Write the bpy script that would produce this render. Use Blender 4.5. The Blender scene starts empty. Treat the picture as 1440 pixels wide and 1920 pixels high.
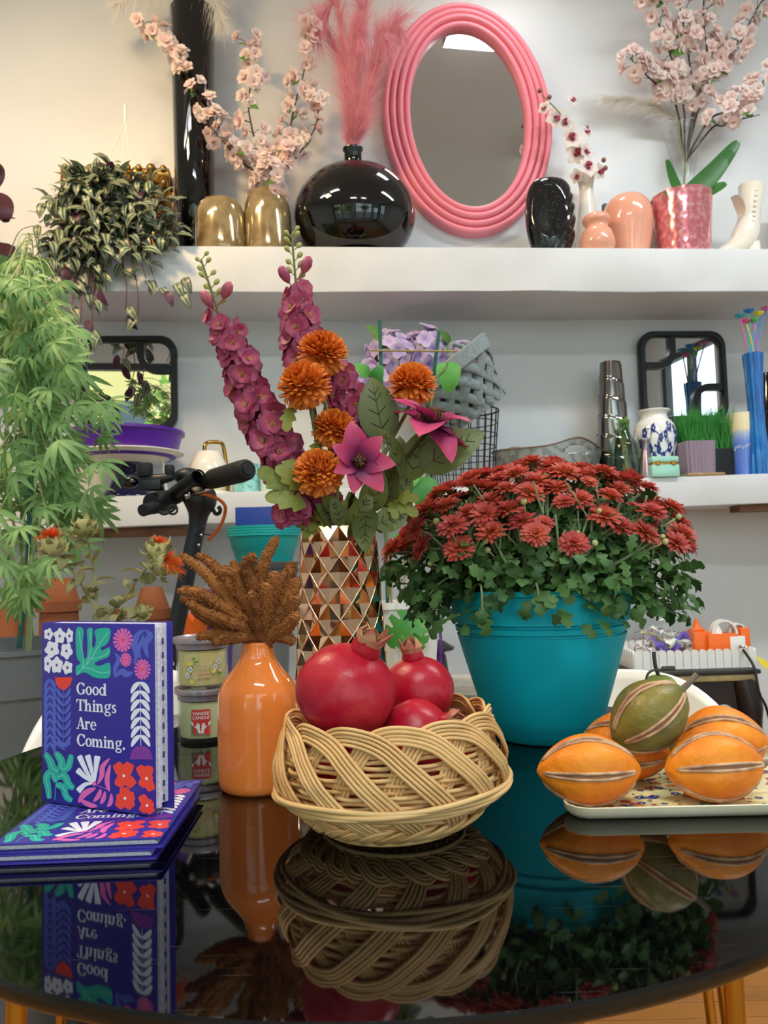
import bpy, bmesh, math, random
from mathutils import Vector, Matrix, Quaternion, noise as mnoise
C = bpy.context.scene.collection
sc = bpy.context.scene
V3 = Vector
pi = math.pi
sin, cos = math.sin, math.cos

# ---------------------------------------------------------------- camera
CAM_Z, PITCH, ROLL, FPX = .99, math.radians(3.6), math.radians(-1.6), 1440.0
cam_d = bpy.data.cameras.new('camera')
cam_d.sensor_fit = 'VERTICAL'; cam_d.sensor_height = 36; cam_d.lens = 27
cam_d.clip_start = .05; cam_d.clip_end = 200
cam_d.dof.use_dof = True; cam_d.dof.focus_distance = .85; cam_d.dof.aperture_fstop = 15
cam = bpy.data.objects.new('camera', cam_d); C.objects.link(cam)
CM = Matrix.Rotation(pi/2+PITCH, 3, 'X') @ Matrix.Rotation(ROLL, 3, 'Z')
cam.matrix_world = Matrix.Translation((0, 0, CAM_Z)) @ CM.to_4x4()
sc.camera = cam

# ---------------------------------------------------------------- world, light, exposure
sc.view_settings.view_transform = 'Standard'; sc.view_settings.look = 'None'
sc.view_settings.exposure = 0.0; sc.view_settings.gamma = 1; sc.view_settings.use_curve_mapping = False
w = bpy.data.worlds.new('daylight'); sc.world = w; w.use_nodes = True
bg = w.node_tree.nodes['Background']; bg.inputs[0].default_value = (.80, .90, 1, 1); bg.inputs[1].default_value = 4.0
def area(name, loc, rot, sx, sy, power, col, portal=False):
    d = bpy.data.lights.new(name, 'AREA'); d.shape = 'RECTANGLE'; d.size = sx; d.size_y = sy; d.energy = power; d.color = col
    if portal: d.cycles.is_portal = True
    o = bpy.data.objects.new(name, d); C.objects.link(o); o.location = loc; o.rotation_euler = rot
    return o
CEIL = 3.3
TUBES = [(.53, 2.36, .30, .2, 2.5), (-1.25, 1.15, 1.25, .2, 10), (1.75, 1.35, 1.25, .2, 34), (.3, -.6, 1.25, .2, 34)]   # ceiling fittings: x, y, size, power
for i, (x, y, l, ly, p) in enumerate(TUBES):
    area('fluorescent_light', (x, y, CEIL-.125), (0, 0, 0), l, ly*.8, p, (.87, .955, 1))
# warm spot lamp high on the left, washing the cream end of the wall
WARM = (-1.05, 1.35, 2.95)
wl = area('warm_lamp_light', (WARM[0], WARM[1], WARM[2]-.07), (math.radians(20), math.radians(-8), 0), .22, .22, 24, (1, .66, .28))

# ---------------------------------------------------------------- pixel <-> place helpers (1440 x 1920 photograph)
O = Vector((0, 0, CAM_Z))
def ray(px, py): return CM @ Vector(((px-720)/FPX, (960-py)/FPX, -1))
def PZ(px, py, z):
    d = ray(px, py); return O + d*((z-CAM_Z)/d.z)
def PT(px, py, y):
    d = ray(px, py); return O + d*(y/d.y)
YAW = math.radians(4.6); WN = Vector((sin(YAW), -cos(YAW), 0)); WU = Vector((cos(YAW), sin(YAW), 0)); W0 = Vector((0, 2.72, 0))
def WP(px, py, off):
    d = ray(px, py); return O + d*(((W0-O).dot(WN)+off)/d.dot(WN))
def depth(p): return -(CM.transposed() @ (Vector(p)-O)).z
def S(p, n): return n*depth(p)/FPX
WROT = Matrix.Rotation(YAW, 4, 'Z')

# ---------------------------------------------------------------- materials
def lin(h):
    if not isinstance(h, str): return tuple(h)[:3]
    h = h.lstrip('#'); c = [int(h[i:i+2], 16)/255 for i in (0, 2, 4)]
    return tuple(x/12.92 if x <= .04045 else ((x+.055)/1.055)**2.4 for x in c)
def rgba(h): return (*lin(h), 1)
MATS = {}
def mat(name, col, rough=.5, metal=0, col2=None, vscale=8, vdet=3, bump=0, bscale=60, trans=0, ior=1.45, coat=0, spec=.5, sheen=0, sss=0, rnd=None, uvramp=None, uvaxis=0, emit=0, crng=(.35, .65), coords='Object', transl=0, vdist=0):
    if name in MATS: return MATS[name]
    m = bpy.data.materials.new(name); m.use_nodes = True; MATS[name] = m
    nt = m.node_tree; N = nt.nodes; L = nt.links; b = N['Principled BSDF']
    b.inputs['Roughness'].default_value = rough; b.inputs['Metallic'].default_value = metal
    b.inputs['IOR'].default_value = ior; b.inputs['Transmission Weight'].default_value = trans
    b.inputs['Coat Weight'].default_value = coat; b.inputs['Specular IOR Level'].default_value = spec
    b.inputs['Coat Roughness'].default_value = .04
    if sheen: b.inputs['Sheen Weight'].default_value = sheen
    if sss:
        b.inputs['Subsurface Weight'].default_value = sss; b.inputs['Subsurface Radius'].default_value = (.01, .006, .004)
    tc = N.new('ShaderNodeTexCoord')
    b.inputs['Base Color'].default_value = rgba(col)
    src = None
    if uvramp:
        sx = N.new('ShaderNodeSeparateXYZ'); L.new(tc.outputs['UV'], sx.inputs[0])
        r = N.new('ShaderNodeValToRGB'); e = r.color_ramp.elements
        while len(e) < len(uvramp): e.new(.5)
        for el, (p, c) in zip(e, uvramp): el.position = p; el.color = rgba(c)
        fac = sx.outputs[uvaxis]
        if vdist:
            nz = N.new('ShaderNodeTexNoise'); nz.inputs['Scale'].default_value = vscale; L.new(tc.outputs['UV'], nz.inputs['Vector'])
            ma = N.new('ShaderNodeMath'); ma.operation = 'MULTIPLY_ADD'; ma.inputs[1].default_value = vdist; L.new(nz.outputs[0], ma.inputs[0])
            m2 = N.new('ShaderNodeMath'); m2.operation = 'ADD'; m2.inputs[1].default_value = -vdist/2; L.new(fac, m2.inputs[0]); L.new(m2.outputs[0], ma.inputs[2]); fac = ma.outputs[0]
        L.new(fac, r.inputs[0]); src = r.outputs[0]
    if col2:
        nz = N.new('ShaderNodeTexNoise'); nz.inputs['Scale'].default_value = vscale; nz.inputs['Detail'].default_value = vdet
        L.new(tc.outputs[coords], nz.inputs['Vector'])
        mr = N.new('ShaderNodeMapRange'); mr.inputs['From Min'].default_value = crng[0]; mr.inputs['From Max'].default_value = crng[1]; L.new(nz.outputs[0], mr.inputs[0])
        mx = N.new('ShaderNodeMix'); mx.data_type = 'RGBA'; L.new(mr.outputs[0], mx.inputs[0])
        if src: L.new(src, mx.inputs[6])
        else: mx.inputs[6].default_value = rgba(col)
        mx.inputs[7].default_value = rgba(col2); src = mx.outputs[2]
    if rnd:
        oi = N.new('ShaderNodeObjectInfo'); mx = N.new('ShaderNodeMix'); mx.data_type = 'RGBA'
        L.new(oi.outputs['Random'], mx.inputs[0])
        if src: L.new(src, mx.inputs[6])
        else: mx.inputs[6].default_value = rgba(col)
        mx.inputs[7].default_value = rgba(rnd); src = mx.outputs[2]
        if uvramp:   # keep the pattern, tint only
            mm = N.new('ShaderNodeMath'); mm.operation = 'MULTIPLY'; mm.inputs[1].default_value = .55; L.new(oi.outputs['Random'], mm.inputs[0]); L.new(mm.outputs[0], mx.inputs[0])
    if src: L.new(src, b.inputs['Base Color'])
    if bump:
        nz = N.new('ShaderNodeTexNoise'); nz.inputs['Scale'].default_value = bscale; nz.inputs['Detail'].default_value = 4; L.new(tc.outputs[coords], nz.inputs['Vector'])
        bp = N.new('ShaderNodeBump'); bp.inputs['Strength'].default_value = min(1, bump); bp.inputs['Distance'].default_value = .002; L.new(nz.outputs[0], bp.inputs['Height']); L.new(bp.outputs[0], b.inputs['Normal'])
    if emit:
        b.inputs['Emission Color'].default_value = rgba(col); b.inputs['Emission Strength'].default_value = emit
    if transl:
        t = N.new('ShaderNodeBsdfTranslucent'); ms = N.new('ShaderNodeMixShader'); ms.inputs[0].default_value = transl
        if src: L.new(src, t.inputs[0])
        else: t.inputs[0].default_value = rgba(col)
        L.new(b.outputs[0], ms.inputs[1]); L.new(t.outputs[0], ms.inputs[2]); L.new(ms.outputs[0], N['Material Output'].inputs[0])
    return m
def thin_glass(name, col='ffffff', rough=.0, ior=1.5, tint=.0):
    if name in MATS: return MATS[name]
    m = bpy.data.materials.new(name); m.use_nodes = True; MATS[name] = m
    nt = m.node_tree; N = nt.nodes; L = nt.links; N.remove(N['Principled BSDF'])
    t = N.new('ShaderNodeBsdfTransparent'); t.inputs[0].default_value = rgba(col)
    g = N.new('ShaderNodeBsdfGlossy'); g.inputs['Roughness'].default_value = rough
    lw = N.new('ShaderNodeLayerWeight'); lw.inputs[0].default_value = .5
    pw = N.new('ShaderNodeMath'); pw.operation = 'POWER'; pw.inputs[1].default_value = 4.5; L.new(lw.outputs['Facing'], pw.inputs[0])
    f = N.new('ShaderNodeMath'); f.operation = 'MULTIPLY_ADD'; f.inputs[1].default_value = .9; f.inputs[2].default_value = .035; L.new(pw.outputs[0], f.inputs[0])
    ms = N.new('ShaderNodeMixShader'); L.new(f.outputs[0], ms.inputs[0]); L.new(t.outputs[0], ms.inputs[1]); L.new(g.outputs[0], ms.inputs[2]); L.new(ms.outputs[0], N['Material Output'].inputs[0])
    return m

# ---------------------------------------------------------------- mesh building
WM = {}
def wmat(o): return WM.get(o.name, Matrix.Identity(4))
class MB:
    def __init__(s): s.v = []; s.f = []; s.uv = []; s.m = []
    def add(s, V, F, UV=None, mi=0, M=None):
        n = len(s.v)
        if M is not None: V = [M @ Vector(p) for p in V]
        s.v.extend(V); s.uv.extend(UV if UV else [(0, 0)]*len(V))
        for f in F: s.f.append(tuple(i+n for i in f)); s.m.append(mi)
        return s
    def box(s, c, size, M=None, mi=0, R=None):
        x, y, z = [k/2 for k in size]; c = Vector(c)
        V = [Vector((a*x, b*y, d*z)) for a in (-1, 1) for b in (-1, 1) for d in (-1, 1)]
        if R is not None: V = [R @ p for p in V]
        V = [p+c for p in V]
        return s.add(V, [(0, 1, 3, 2), (4, 6, 7, 5), (0, 4, 5, 1), (2, 3, 7, 6), (0, 2, 6, 4), (1, 5, 7, 3)], None, mi, M)
    def lathe(s, prof, n=32, c=(0, 0, 0), M=None, mi=0, sx=1, sy=1, wob=None):
        c = Vector(c); V = []; F = []; UV = []; rings = []
        k = len(prof)
        for i, (r, z) in enumerate(prof):
            if r < 1e-6:
                rings.append([len(V)]); V.append(c+Vector((0, 0, z))); UV.append((.5, i/max(1, k-1)))
            else:
                rings.append(list(range(len(V), len(V)+n)))
                for j in range(n):
                    a = 2*pi*j/n; rr = r*(wob(a, z) if wob else 1)
                    V.append(c+Vector((rr*cos(a)*sx, rr*sin(a)*sy, z))); UV.append((j/n, i/max(1, k-1)))
        for A, B in zip(rings, rings[1:]):
            if len(A) == 1 and len(B) == 1: continue
            for j in range(n):
                j2 = (j+1) % n
                if len(A) == 1: F.append((A[0], B[j2], B[j]))
                elif len(B) == 1: F.append((A[j], A[j2], B[0]))
                else: F.append((A[j], A[j2], B[j2], B[j]))
        return s.add(V, F, UV, mi, M)
    def tube(s, pts, rad, n=8, caps=True, M=None, mi=0, flat=None):
        pts = [Vector(p) for p in pts]; k = len(pts)
        if not isinstance(rad, (list, tuple)): rad = [rad]*k
        T = [(pts[min(i+1, k-1)]-pts[max(i-1, 0)]).normalized() for i in range(k)]
        up = Vector((0, 0, 1)) if abs(T[0].z) < .9 else Vector((0, 1, 0))
        nrm = T[0].cross(up).normalized(); V = []; F = []; UV = []
        for i in range(k):
            nrm = (nrm - T[i]*nrm.dot(T[i]))
            nrm = nrm.normalized() if nrm.length > 1e-9 else T[i].orthogonal().normalized()
            b = T[i].cross(nrm)
            for j in range(n):
                a = 2*pi*j/n; V.append(pts[i]+(nrm*cos(a)+b*sin(a)*(flat or 1))*rad[i]); UV.append((j/n, i/max(1, k-1)))
        for i in range(k-1):
            for j in range(n):
                j2 = (j+1) % n; F.append((i*n+j, i*n+j2, (i+1)*n+j2, (i+1)*n+j))
        if caps: F.append(tuple(range(n-1, -1, -1))); F.append(tuple((k-1)*n+j for j in range(n)))
        return s.add(V, F, UV, mi, M)
    def sph(s, c, r, nu=12, nv=8, M=None, mi=0, R=None):
        if not isinstance(r, (tuple, list)): r = (r, r, r)
        t = MB(); t.lathe([(max(0, sin(pi*i/nv)) if 0 < i < nv else 0, -cos(pi*i/nv)) for i in range(nv+1)], nu)
        V = [Vector((p.x*r[0], p.y*r[1], p.z*r[2])) for p in t.v]
        if R is not None: V = [R @ p for p in V]
        c = Vector(c); return s.add([p+c for p in V], t.f, t.uv, mi, M)
    def grid(s, fn, nu, nv, M=None, mi=0, closeu=False):
        V = []; UV = []; F = []
        for i in range(nv+1):
            for j in range(nu+(0 if closeu else 1)):
                V.append(Vector(fn(j/nu, i/nv))); UV.append((j/nu, i/nv))
        w_ = nu if closeu else nu+1
        for i in range(nv):
            for j in range(nu):
                j2 = (j+1) % w_ if closeu else j+1
                F.append((i*w_+j, i*w_+j2, (i+1)*w_+j2, (i+1)*w_+j))
        return s.add(V, F, UV, mi, M)
    def mesh(s, name, mats, smooth=True, org=None, bevel=0, bseg=2):
        me = bpy.data.meshes.new(name)
        vs = s.v if org is None else [Vector(p)-org for p in s.v]
        me.from_pydata([tuple(p) for p in vs], [], s.f)
        if not isinstance(mats, (list, tuple)): mats = [mats]
        for m in mats: me.materials.append(m)
        if len(mats) > 1: me.polygons.foreach_set('material_index', s.m)
        ul = me.uv_layers.new(name='UV'); li = [0]*len(me.loops); me.loops.foreach_get('vertex_index', li)
        flat = []
        for i in li: flat.extend(s.uv[i])
        ul.data.foreach_set('uv', flat)
        if bevel:
            bm = bmesh.new(); bm.from_mesh(me)
            bmesh.ops.remove_doubles(bm, verts=bm.verts, dist=1e-6)
            ed = [e for e in bm.edges if len(e.link_faces) == 2 and e.calc_face_angle(0) > .5]
            bmesh.ops.bevel(bm, geom=ed, offset=bevel, segments=bseg, affect='EDGES', profile=.5)
            bm.to_mesh(me); bm.free()
        if smooth:
            me.polygons.foreach_set('use_smooth', [True]*len(me.polygons))
            if smooth is not True: me.set_sharp_from_angle(angle=math.radians(smooth))
        me.update(); return me
    def build(s, name, mats, parent=None, smooth=40, bevel=0, bseg=2, org=None, label=None, cat=None, group=None, kind=None):
        if parent is not None: P = wmat(parent); 
        else: P = Matrix.Translation(org if org is not None else (0, 0, 0))
        t = P.inverted(); q = MB(); q.v = [t @ Vector(p) for p in s.v]; q.f = s.f; q.uv = s.uv; q.m = s.m
        o = bpy.data.objects.new(name, q.mesh(name, mats, smooth, None, bevel, bseg)); C.objects.link(o)
        if parent is not None: o.parent = parent
        else: o.matrix_basis = P
        WM[o.name] = P.copy()
        return tag(o, label, cat, group, kind)
def tag(o, label=None, cat=None, group=None, kind=None):
    if label: o['label'] = label
    if cat: o['category'] = cat
    if group: o['group'] = group
    if kind: o['kind'] = kind
    return o
def thing(name, label, cat, loc, group=None, M=None):
    o = bpy.data.objects.new(name, None); o.empty_display_size = .02; C.objects.link(o)
    m = Matrix.Translation(loc) if M is None else Matrix.Translation(loc) @ M
    o.matrix_basis = m; WM[o.name] = m.copy(); return tag(o, label, cat, group)
def put(name, me, M, parent=None, **k):     # one more object on shared mesh data, M in world space
    o = bpy.data.objects.new(name, me); C.objects.link(o)
    if parent is not None: o.parent = parent; o.matrix_basis = wmat(parent).inverted() @ M
    else: o.matrix_basis = M
    WM[o.name] = M.copy(); return tag(o, **k)
def frame(p, d, up=(0, 0, 1), roll=0, s=1):     # Y along d, Z towards up
    d = Vector(d).normalized(); up = Vector(up); x = d.cross(up)
    if x.length < 1e-4: x = d.orthogonal()
    x.normalize(); z = x.cross(d)
    R = Matrix((x, d, z)).transposed().to_4x4()
    sc_ = Matrix.Diagonal((*(s if isinstance(s, (tuple, list)) else (s, s, s)), 1))
    return Matrix.Translation(p) @ R @ Matrix.Rotation(roll, 4, 'Y') @ sc_
def zframe(p, d, roll=0, s=1):                  # Z along d
    q = Vector(d).to_track_quat('Z', 'Y').to_matrix().to_4x4()
    sc_ = Matrix.Diagonal((*(s if isinstance(s, (tuple, list)) else (s, s, s)), 1))
    return Matrix.Translation(p) @ q @ Matrix.Rotation(roll, 4, 'Z') @ sc_
def cat_(pts, n=6, closed=False):               # Catmull-Rom through points (any dimension)
    pts = [Vector(p) for p in pts]; k = len(pts); out = []
    rng = range(k) if closed else range(k-1)
    for i in rng:
        if closed: a, b, c, d = pts[i-1], pts[i], pts[(i+1) % k], pts[(i+2) % k]
        else: a, b, c, d = pts[max(i-1, 0)], pts[i], pts[i+1], pts[min(i+2, k-1)]
        for j in range(n):
            t = j/n; out.append(.5*((2*b)+(c-a)*t+(2*a-5*b+4*c-d)*t*t+(3*b-a-3*c+d)*t**3))
    if not closed: out.append(pts[-1])
    return out
def prof(pts, n=5): return [(max(0, p[0]), p[1]) for p in cat_([Vector((a, b)) for a, b in pts], n)]
def lerp(a, b, t): return a+(b-a)*t
def leaf(L=1, W=.3, out=None, curl=.5, fold=.15, nv=6, nu=2, wave=0, tip=0, thick=0):
    out = out or (lambda t: sin(pi*min(1, t**.8))**.8)
    V = []; UV = []; F = []; y = z = 0; a = curl*.3
    for i in range(nv+1):
        t = i/nv; wv = W/2*max(out(t), .001)
        for j in range(nu+1):
            u = -1+2*j/nu
            off = fold*abs(u)*wv + wave*W*sin(t*9+u*2)*abs(u)
            V.append(Vector((u*wv, y-sin(a)*off*0, z+off))); UV.append((j/nu, t))
        y += L/nv*cos(a); z += L/nv*sin(a); a -= curl/nv*1.6
    for i in range(nv):
        for j in range(nu): q = i*(nu+1)+j; F.append((q, q+1, q+nu+2, q+nu+1))
    return V, F, UV
def leaf_mesh(name, m, **k):
    b = MB(); b.add(*leaf(**k)); return b.mesh(name, m)
RN = random.Random(7)
def jit(a, r=RN): return Vector((r.uniform(-a, a), r.uniform(-a, a), r.uniform(-a, a)))
def uvec(r=RN):
    while True:
        v = jit(1, r)
        if .05 < v.length < 1: return v.normalized()
# ================================================================ setting
M_wall = mat('wall_paint', 'd8d9da', rough=.36, bump=.25, bscale=7, col2='d0d1d3', vscale=2)
M_wall2 = mat('side_wall_paint', 'dcdcda', rough=.6, col2='d4d4d2', vscale=2)
M_ceil = mat('ceiling_paint', 'e2e3e2', rough=.8, col2='dadbda', vscale=1.5)
M_shelf = mat('shelf_plaster', 'dddde0', rough=.5, bump=.35, bscale=14, col2='d3d3d4', vscale=5)
M_white = mat('white_paint', 'e8e6e2', rough=.4)
M_black = mat('black_plastic', '15161a', rough=.4)
M_blackg = mat('black_gloss', '050506', rough=.035, coat=.6)
def wbox(b, u0, u1, o0, o1, z0, z1, mi=0):   # box in the frame of the shelf wall: along it, off it, up
    M = Matrix.Translation(W0) @ WROT
    return b.box(((u0+u1)/2, -(o0+o1)/2, (z0+z1)/2), (u1-u0, o1-o0, z1-z0), M, mi)
b = MB(); wbox(b, -3.2, 3.9, -.15, 0, 0, CEIL); b.build('wall_back', M_wall, org=W0, kind='structure', smooth=False)
YF = -2.2
b = MB(); b.box((-3.1, .165, CEIL/2), (.15, 4.87, CEIL)); b.build('wall_left', M_wall2, org=V3((-3.1, -.5, 0)), kind='structure', smooth=False)
b = MB()
for y0_, y1_, z0_, z1_ in ((-2.27, -1.95, 0, CEIL), (-1.95, -.95, 0, .4), (-1.95, -.95, 2.98, CEIL), (-.95, 3.0, 0, CEIL)): b.box((3.75, (y0_+y1_)/2, (z0_+z1_)/2), (.15, y1_-y0_, z1_-z0_))
b.build('wall_right', M_wall2, org=V3((3.7, -.5, 0)), kind='structure', smooth=False)
b = MB(); b.box((.3, .38, CEIL+.06), (7.2, 5.4, .12)); b.build('ceiling', M_ceil, org=V3((.3, -.5, CEIL)), kind='structure', smooth=False)
# front of the shop: two tall windows and a glazed door
WINS = [(-2.7, -.35, .45, 2.95), (.1, 2.3, .45, 2.95)]
DOOR = (2.55, 3.5, 0, 2.5)
b = MB()
def fw(x0, x1, z0, z1): b.box(((x0+x1)/2, YF-.07, (z0+z1)/2), (x1-x0, .14, z1-z0))
fw(-3.05, 3.68, 2.95, CEIL); fw(-3.05, -2.7, 0, 2.95); fw(-.35, .1, 0, 2.95); fw(2.3, 2.55, 0, 2.95); fw(3.5, 3.68, 0, 2.95); fw(-2.7, -.35, 0, .45); fw(.1, 2.3, 0, .45); fw(2.55, 3.5, 2.5, 2.95)
b.build('wall_front', M_wall2, org=V3((0, YF, 0)), kind='structure', smooth=False)
M_frame = mat('window_frame_paint', '3c3e40', rough=.4)
M_pane = thin_glass('window_glass', 'f4faf8')
for k, (x0, x1, z0, z1) in enumerate(WINS):
    o = V3(((x0+x1)/2, YF-.07, z0)); f = MB(); t = .06
    for (a0, a1, c0, c1) in ((x0, x1, z0, z0+t), (x0, x1, z1-t, z1), (x0, x0+t, z0+t, z1-t), (x1-t, x1, z0+t, z1-t), ((x0+x1)/2-t/2, (x0+x1)/2+t/2, z0+t, 2.3), (x0+t, x1-t, 2.3, 2.36)):
        f.box(((a0+a1)/2, YF-.07, (c0+c1)/2), (a1-a0, .07, c1-c0))
    wn = f.build('window_%d' % (k+1), M_frame, org=o, kind='structure', smooth=False)
    xm = (x0+x1)/2
    for (a0, a1, c0, c1) in ((x0+t, xm-t/2, z0+t, 2.3), (xm+t/2, x1-t, z0+t, 2.3), (x0+t, x1-t, 2.36, z1-t)):
        g = MB(); g.box(((a0+a1)/2, YF-.07, (c0+c1)/2), (a1-a0, .006, c1-c0)); g.build('pane', M_pane, wn, smooth=False)
    area('window_portal', (xm, YF+.02, (z0+z1)/2), (pi/2, 0, 0), x1-x0, z1-z0, 1, (1, 1, 1), True)
f = MB()
for (a0, a1, c0, c1) in ((-1.95, -.95, .4, .46), (-1.95, -.95, 2.92, 2.98), (-1.95, -1.88, .46, 2.92), (-1.02, -.95, .46, 2.92), (-1.48, -1.42, .46, 2.92)): f.box((3.75, (a0+a1)/2, (c0+c1)/2), (.07, a1-a0, c1-c0))
wn = f.build('window_3', M_frame, org=V3((3.75, -1.45, .4)), kind='structure', smooth=False)
for a0, a1 in ((-1.88, -1.48), (-1.42, -1.02)): g = MB(); g.box((3.75, (a0+a1)/2, 1.69), (.006, a1-a0, 2.46)); g.build('pane', M_pane, wn, smooth=False)
area('side_window_portal', (3.66, -1.45, 1.69), (pi/2, 0, pi/2), 1.0, 2.58, 1, (1, 1, 1), True)
x0, x1, z0, z1 = DOOR
f = MB()
for (a0, a1, c0, c1) in ((x0, x1, 0, .25), (x0, x1, 2.38, 2.5), (x0, x0+.1, .25, 2.38), (x1-.1, x1, .25, 2.38)): f.box(((a0+a1)/2, YF-.07, (c0+c1)/2), (a1-a0, .05, c1-c0))
dr = f.build('door_1', M_frame, org=V3(((x0+x1)/2, YF-.07, 0)), kind='structure', smooth=False)
g = MB(); g.box(((x0+x1)/2, YF-.07, 1.315), (x1-x0-.2, .006, 2.13)); g.build('pane', M_pane, dr, smooth=False)
g = MB(); g.tube([(x0+.05, YF+.02, .95), (x0+.05, YF+.05, 1.0), (x0+.05, YF+.05, 1.2), (x0+.05, YF+.02, 1.25)], .012); g.build('handle', M_white, dr)
area('door_portal', ((x0+x1)/2, YF+.02, 1.25), (pi/2, 0, 0), x1-x0, 2.5, 1, (1, 1, 1), True)
# street outside: pavement, a pale yellow house front and leafy trees, seen only in mirrors and glossy vases
M_pave = mat('pavement', '9a9894', rough=.9, col2='8a8884', vscale=3)
b = MB(); b.box((0, -10.4, -.08), (30, 16, .1)); b.build('pavement', M_pave, org=V3((0, -11.8, -.03)), kind='structure', smooth=False)
M_house = mat('house_wall', 'd9c37e', rough=.8); M_hwin = mat('house_window', '4a545c', rough=.2)
hs = thing('house', 'pale yellow house across the street outside the shop window', 'building', (-3.4, -13, 0))
b = MB(); b.box((-3.4, -14, 3), (5, 2, 6)); b.build('wall', M_house, hs, smooth=False)
for x in (-5, -3.4, -1.8):
    for z in (1.6, 4.2):
        b = MB(); b.box((x, -12.98, z), (.8, .06, 1.3)); b.build('window', M_hwin, hs, smooth=False)
M_tree = mat('street_leaf', '6f9a3c', rough=.6, rnd='9abf5a', transl=.4); M_bark = mat('bark', '5a4636', rough=.9)
tlm = leaf_mesh('street_leaf', M_tree, L=.30, W=.16, curl=.6, nv=3)
for k, (x, y, h, lb) in enumerate(((-4.0, -5.6, 3.2, 'leafy street tree nearest the left shop window'), (-1.3, -7.4, 3.8, 'leafy street tree behind the middle pier of the shop front'), (2.4, -6.2, 3.4, 'leafy street tree in front of the right shop window'))):
    t = thing('street_tree', lb, 'tree', (x, y, 0))
    b = MB(); b.tube([(x, y, -.02), (x+.05, y, 1.2), (x, y, h*.75)], [.1, .08, .04]); b.build('trunk', M_bark, t)
    b = MB(); r = random.Random(k)
    for i in range(420):
        p = V3((x, y, h*.72)) + V3((r.uniform(-1, 1)*.75, r.uniform(-1, 1)*.7, r.gauss(0, .5)))
        V, F, U = leaf(.30, .17, curl=.7, nv=3); b.add(V, F, U, M=frame(p, uvec(r), roll=r.uniform(0, 6)))
    b.build('foliage', M_tree, t, smooth=False, kind='stuff')
# floor: strip boards, laid one by one where the photograph shows them
M_floorb = mat('floor_base', '9c7a52', rough=.45, col2='846442', vscale=3)
b = MB(); b.box((.3, .38, -.07), (7.2, 5.36, .1)); floor = b.build('floor', M_floorb, org=V3((.3, -.4, -.02)), kind='structure', smooth=False)
M_plank = mat('oak_strip', 'b57c3e', rough=.4, col2='8f5d2a', vscale=6, rnd='a06a2e', bump=.2, bscale=40)
pm = {}
r = random.Random(3)
for i in range(41):
    y = .35+i*.0575; x = -1.3-r.uniform(0, .6)
    while x < 2.5:
        l = r.choice((.9, 1.2, 1.5))
        if l not in pm: q = MB(); q.box((l/2, 0, -.010), (l-.0025, .0555, .02)); pm[l] = q.mesh('plank', M_plank, False, bevel=.0012, bseg=1)
        put('plank', pm[l], Matrix.Translation((x, y, r.uniform(-.0006, .0006))), floor); x += l
# ceiling fittings
M_tube = mat('lit_diffuser', 'f6f4ee', emit=9); M_brass = mat('brass', 'b98a3e', rough=.25, metal=1)
LAB = ['short square ceiling light close to the shelf wall, reflected in the pink mirror', 'long fluorescent ceiling light over the left end of the shelves', 'long fluorescent ceiling light over the right end of the shelves', 'long fluorescent ceiling light in the middle of the room']
for (x, y, l, ly, p), lb in zip(TUBES, LAB):
    t = thing('ceiling_light', lb, 'ceiling light', (x, y, CEIL), 'fluorescent ceiling lights')
    b = MB(); b.box((x, y, CEIL-.03), (l, ly, .06)); b.build('housing', M_white, t, bevel=.006)
    b = MB(); b.box((x, y, CEIL-.085), (l-.08, ly*.85, .05)); b.build('diffuser', M_tube, t, bevel=.01)
    for s in (-1, 1):
        b = MB(); b.box((x+s*(l/2-.02), y, CEIL-.085), (.04, ly*.95, .06)); b.build('end_cap', M_brass, t, bevel=.006)
x, y, z = WARM
t = thing('pendant_lamp', 'small warm pendant lamp hanging high over the left of the shelves', 'lamp', (x, y, CEIL))
b = MB(); b.tube([(x, y, CEIL), (x, y, z+.2)], .004); b.build('cord', M_black, t)
b = MB(); b.lathe(prof([(.02, .2), (.04, .18), (.11, .08), (.16, 0), (.155, 0), (.10, .075), (.03, .17)]), 24, (x, y, z)); b.build('shade', M_brass, t)
b = MB(); b.sph((x, y, z+.03), .045); b.build('bulb', mat('warm_bulb', 'ffb760', emit=6), t)

# ================================================================ wall shelves
US_Z = 2.001
def ms_z(p): return 1.2225+.0147*((Vector(p)-W0).dot(WU))
def shelf(name, label, z0, thick, dep, slope, u0, u1):
    sec = [(0, 0), (dep*.5, 0), (dep-.006, 0), (dep-.001, -.002), (dep, -.007), (dep, -thick*.5), (dep, -thick+.007), (dep-.001, -thick+.002), (dep-.006, -thick), (dep*.5, -thick), (0, -thick)]
    n = 90; V = []; F = []; k = len(sec)
    for i in range(n+1):
        u = lerp(u0, u1, i/n)
        for j, (o, z) in enumerate(sec):
            e = mnoise.noise(V3((u*2.3, j*.35, z0)))*.004 + mnoise.noise(V3((u*7, j*.6, z0+5)))*.0018
            if o < dep*.6 or z > -thick*.3: e *= .25
            V.append(W0+WU*u+WN*(o+e*.7)+V3((0, 0, z0+slope*u+z+(e if z < -thick*.4 else 0))))
    for i in range(n):
        for j in range(k): F.append((i*k+j, i*k+(j+1) % k, (i+1)*k+(j+1) % k, (i+1)*k+j))
    F.append(tuple(range(k))[::-1]); F.append(tuple(n*k+j for j in range(k)))
    b = MB(); b.add(V, F); o = V3(W0); o.z = z0
    return b.build(name, M_shelf, org=o, label=label, cat='shelf')
sh1 = shelf('wall_shelf', 'thick white plastered shelf across the wall, upper of the two', US_Z, .149, .30, 0, -2.6, 2.9)
sh2 = shelf('wall_shelf', 'white plastered shelf across the wall, lower of the two', 1.2225, .098, .30, .0147, -2.6, 2.9)
b = MB(); M_batten = mat('brown_wood', '7a4f33', rough=.6, col2='5f3a24', vscale=12)
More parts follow.
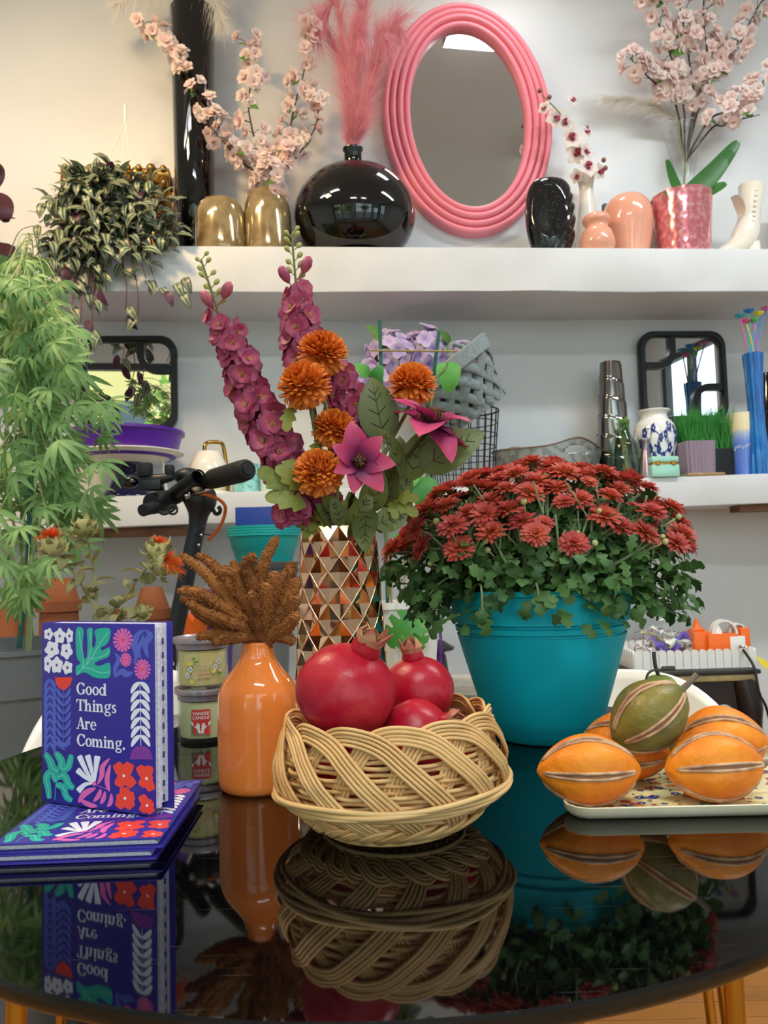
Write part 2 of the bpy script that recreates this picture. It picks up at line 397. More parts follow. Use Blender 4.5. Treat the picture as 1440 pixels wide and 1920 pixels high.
wbox(b, 1.16, 2.0, .21, .275, 1.118, 1.139); b.build('batten', M_batten, sh2, smooth=False)
b = MB(); wbox(b, -1.75, -.6, .22, .28, 1.085, 1.112); b.build('batten', M_batten, sh2, smooth=False)

# long low counter behind the table, along the wall
M_counter = mat('counter_white', 'd6d4d0', rough=.5)
ct = thing('low_counter', 'long low white counter along the wall behind the round table', 'counter', (-.1, 2.3, 0))
b = MB(); wbox(b, -1.5, .62, .12, .62, .56, .60); b.build('top', M_counter, ct, bevel=.004)
for u in (-1.45, -.45, .57):
    b = MB(); wbox(b, u-.02, u+.02, .15, .58, 0, .56); b.build('panel', M_counter, ct, smooth=False)
# ================================================================ things on the upper shelf
def solve_z(px, off, zf, py=460):        # point on the plane `off` in front of the wall, in pixel column px, at height zf(p)
    for _ in range(12):
        p = WP(px, py, off); q = WP(px, py+1, off); d = q.z-p.z; e = (zf(p) if callable(zf) else zf)-p.z
        py += max(-200, min(200, e/d))
    p = WP(px, py, off); return p
def ub(px, off): return solve_z(px, off, US_Z)
def ht(p, px, py, off): return WP(px, py, off).z-p.z
M_goldglass = mat('amber_mercury_glass', 'b09a72', rough=.12, metal=.35, col2='8a744c', vscale=22, coat=.6, spec=.6)
# two squat amber vases
AMB = [(.86, 0), (.95, .02), (1, .12), (1, .5), (.97, .68), (.88, .84), (.70, .95), (.45, .995), (.40, 1.0), (.37, .985), (.37, .9)]
def amber(px, hw, top, off, lb):
    p = ub(px, off); R = S(p, hw); H = ht(p, px, top, off)
    t = thing('amber_vase', lb, 'vase', p)
    b = MB(); b.lathe([(r*R, z*H) for r, z in prof(AMB, 4)], 40, p); b.build('body', M_goldglass, t)
    return p, R, H
amber(414, 48, 376, .20, 'squat amber glass dome vase with nothing in it')
AV = amber(503, 45, 358, .18, 'squat amber glass vase holding pink blossom branches')
# round black vase
M_blk = M_blackg
p = ub(667, .165); R = S(p, 114); H = ht(p, 667, 308, .17); r0 = S(p, 86)
t = thing('round_vase', 'glossy black squat round vase with a short neck', 'vase', p); BV = (p, R, H)
zc = H*.47
pr = [(0, .002), (r0*.9, .002)]
for i in range(25):
    a = lerp(-1.08, 1.42, i/24); pr.append((R*cos(a), zc+sin(a)*(H-zc)/sin(1.42) if a > 0 else zc+sin(a)*zc/sin(1.08)))
rn = S(p, 17); hn = ht(p, 666, 277, .17)
pr = [q for q in pr if not (q[1] > H*.9 and q[0] < rn)] + [(rn*.96, H*1.0), (rn*.96, hn-.012), (rn*1.12, hn-.008), (rn*1.12, hn), (rn*.9, hn), (rn*.86, hn-.05)]
b = MB(); b.lathe(pr, 64, p, sy=.78); b.build('body', M_blk, t, smooth=50)
MOUTH = p+V3((0, 0, hn))
# tall black cylinder vase
p = ub(367, .12); R = S(p, 34); H = ht(p, 350, 22, .12); R2 = S(p, 42)
t = thing('tall_vase', 'very tall black glass cylinder vase with white plumes', 'vase', p)
b = MB(); b.lathe([(0, .002), (R*.95, 0), (R, .006), (lerp(R, R2, .5), H*.5), (R2, H), (R2-.004, H), (R-.006, .02), (0, .02)], 48, p); b.build('body', M_blk, t)
TVT = p+V3((0, 0, H))
# plumes: fine strands along a bowed rib
def strand(b, a, d, L, w, sag, n=3, r=RN):
    d = d.normalized(); s = d.cross(V3((r.uniform(-.4, .4), -1, r.uniform(-.4, .4)))); s = s.normalized() if s.length > 1e-4 else d.orthogonal()
    V = []; F = []; UV = []
    for i in range(n+1):
        t = i/n; q = a+d*(L*t)+V3((0, 0, -sag*L*t*t)); ww = w*(1-t*.85)
        V += [q-s*ww, q+s*ww]; UV += [(0, t), (1, t)]
    for i in range(n): F.append((2*i, 2*i+1, 2*i+3, 2*i+2))
    b.add(V, F, UV)
def plume(name, lb, cat, path, n, L, m, seed, w=.0008, spread=.55, start=.15, group=None, sag=.5, stem_r=.0018, mstem=None):
    r = random.Random(seed); P = cat_(path, 8); k = len(P)
    t = thing(name, lb, cat, P[0], group)
    b = MB(); b.tube(P, [lerp(stem_r, stem_r*.4, i/(k-1)) for i in range(k)], 5); b.build('stem', mstem or m, t)
    b = MB()
    for i in range(n):
        f = lerp(start, 1, r.random()**.8); x = f*(k-1.001); j = int(x); q = P[j].lerp(P[j+1], x-j); d = (P[j+1]-P[j]).normalized()
        o = uvec(r); o = (o-d*o.dot(d)).normalized()
        prof_ = .45+.55*sin(pi*min(1, (f-start)/(1-start)*.8+.15))
        strand(b, q, d*(1-spread*r.uniform(.2, 1))+o*spread*r.uniform(.35, .75), L*r.uniform(.6, 1.1)*prof_, w, sag*r.uniform(.2, 1), 3, r)
    b.build('strands', m, t, smooth=True, kind='stuff'); return t
M_pinkp = mat('pink_pampas', 'f2aeb8', rough=.9, col2='e492a0', vscale=30, transl=.3)
PP = [((640, 120), (602, 45), 'pink pampas plume furthest left of the bunch in the round black vase'), ((645, 110), (632, 10), 'pink pampas plume with the highest tip in the round black vase'), ((662, 120), (668, 60), 'short pink pampas plume in the middle of the bunch'),
      ((672, 100), (680, 20), 'straight pink pampas plume right of the highest tip'), ((695, 140), (712, 62), 'pink pampas plume bowing right of the middle of the bunch'), ((705, 130), (738, 45), 'pink pampas plume leaning towards the pink mirror')]
for i, (m_, e_, lb) in enumerate(PP):
    o = .17+[-.03, .02, .05, -.01, .04, 0][i]
    a = MOUTH+V3(((i-2.5)*.003, 0, -.03)); q1 = WP((666*2+m_[0])/3, 230, .17+(o-.17)*.5)
    plume('pampas_plume', lb, 'plume', [a, MOUTH+V3(((i-2.5)*.004, 0, .01)), q1, WP(*m_, o), WP(*e_, o+.01), WP(e_[0]+(-8, -20, 3, -4, 10, 8)[i], e_[1]+12, o+.015)], 1150, .17, M_pinkp, 40+i, spread=.50, start=.12, w=.00055)
b = MB(); r = random.Random(5)
M_whitep = mat('white_plume', 'efeae2', rough=.8, transl=.4)
for i, (x1, y1, x2, y2) in enumerate(((300, -30, 215, 10), (330, -60, 290, -30), (385, -30, 415, 40), (372, -60, 400, -60))):
    lb = ['white feathery plume drooping far left from the tall black vase', 'white feathery plume rising left from the tall black vase', 'white feathery plume drooping right from the tall black vase', 'white feathery plume rising right from the tall black vase'][i]
    plume('feather_plume', lb, 'plume', [TVT+V3((0, 0, -.05)), TVT+V3((0, -.01, .03)), WP(x1, y1, .15), WP(x2, y2, .18)], 420, .10, M_whitep, 60+i, spread=.8, start=.35, w=.0009, sag=.9)
# big pink oval mirror
M_pink = mat('pink_gloss_paint', 'f08c9c', rough=.32, col2='e98393', vscale=3)
M_mirror = mat('mirror_silver', 'd9d9d9', rough=.005, metal=1)
pc = WP(876, 226, .02); A = S(pc, 159); B = S(pc, 223); Wd = S(pc, 51)
MR = Matrix.Translation(pc) @ WROT @ Matrix.Rotation(math.radians(-3.2), 4, 'Y')
t = thing('oval_mirror', 'large oval wall mirror with a ridged pink frame', 'mirror', pc)
NP = 64; pr = [(0, -.02), (0, .012)]
for k in range(4):
    c0 = k/4; base = .016+.006*k if k < 3 else .022
    for i in range(9):
        a = pi*i/8; pr.append((c0+(1-cos(a))/8, base+.016*sin(a)))
pr += [(1, .004)]
def ringfn(u, v):
    x = v*(len(pr)-1); i = int(round(x)); q, h = pr[i]; a = 2*pi*u; k = q*Wd
    return MR @ V3(((A-k)*cos(a), -h, (B-k)*sin(a)))
b = MB(); b.grid(ringfn, 120, len(pr)-1, closeu=True); b.build('frame', M_pink, t, smooth=40)
b = MB(); b.add([MR @ V3(((A-Wd*.98)*cos(2*pi*i/96), -.008, (B-Wd*.98)*sin(2*pi*i/96))) for i in range(96)], [tuple(range(96))]); b.build('glass', M_mirror, t, smooth=False)
# black stone-like vase with carved swirls
M_speck = mat('black_speckled_glaze', '0b0b0e', rough=.12, col2='3a3b40', vscale=190, vdet=0, crng=(.66, .76), coat=.5)
p = ub(1036, .19); R = S(p, 48); H = ht(p, 1036, 338, .19)
def swirl(u, v):
    a = 2*pi*u; s = sin(pi*v*.93+.07*(1-v)); z = H*(.5-.5*cos(pi*v)) if v > 0 else 0
    rr = R*max(.0, s)**.62; x = rr*cos(a)*1.0; y = rr*sin(a)*.62
    k = x*.72/R-(z/H-.5)*1.15
    g = max(0, min(1, (k-.12)/.1)); f = 1-g*.075*(.5+.5*cos(k*2*pi/.2))
    if y < 0:      # shallow oval hollow on the front
        e = ((x+.2*R)/(.62*R))**2+((z/H-.56)/.33)**2
        if e < 1: y += R*.10*(1-e)**.6
    return V3(p)+WROT.to_3x3() @ V3((x*f, y*f, z))
b = MB(); b.grid(swirl, 72, 64, closeu=True); b.build('carved_vase', M_speck, org=p, label='black speckled egg-shaped vase carved with swirling grooves', cat='vase', smooth=60)
# white bud vase with an orchid spray
M_cream = mat('cream_ceramic', 'efe9dd', rough=.15, coat=.4)
p = ub(1106, .09); H = ht(p, 1094, 328, .09); q = S(p, 1)
t = thing('bud_vase', 'slim white bud vase holding a spotted orchid spray', 'vase', p)
b = MB(); b.lathe(prof([(15*q, 0), (24*q, .01), (24*q, H*.3), (17*q, H*.6), (13*q, H*.85), (19*q, H), (17*q, H), (11*q, H*.85), (11*q, H*.5)], 4), 28, p); b.build('body', M_cream, t)
M_orch = mat('orchid_petal', 'f3e9e4', rough=.5, uvramp=[(0, '8e2438'), (.22, 'e6ccd0'), (.55, 'f6efe8'), (1, 'efe2d0')], uvaxis=1, transl=.3, vdist=.25, vscale=9)
M_lip = mat('orchid_lip', '8c1f38', rough=.5); M_gstem = mat('dull_green_stem', '6d7a48', rough=.6)
ob = MB()
for i in range(5): ob.add(*leaf(.5, .42, lambda t: sin(pi*min(1, .08+t*.92))**.7, curl=.35, nv=4), M=Matrix.Rotation(2*pi*i/5, 4, 'Z') @ Matrix.Rotation(.25, 4, 'X'))
ob.add(*leaf(.3, .34, curl=1.2, nv=4), mi=1, M=Matrix.Translation((0, -.02, .08)) @ Matrix.Rotation(pi, 4, 'Z') @ Matrix.Rotation(.7, 4, 'X')); ob.sph((0, 0, .06), .09, 8, 5, mi=1)
OME = ob.mesh('orchid_bloom', [M_orch, M_lip])
top = p+V3((0, 0, H))
t = thing('orchid_spray', 'white orchid spray with dark red centres in the slim white vase', 'flower', top+V3((0, 0, -.06)))
path = cat_([top+V3((0, 0, -.06)), WP(1096, 320, .10), WP(1082, 260, .12), WP(1052, 215, .14), WP(1016, 178, .15)], 8)
b = MB(); b.tube(path, .0022, 5); b.build('stem', M_gstem, t)
r = random.Random(2)
for (x, y, s, dx, dz) in ((1022, 203, 30, -.6, .1), (1043, 222, 44, -.2, 0), (1060, 232, 40, .3, -.2), (1072, 190, 30, .5, .5), (1074, 262, 44, -.2, .1), (1098, 248, 30, .6, .3), (1080, 290, 46, -.1, -.2), (1098, 284, 38, .5, .1), (1102, 316, 44, .2, .2), (1122, 322, 36, .7, -.2), (1082, 330, 30, -.6, -.3)):
    q = WP(x, y, .14+r.uniform(-.02, .03)); put('bloom', OME, zframe(q, V3((dx, -1, dz)), r.uniform(0, 6), S(q, s)), t)
b = MB()
for x, y in ((1012, 170), (1030, 182), (1132, 300), (1135, 315), (1100, 240)): q = WP(x, y, .14); b.sph(q, .009, 8, 6)
b.build('buds', mat('orchid_bud', '8a5a52', rough=.5), t, kind='stuff')
# peach bubble vases
M_peach = mat('peach_glaze', 'eaa78c', rough=.14, coat=.5)
p = ub(1181, .17); R = S(p, 46); H = ht(p, 1181, 369, .17)
b = MB(); b.lathe([(r*R, z*H) for r, z in prof([(0, 0), (.66, 0), (.74, .04), (.93, .40), (1, .62), (.93, .82), (.66, .96), (.3, 1.0), (0, 1.0)], 6)], 40, p)
b.build('egg_vase', M_peach, org=p, label='peach glazed egg-shaped vase, broad at the top', cat='vase')
p = ub(1121, .235); R = S(p, 33); H1 = ht(p, 1121, 428, .235); H2 = ht(p, 1120, 401, .235); R2 = S(p, 26)
t = thing('bubble_vase', 'small peach vase of two stacked bubbles', 'vase', p)
b = MB(); b.lathe([(0, 0)]+prof([(R*.75, 0), (R, H1*.35), (R*.86, H1*.8), (R2*.8, H1*1.02), (R2*1.02, H1*1.25), (R2*.8, H2*.95), (R2*.3, H2), (0, H2)], 6), 36, p, wob=None); b.build('body', M_peach, t)
# dark frame lying behind
p = ub(1184, .045)
t = thing('picture_frame', 'small dark picture frame propped behind the peach vases', 'frame', p)
a0, a1 = WP(1128, 386, .03), WP(1243, 386, .03); z0, z1 = p.z, a0.z; u0 = (a0-W0).dot(WU); u1 = (a1-W0).dot(WU); b = MB()
for x0, x1, c0, c1 in ((u0, u1, z1-.008, z1), (u0, u1, z0, z0+.06), (u0, u0+.012, z0+.06, z1-.008), (u1-.012, u1, z0+.06, z1-.008)): wbox(b, x0, x1, .03, .05, c0, c1)
b.build('frame', M_black, t, smooth=False)
b = MB(); wbox(b, u0+.01, u1-.01, .03, .036, z0+.05, z1-.006); b.build('backing', M_cream, t, smooth=False)
# pink mercury glass pot with orchid leaves
M_pinkm = mat('pink_mercury_glass', 'd97a86', rough=.18, metal=.55, col2='f0b3b4', vscale=60, coat=.5, crng=(.45, .7))
p = ub(1283, .19); R = S(p, 46); R2 = S(p, 55); H = ht(p, 1281, 372, .19)
t = thing('orchid_pot', 'dimpled pink metallic glass pot with broad green orchid leaves', 'plant', p)
r = random.Random(8)
def dimp(a, z): return 1+.022*max(0, sin(a*11+(z*40 % 1 > .5)*pi/1)*sin(z*150))+.008*mnoise.noise(V3((cos(a)*3, sin(a)*3, z*30)))
b = MB(); n_ = 26; b.lathe([(0, 0), (R*.96, 0)]+[(lerp(R, R2, i/n_), H*i/n_) for i in range(1, n_+1)]+[(R2*.95, H), (R2*.9, H*.85), (0, H*.85)], 72, p, wob=dimp); b.build('pot', M_pinkm, t, smooth=70)
M_oleaf = mat('orchid_leaf', '3f7a34', rough=.35, col2='2f6429', vscale=6, transl=.15)
base = p+V3((0, 0, H*.86))
for (pts, wpx) in ((((1275, 372), (1262, 340), (1250, 300)), 28), (((1296, 368), (1338, 325), (1384, 266)), 40), (((1300, 372), (1335, 358), (1362, 345)), 26), (((1272, 374), (1258, 366), (1243, 362)), 14), (((1303, 366), (1345, 315), (1375, 285)), 34)):
    P = cat_([base]+[WP(x, y, .22+.02*i) for i, (x, y) in enumerate(pts)], 6); k = len(P); hw = S(P[-1], wpx)/2; V = []; F = []; UV = []
    for i, q in enumerate(P):
        d = (P[min(i+1, k-1)]-P[max(i-1, 0)]).normalized(); s = d.cross(V3((.2, -1, .3))).normalized(); f = i/(k-1); ww = hw*max(.04, (sin(pi*min(1, f*.75+.2)))**.7 if f < .97 else .2)
        V += [q-s*ww+V3((0, -.3*ww, .15*ww)), q, q+s*ww+V3((0, -.3*ww, .15*ww))]; UV += [(0, f), (.5, f), (1, f)]
    for i in range(k-1): F += [(3*i, 3*i+1, 3*i+4, 3*i+3), (3*i+1, 3*i+2, 3*i+5, 3*i+4)]
    b = MB(); b.add(V, F, UV); b.build('leaf', M_oleaf, t, smooth=True)
b = MB(); b.tube(cat_([base, WP(1284, 310, .2), WP(1275, 265, .2), WP(1272, 226, .2)], 5), .003, 6); b.build('stem', M_gstem, t)
# clear trumpet vase behind it
M_glass = thin_glass('clear_glass', 'fcfefe')
p = ub(1294, .10); H = ht(p, 1291, 246, .10); q = S(p, 1)
t = thing('trumpet_vase', 'tall clear glass trumpet vase behind the pink pot', 'vase', p)
b = MB(); b.lathe(prof([(30*q, 0), (30*q, .004), (10*q, .02), (11*q, H*.4), (16*q, H*.62), (27*q, H*.85), (37*q, H), (35.5*q, H), (25*q, H*.85), (14*q, H*.62), (8*q, H*.42)], 5), 36, p); b.build('body', M_glass, t)
TRT = p+V3((0, 0, H))
for i, (pts, lb) in enumerate((([(1300, 220), (1312, 130), (1320, 20)], 'white pampas plume standing straight up in the clear trumpet vase'), ([(1308, 215), (1330, 120), (1345, 10)], 'white pampas plume leaning right in the clear trumpet vase'), ([(1270, 225), (1215, 195), (1135, 185)], 'white fluffy plume reaching sideways out of the trumpet vase towards the mirror'))):
    plume('white_pampas', lb, 'plume', [p+V3((0, 0, .10)), TRT+V3((0, 0, -.02))]+[WP(x, y, .08) for x, y in pts], 900, .09, M_whitep, 80+i, spread=.6, start=.35, w=.0009)
# ceramic lace-up boot planters
M_boot = mat('ivory_ceramic', 'efe6d6', rough=.14, coat=.5)
def boot(px0, sc_, off, lb):
    def B(x, y, o=0): return WP(px0+x*sc_, 462-(462-y)*sc_, off+o)
    p = ub(px0+45*sc_, off); t = thing('boot_planter', lb, 'planter', p); q = S(p, sc_)
    dz = p.z-B(45, 462).z
    def Q(x, y, o=0): v = B(x, y, o); v.z += dz; return v
    ks = [(4, 452, 6), (12, 449, 10), (26, 444, 14), (40, 436, 19), (52, 424, 23), (60, 408, 23), (64, 388, 20), (66, 365, 20), (68, 345, 22), (70, 326, 24)]
    P = cat_([Q(a, c) for a, c, _ in ks], 4); R_ = [v.x for v in cat_([V3((r_*q, 0, 0)) for _, _, r_ in ks], 4)]
    b = MB(); b.tube(P, R_, 20, caps=True)
    b.build('shaft', M_boot, t, smooth=60)
    c = Q(45, 459); b = MB(); M = Matrix.Translation(c) @ WROT
    b.lathe([(0, -.003*1), (46*q, -.002), (47*q, 3*q), (42*q, 6*q), (0, 6*q)], 40, sy=.38, M=M); b.build('sole', M_boot, t)
    b = MB(); b.box((28*q, 0, 16*q), (22*q, 22*q, 30*q), M=M); b.build('heel', M_boot, t, bevel=3*q)
    for i in range(8):
        b = MB(); b.sph(Q(72+i*.9, 398-i*9.5, 20*q), 3.6*q, 10, 7); b.build('button', M_boot, t)
    b = MB(); b.add(*leaf(44*q, 22*q, lambda t_: .5+.5*sin(pi*min(1, t_*.85+.1)), curl=-.9, nv=8, fold=.3), M=frame(Q(52, 380, 14*q), V3((-.15, -.1, 1)), V3((-1, -.5, .2)))); b.build('tongue', M_boot, t)
boot(1338, 1.0, .20, 'ivory ceramic lace-up boot planter with a row of beads')
boot(1410, 1.0, .12, 'second ivory ceramic boot, half out of view behind the first')
# gold carved frame behind the trailing plant
M_gold = mat('gold_leaf', 'c79a52', rough=.3, metal=.85, col2='a87a38', vscale=20, bump=.3, bscale=30)
p = ub(212, .05); u0 = (WP(112, 380, .05)-W0).dot(WU); u1 = (WP(318, 380, .05)-W0).dot(WU); zt = WP(212, 312, .05).z
t = thing('gilt_frame', 'gold carved ornamental frame behind the striped trailing plant', 'frame', p)
b = MB()
for x0, x1, c0, c1 in ((u0, u1, zt-.07, zt), (u0, u1, p.z, p.z+.06), (u0, u0+.07, p.z+.06, zt-.07), (u1-.07, u1, p.z+.06, zt-.07)): wbox(b, x0, x1, .02, .05, c0, c1)
b.build('moulding', M_gold, t, bevel=.008)
for i in range(9):
    for s in (0, 1):
        u = lerp(u0+.02, u1-.02, i/8); z = zt-.008-s*.052; b = MB()
        c = W0+WU*u+WN*.055; c.z = z; b.sph(c, .017 if (i+s) % 2 else .012, 12, 8); b.build('boss', M_gold, t)
for i in range(8):
    u = lerp(u0+.04, u1-.04, i/7); c = W0+WU*u+WN*.052; c.z = zt-.035; b = MB()
    b.add(*leaf(.05, .03, curl=1.2, fold=.4, nv=5), M=frame(c+V3((0, 0, -.02)), V3((.5*(-1)**i, -.2, 1)), WN)); b.build('acanthus', M_gold, t)
for s in (0, 1):
    for i in range(3):
        c = W0+WU*(u0+.035 if s == 0 else u1-.035)+WN*.055; c.z = zt-.11-i*.05; b = MB(); b.sph(c, .02, 12, 8); b.build('boss', M_gold, t)

# cherry blossom branches
M_blos = mat('cherry_petal', 'f3cfc8', rough=.6, uvramp=[(0, 'de8696'), (.2, 'f4dcd8'), (.55, 'fcf3ee'), (1, 'fbece4')], uvaxis=1, rnd='fadcd8', transl=.4)
M_twig = mat('brown_twig', '4a3530', rough=.8); M_gleaf = mat('fresh_leaf', '6f9a4a', rough=.5, rnd='558238', transl=.3)
BLM = []
for s in range(3):
    r = random.Random(s); b = MB()
    for ring, (n, tilt, L) in enumerate(((6, .35, .52), (5, .9, .4))):
        for i in range(n): b.add(*leaf(L, .46, lambda t: sin(pi*min(1, .1+t*.82))**.6, curl=.4, nv=3, wave=.05), M=Matrix.Rotation(2*pi*(i+ring*.5)/n+r.uniform(-.2, .2), 4, 'Z') @ Matrix.Rotation(tilt+r.uniform(-.2, .2), 4, 'X'))
    b.lathe([(0, -.16), (.05, -.12), (.07, 0), (0, .03)], 6)
    BLM.append(b.mesh('blossom', M_blos))
CLF = leaf_mesh('blossom_leaf', M_gleaf, L=1, W=.42, curl=.5, nv=4)
def cherry(lb, pts, n, seed, rad=28, nl=4, offs=(.18, .2), sz=(24, 34), root=None, start=.2):
    r = random.Random(seed); k = len(pts)
    P = cat_(([root] if root else [])+[WP(x, y, lerp(offs[0], offs[1], i/(k-1))) for i, (x, y) in enumerate(pts)], 8); K = len(P)
    t = thing('cherry_branch', lb, 'branch', P[0])
    b = MB(); b.tube(P, [lerp(.0045, .0015, i/(K-1)) for i in range(K)], 6)
    spots = []
    for i in range(n):
        f = lerp(start, 1, (i+r.random())/n); j = min(K-2, int(f*(K-1))); q = P[j]; o = uvec(r); o.y = -abs(o.y)*.6 if r.random() < .7 else o.y
        e = q+o*S(q, rad)*r.uniform(.3, 1)+V3((0, 0, S(q, 6))); spots.append((q, e, o))
        b.tube([q, q.lerp(e, .5)+V3((0, 0, .006)), e], [.0014, .0011, .0009], 4, caps=False)
    b.build('twigs', M_twig, t)
    for i, (q, e, o) in enumerate(spots):
        s = S(q, r.uniform(*sz)); put('blossom', BLM[i % 3], zframe(e, (o+V3((0, -.6, .1))), r.uniform(0, 6), s), t)
    for i in range(nl):
        q, e, o = r.choice(spots); put('leaf', CLF, frame(q, o+V3((0, -.2, -.2)), V3((0, -1, .5)), r.uniform(-1, 1), S(q, r.uniform(22, 34))), t)
RT = AV[0]+V3((0, 0, AV[2]*.6))
cherry('cherry blossom branch sweeping far left across the tall black vase', [(494, 345), (455, 300), (415, 245), (372, 185), (335, 115), (300, 75), (266, 38)], 50, 1, root=RT, rad=32, start=.1, nl=9, offs=(.18, .22))
cherry('cherry blossom branch standing upright over the amber vases', [(500, 345), (482, 280), (466, 200), (474, 130), (468, 72)], 34, 2, root=RT, rad=30, start=.12, nl=5)
cherry('cherry blossom branch rising tall beside the pink pampas', [(508, 345), (535, 280), (552, 200), (572, 120), (571, 28)], 38, 3, root=RT, rad=30, start=.12, nl=5)
cherry('short cherry blossom branch leaning right over the round black vase', [(512, 345), (552, 300), (590, 240), (598, 185)], 24, 4, root=RT, rad=30, start=.15, nl=4)
cherry('short cherry blossom branch leaning left over the empty amber vase', [(498, 345), (455, 305), (415, 262), (385, 225)], 24, 5, root=RT, rad=32, start=.2, nl=4, offs=(.2, .27))
cherry('cluster of cherry blossom at the mouth of the amber vase', [(500, 350), (502, 335), (508, 318)], 22, 6, root=RT, rad=46, start=.3, nl=2, offs=(.2, .24))
RT2 = p = TRT+V3((0, 0, -.12))
for i, (pts, n, lb) in enumerate((([(1283, 210), (1266, 130), (1240, 60), (1212, -20)], 30, 'cherry blossom branch climbing left out of the trumpet vase'), ([(1305, 200), (1325, 110), (1318, 20), (1330, -60)], 30, 'cherry blossom branch standing upright in the trumpet vase'),
        ([(1330, 225), (1375, 205), (1420, 165), (1460, 110)], 22, 'low cherry blossom branch bending right from the trumpet vase'), ([(1268, 200), (1232, 160), (1200, 130), (1182, 110)], 30, 'cherry blossom branch spreading left above the peach vases'),
        ([(1318, 180), (1355, 120), (1395, 60), (1440, -20)], 34, 'cherry blossom branch slanting up to the right out of the trumpet vase'), ([(1300, 190), (1290, 100), (1278, 30), (1262, -40)], 26, 'cherry blossom branch in the middle of the trumpet vase'), ([(1335, 240), (1355, 236), (1385, 225), (1425, 215)], 7, 'lowest drooping cherry blossom branch beside the orchid leaf'))):
    cherry(lb, pts, n, 20+i, root=RT2, rad=34, start=.3, nl=4, offs=(.11, .2), sz=(22, 33))
# striped trailing plant in a hanging pot set on the shelf edge
M_trad = mat('striped_leaf', '4a5a48', rough=.35, uvramp=[(0, '3f4a3c'), (.14, '48583f'), (.22, 'b6c0a4'), (.34, 'a6b396'), (.42, '4c6046'), (.5, '587050'), (.58, '4c6046'), (.66, 'a6b396'), (.78, 'b6c0a4'), (.86, '48583f'), (1, '3f4a3c')], uvaxis=0, rnd='5f5a4c', transl=.15)
M_tpurp = mat('purple_leaf', '47243a', rough=.4, rnd='5c3850', transl=.15); M_tstem = mat('reddish_stem', '6a3f3c', rough=.6)
pb = ub(212, .22)
t = thing('trailing_plant', 'bushy trailing plant with silver striped leaves spilling over the shelf edge', 'plant', pb)
b = MB(); b.lathe([(0, 0), (.075, 0), (.095, .11), (.102, .115), (.102, .125), (.094, .125), (.09, .1), (0, .1)], 32, pb); b.build('pot', M_white, t)
hk = WP(235, 196, .2); b = MB()
for x, y in ((160, 400), (228, 330), (262, 400)): b.tube(cat_([WP(x, y, .24), WP(lerp(x, 232, .6), 300, .22), hk+V3((0, 0, -.05))], 5), .0018, 5)
b.tube([hk+V3((0, 0, -.06)), hk+V3((0, 0, -.02)), hk], [.003, .006, .004], 6); b.build('hanger', M_white, t)
TL = [leaf_mesh('striped_leaf', M_trad, L=1, W=.46, curl=c, fold=.18, nv=5, nu=4, out=lambda t: (sin(pi*min(1, t**.62)))**.85) for c in (.6, 1.1, 1.5)]
TP = leaf_mesh('purple_leaf', M_tpurp, L=1, W=.44, curl=1, nv=4)
r = random.Random(11); sb = MB(); lb_ = []; st = pb+V3((0, 0, .11))
for i in range(140):
    while True:
        x, y = r.uniform(70, 348), r.uniform(308, 585); cx, cy = 205, 430
        if y > 500:
            if (170 < x < 300 and y < 560 and r.random() < .7) or (75 < x < 190 and r.random() < .5): break
            continue
        if ((x-cx)/135)**2+((y-cy)/(118 if y < cy else 150))**2 < 1 and (y > 330 or r.random() < .6): break
    off = .22+.15*math.sqrt(max(0, 1-((x-cx)/150)**2-((y-cy)/170)**2))*r.uniform(.35, 1.25)
    if y > 455: off = max(off, .33)
    e = WP(x, y, off); mid = st.lerp(e, .5)+V3((0, -.02, .05 if y < 470 else .09))
    P = cat_([st+jit(.04, r), mid, e], 5); sb.tube(P, .0018, 4, caps=False)
    for j in range(6):
        q = P[-1-min(j, len(P)-2)] if j else e; d = (e-mid).normalized()
        side = (1 if j % 2 else -1); s = d.cross(V3((0, -1, 0))); s = s.normalized() if s.length > .01 else V3((1, 0, 0))
        lb_.append((q+jit(.006, r), d*.5+s*side*r.uniform(.5, 1)+V3((0, -.5, -.1))+jit(.3, r), S(q, r.uniform(30, 47))))
r.shuffle(lb_); lb_.sort(key=lambda a: a[0].y-.0)
stf = MB()
for i, (q, d, s) in enumerate(lb_):
    M = frame(q, d, V3((0, -.8, 1)), r.uniform(-.4, .4), s)
    if i < 285: put('leaf', TL[i % 3], M, t)
    elif i < 300: put('purple_leaf', TP, M, t)
    else: V, F, U = leaf(1, .46, curl=.9, fold=.18, nv=4, nu=4); stf.add(V, F, U, M=M)
sb.build('stems', M_tstem, t); stf.build('inner_leaves', M_trad, t, smooth=True, kind='stuff')
for i, (x, y) in enumerate(((118, 560), (140, 520), (165, 600), (185, 545), (150, 640), (240, 590), (310, 545), (160, 430), (120, 500), (130, 590))):
    q = WP(x, y, .34); put('purple_leaf', TP, frame(q, V3((r.uniform(-.5, .5), -.3, -.8)), V3((0, -1, .2)), r.uniform(-.5, .5), S(q, 40)), t)
b = MB()
for x0, y0, x1, y1 in ((170, 500, 168, 660), (150, 520, 145, 640), (250, 500, 258, 600), (230, 500, 235, 580)): b.tube(cat_([WP(x0, y0, .33), WP((x0+x1)/2+5, (y0+y1)/2, .36), WP(x1, y1, .34)], 5), .0018, 4)
b.build('trailing_stems', M_tstem, t)
for x, y in ((165, 650), (172, 620), (150, 630), (258, 595), (240, 575), (185, 625), (330, 530), (340, 550), (345, 520)):
    q = WP(x, y, .345); put('leaf', TL[1], frame(q, V3((r.uniform(-.6, .6), -.3, -.7)), V3((0, -1, .3)), 0, S(q, 42)), t)
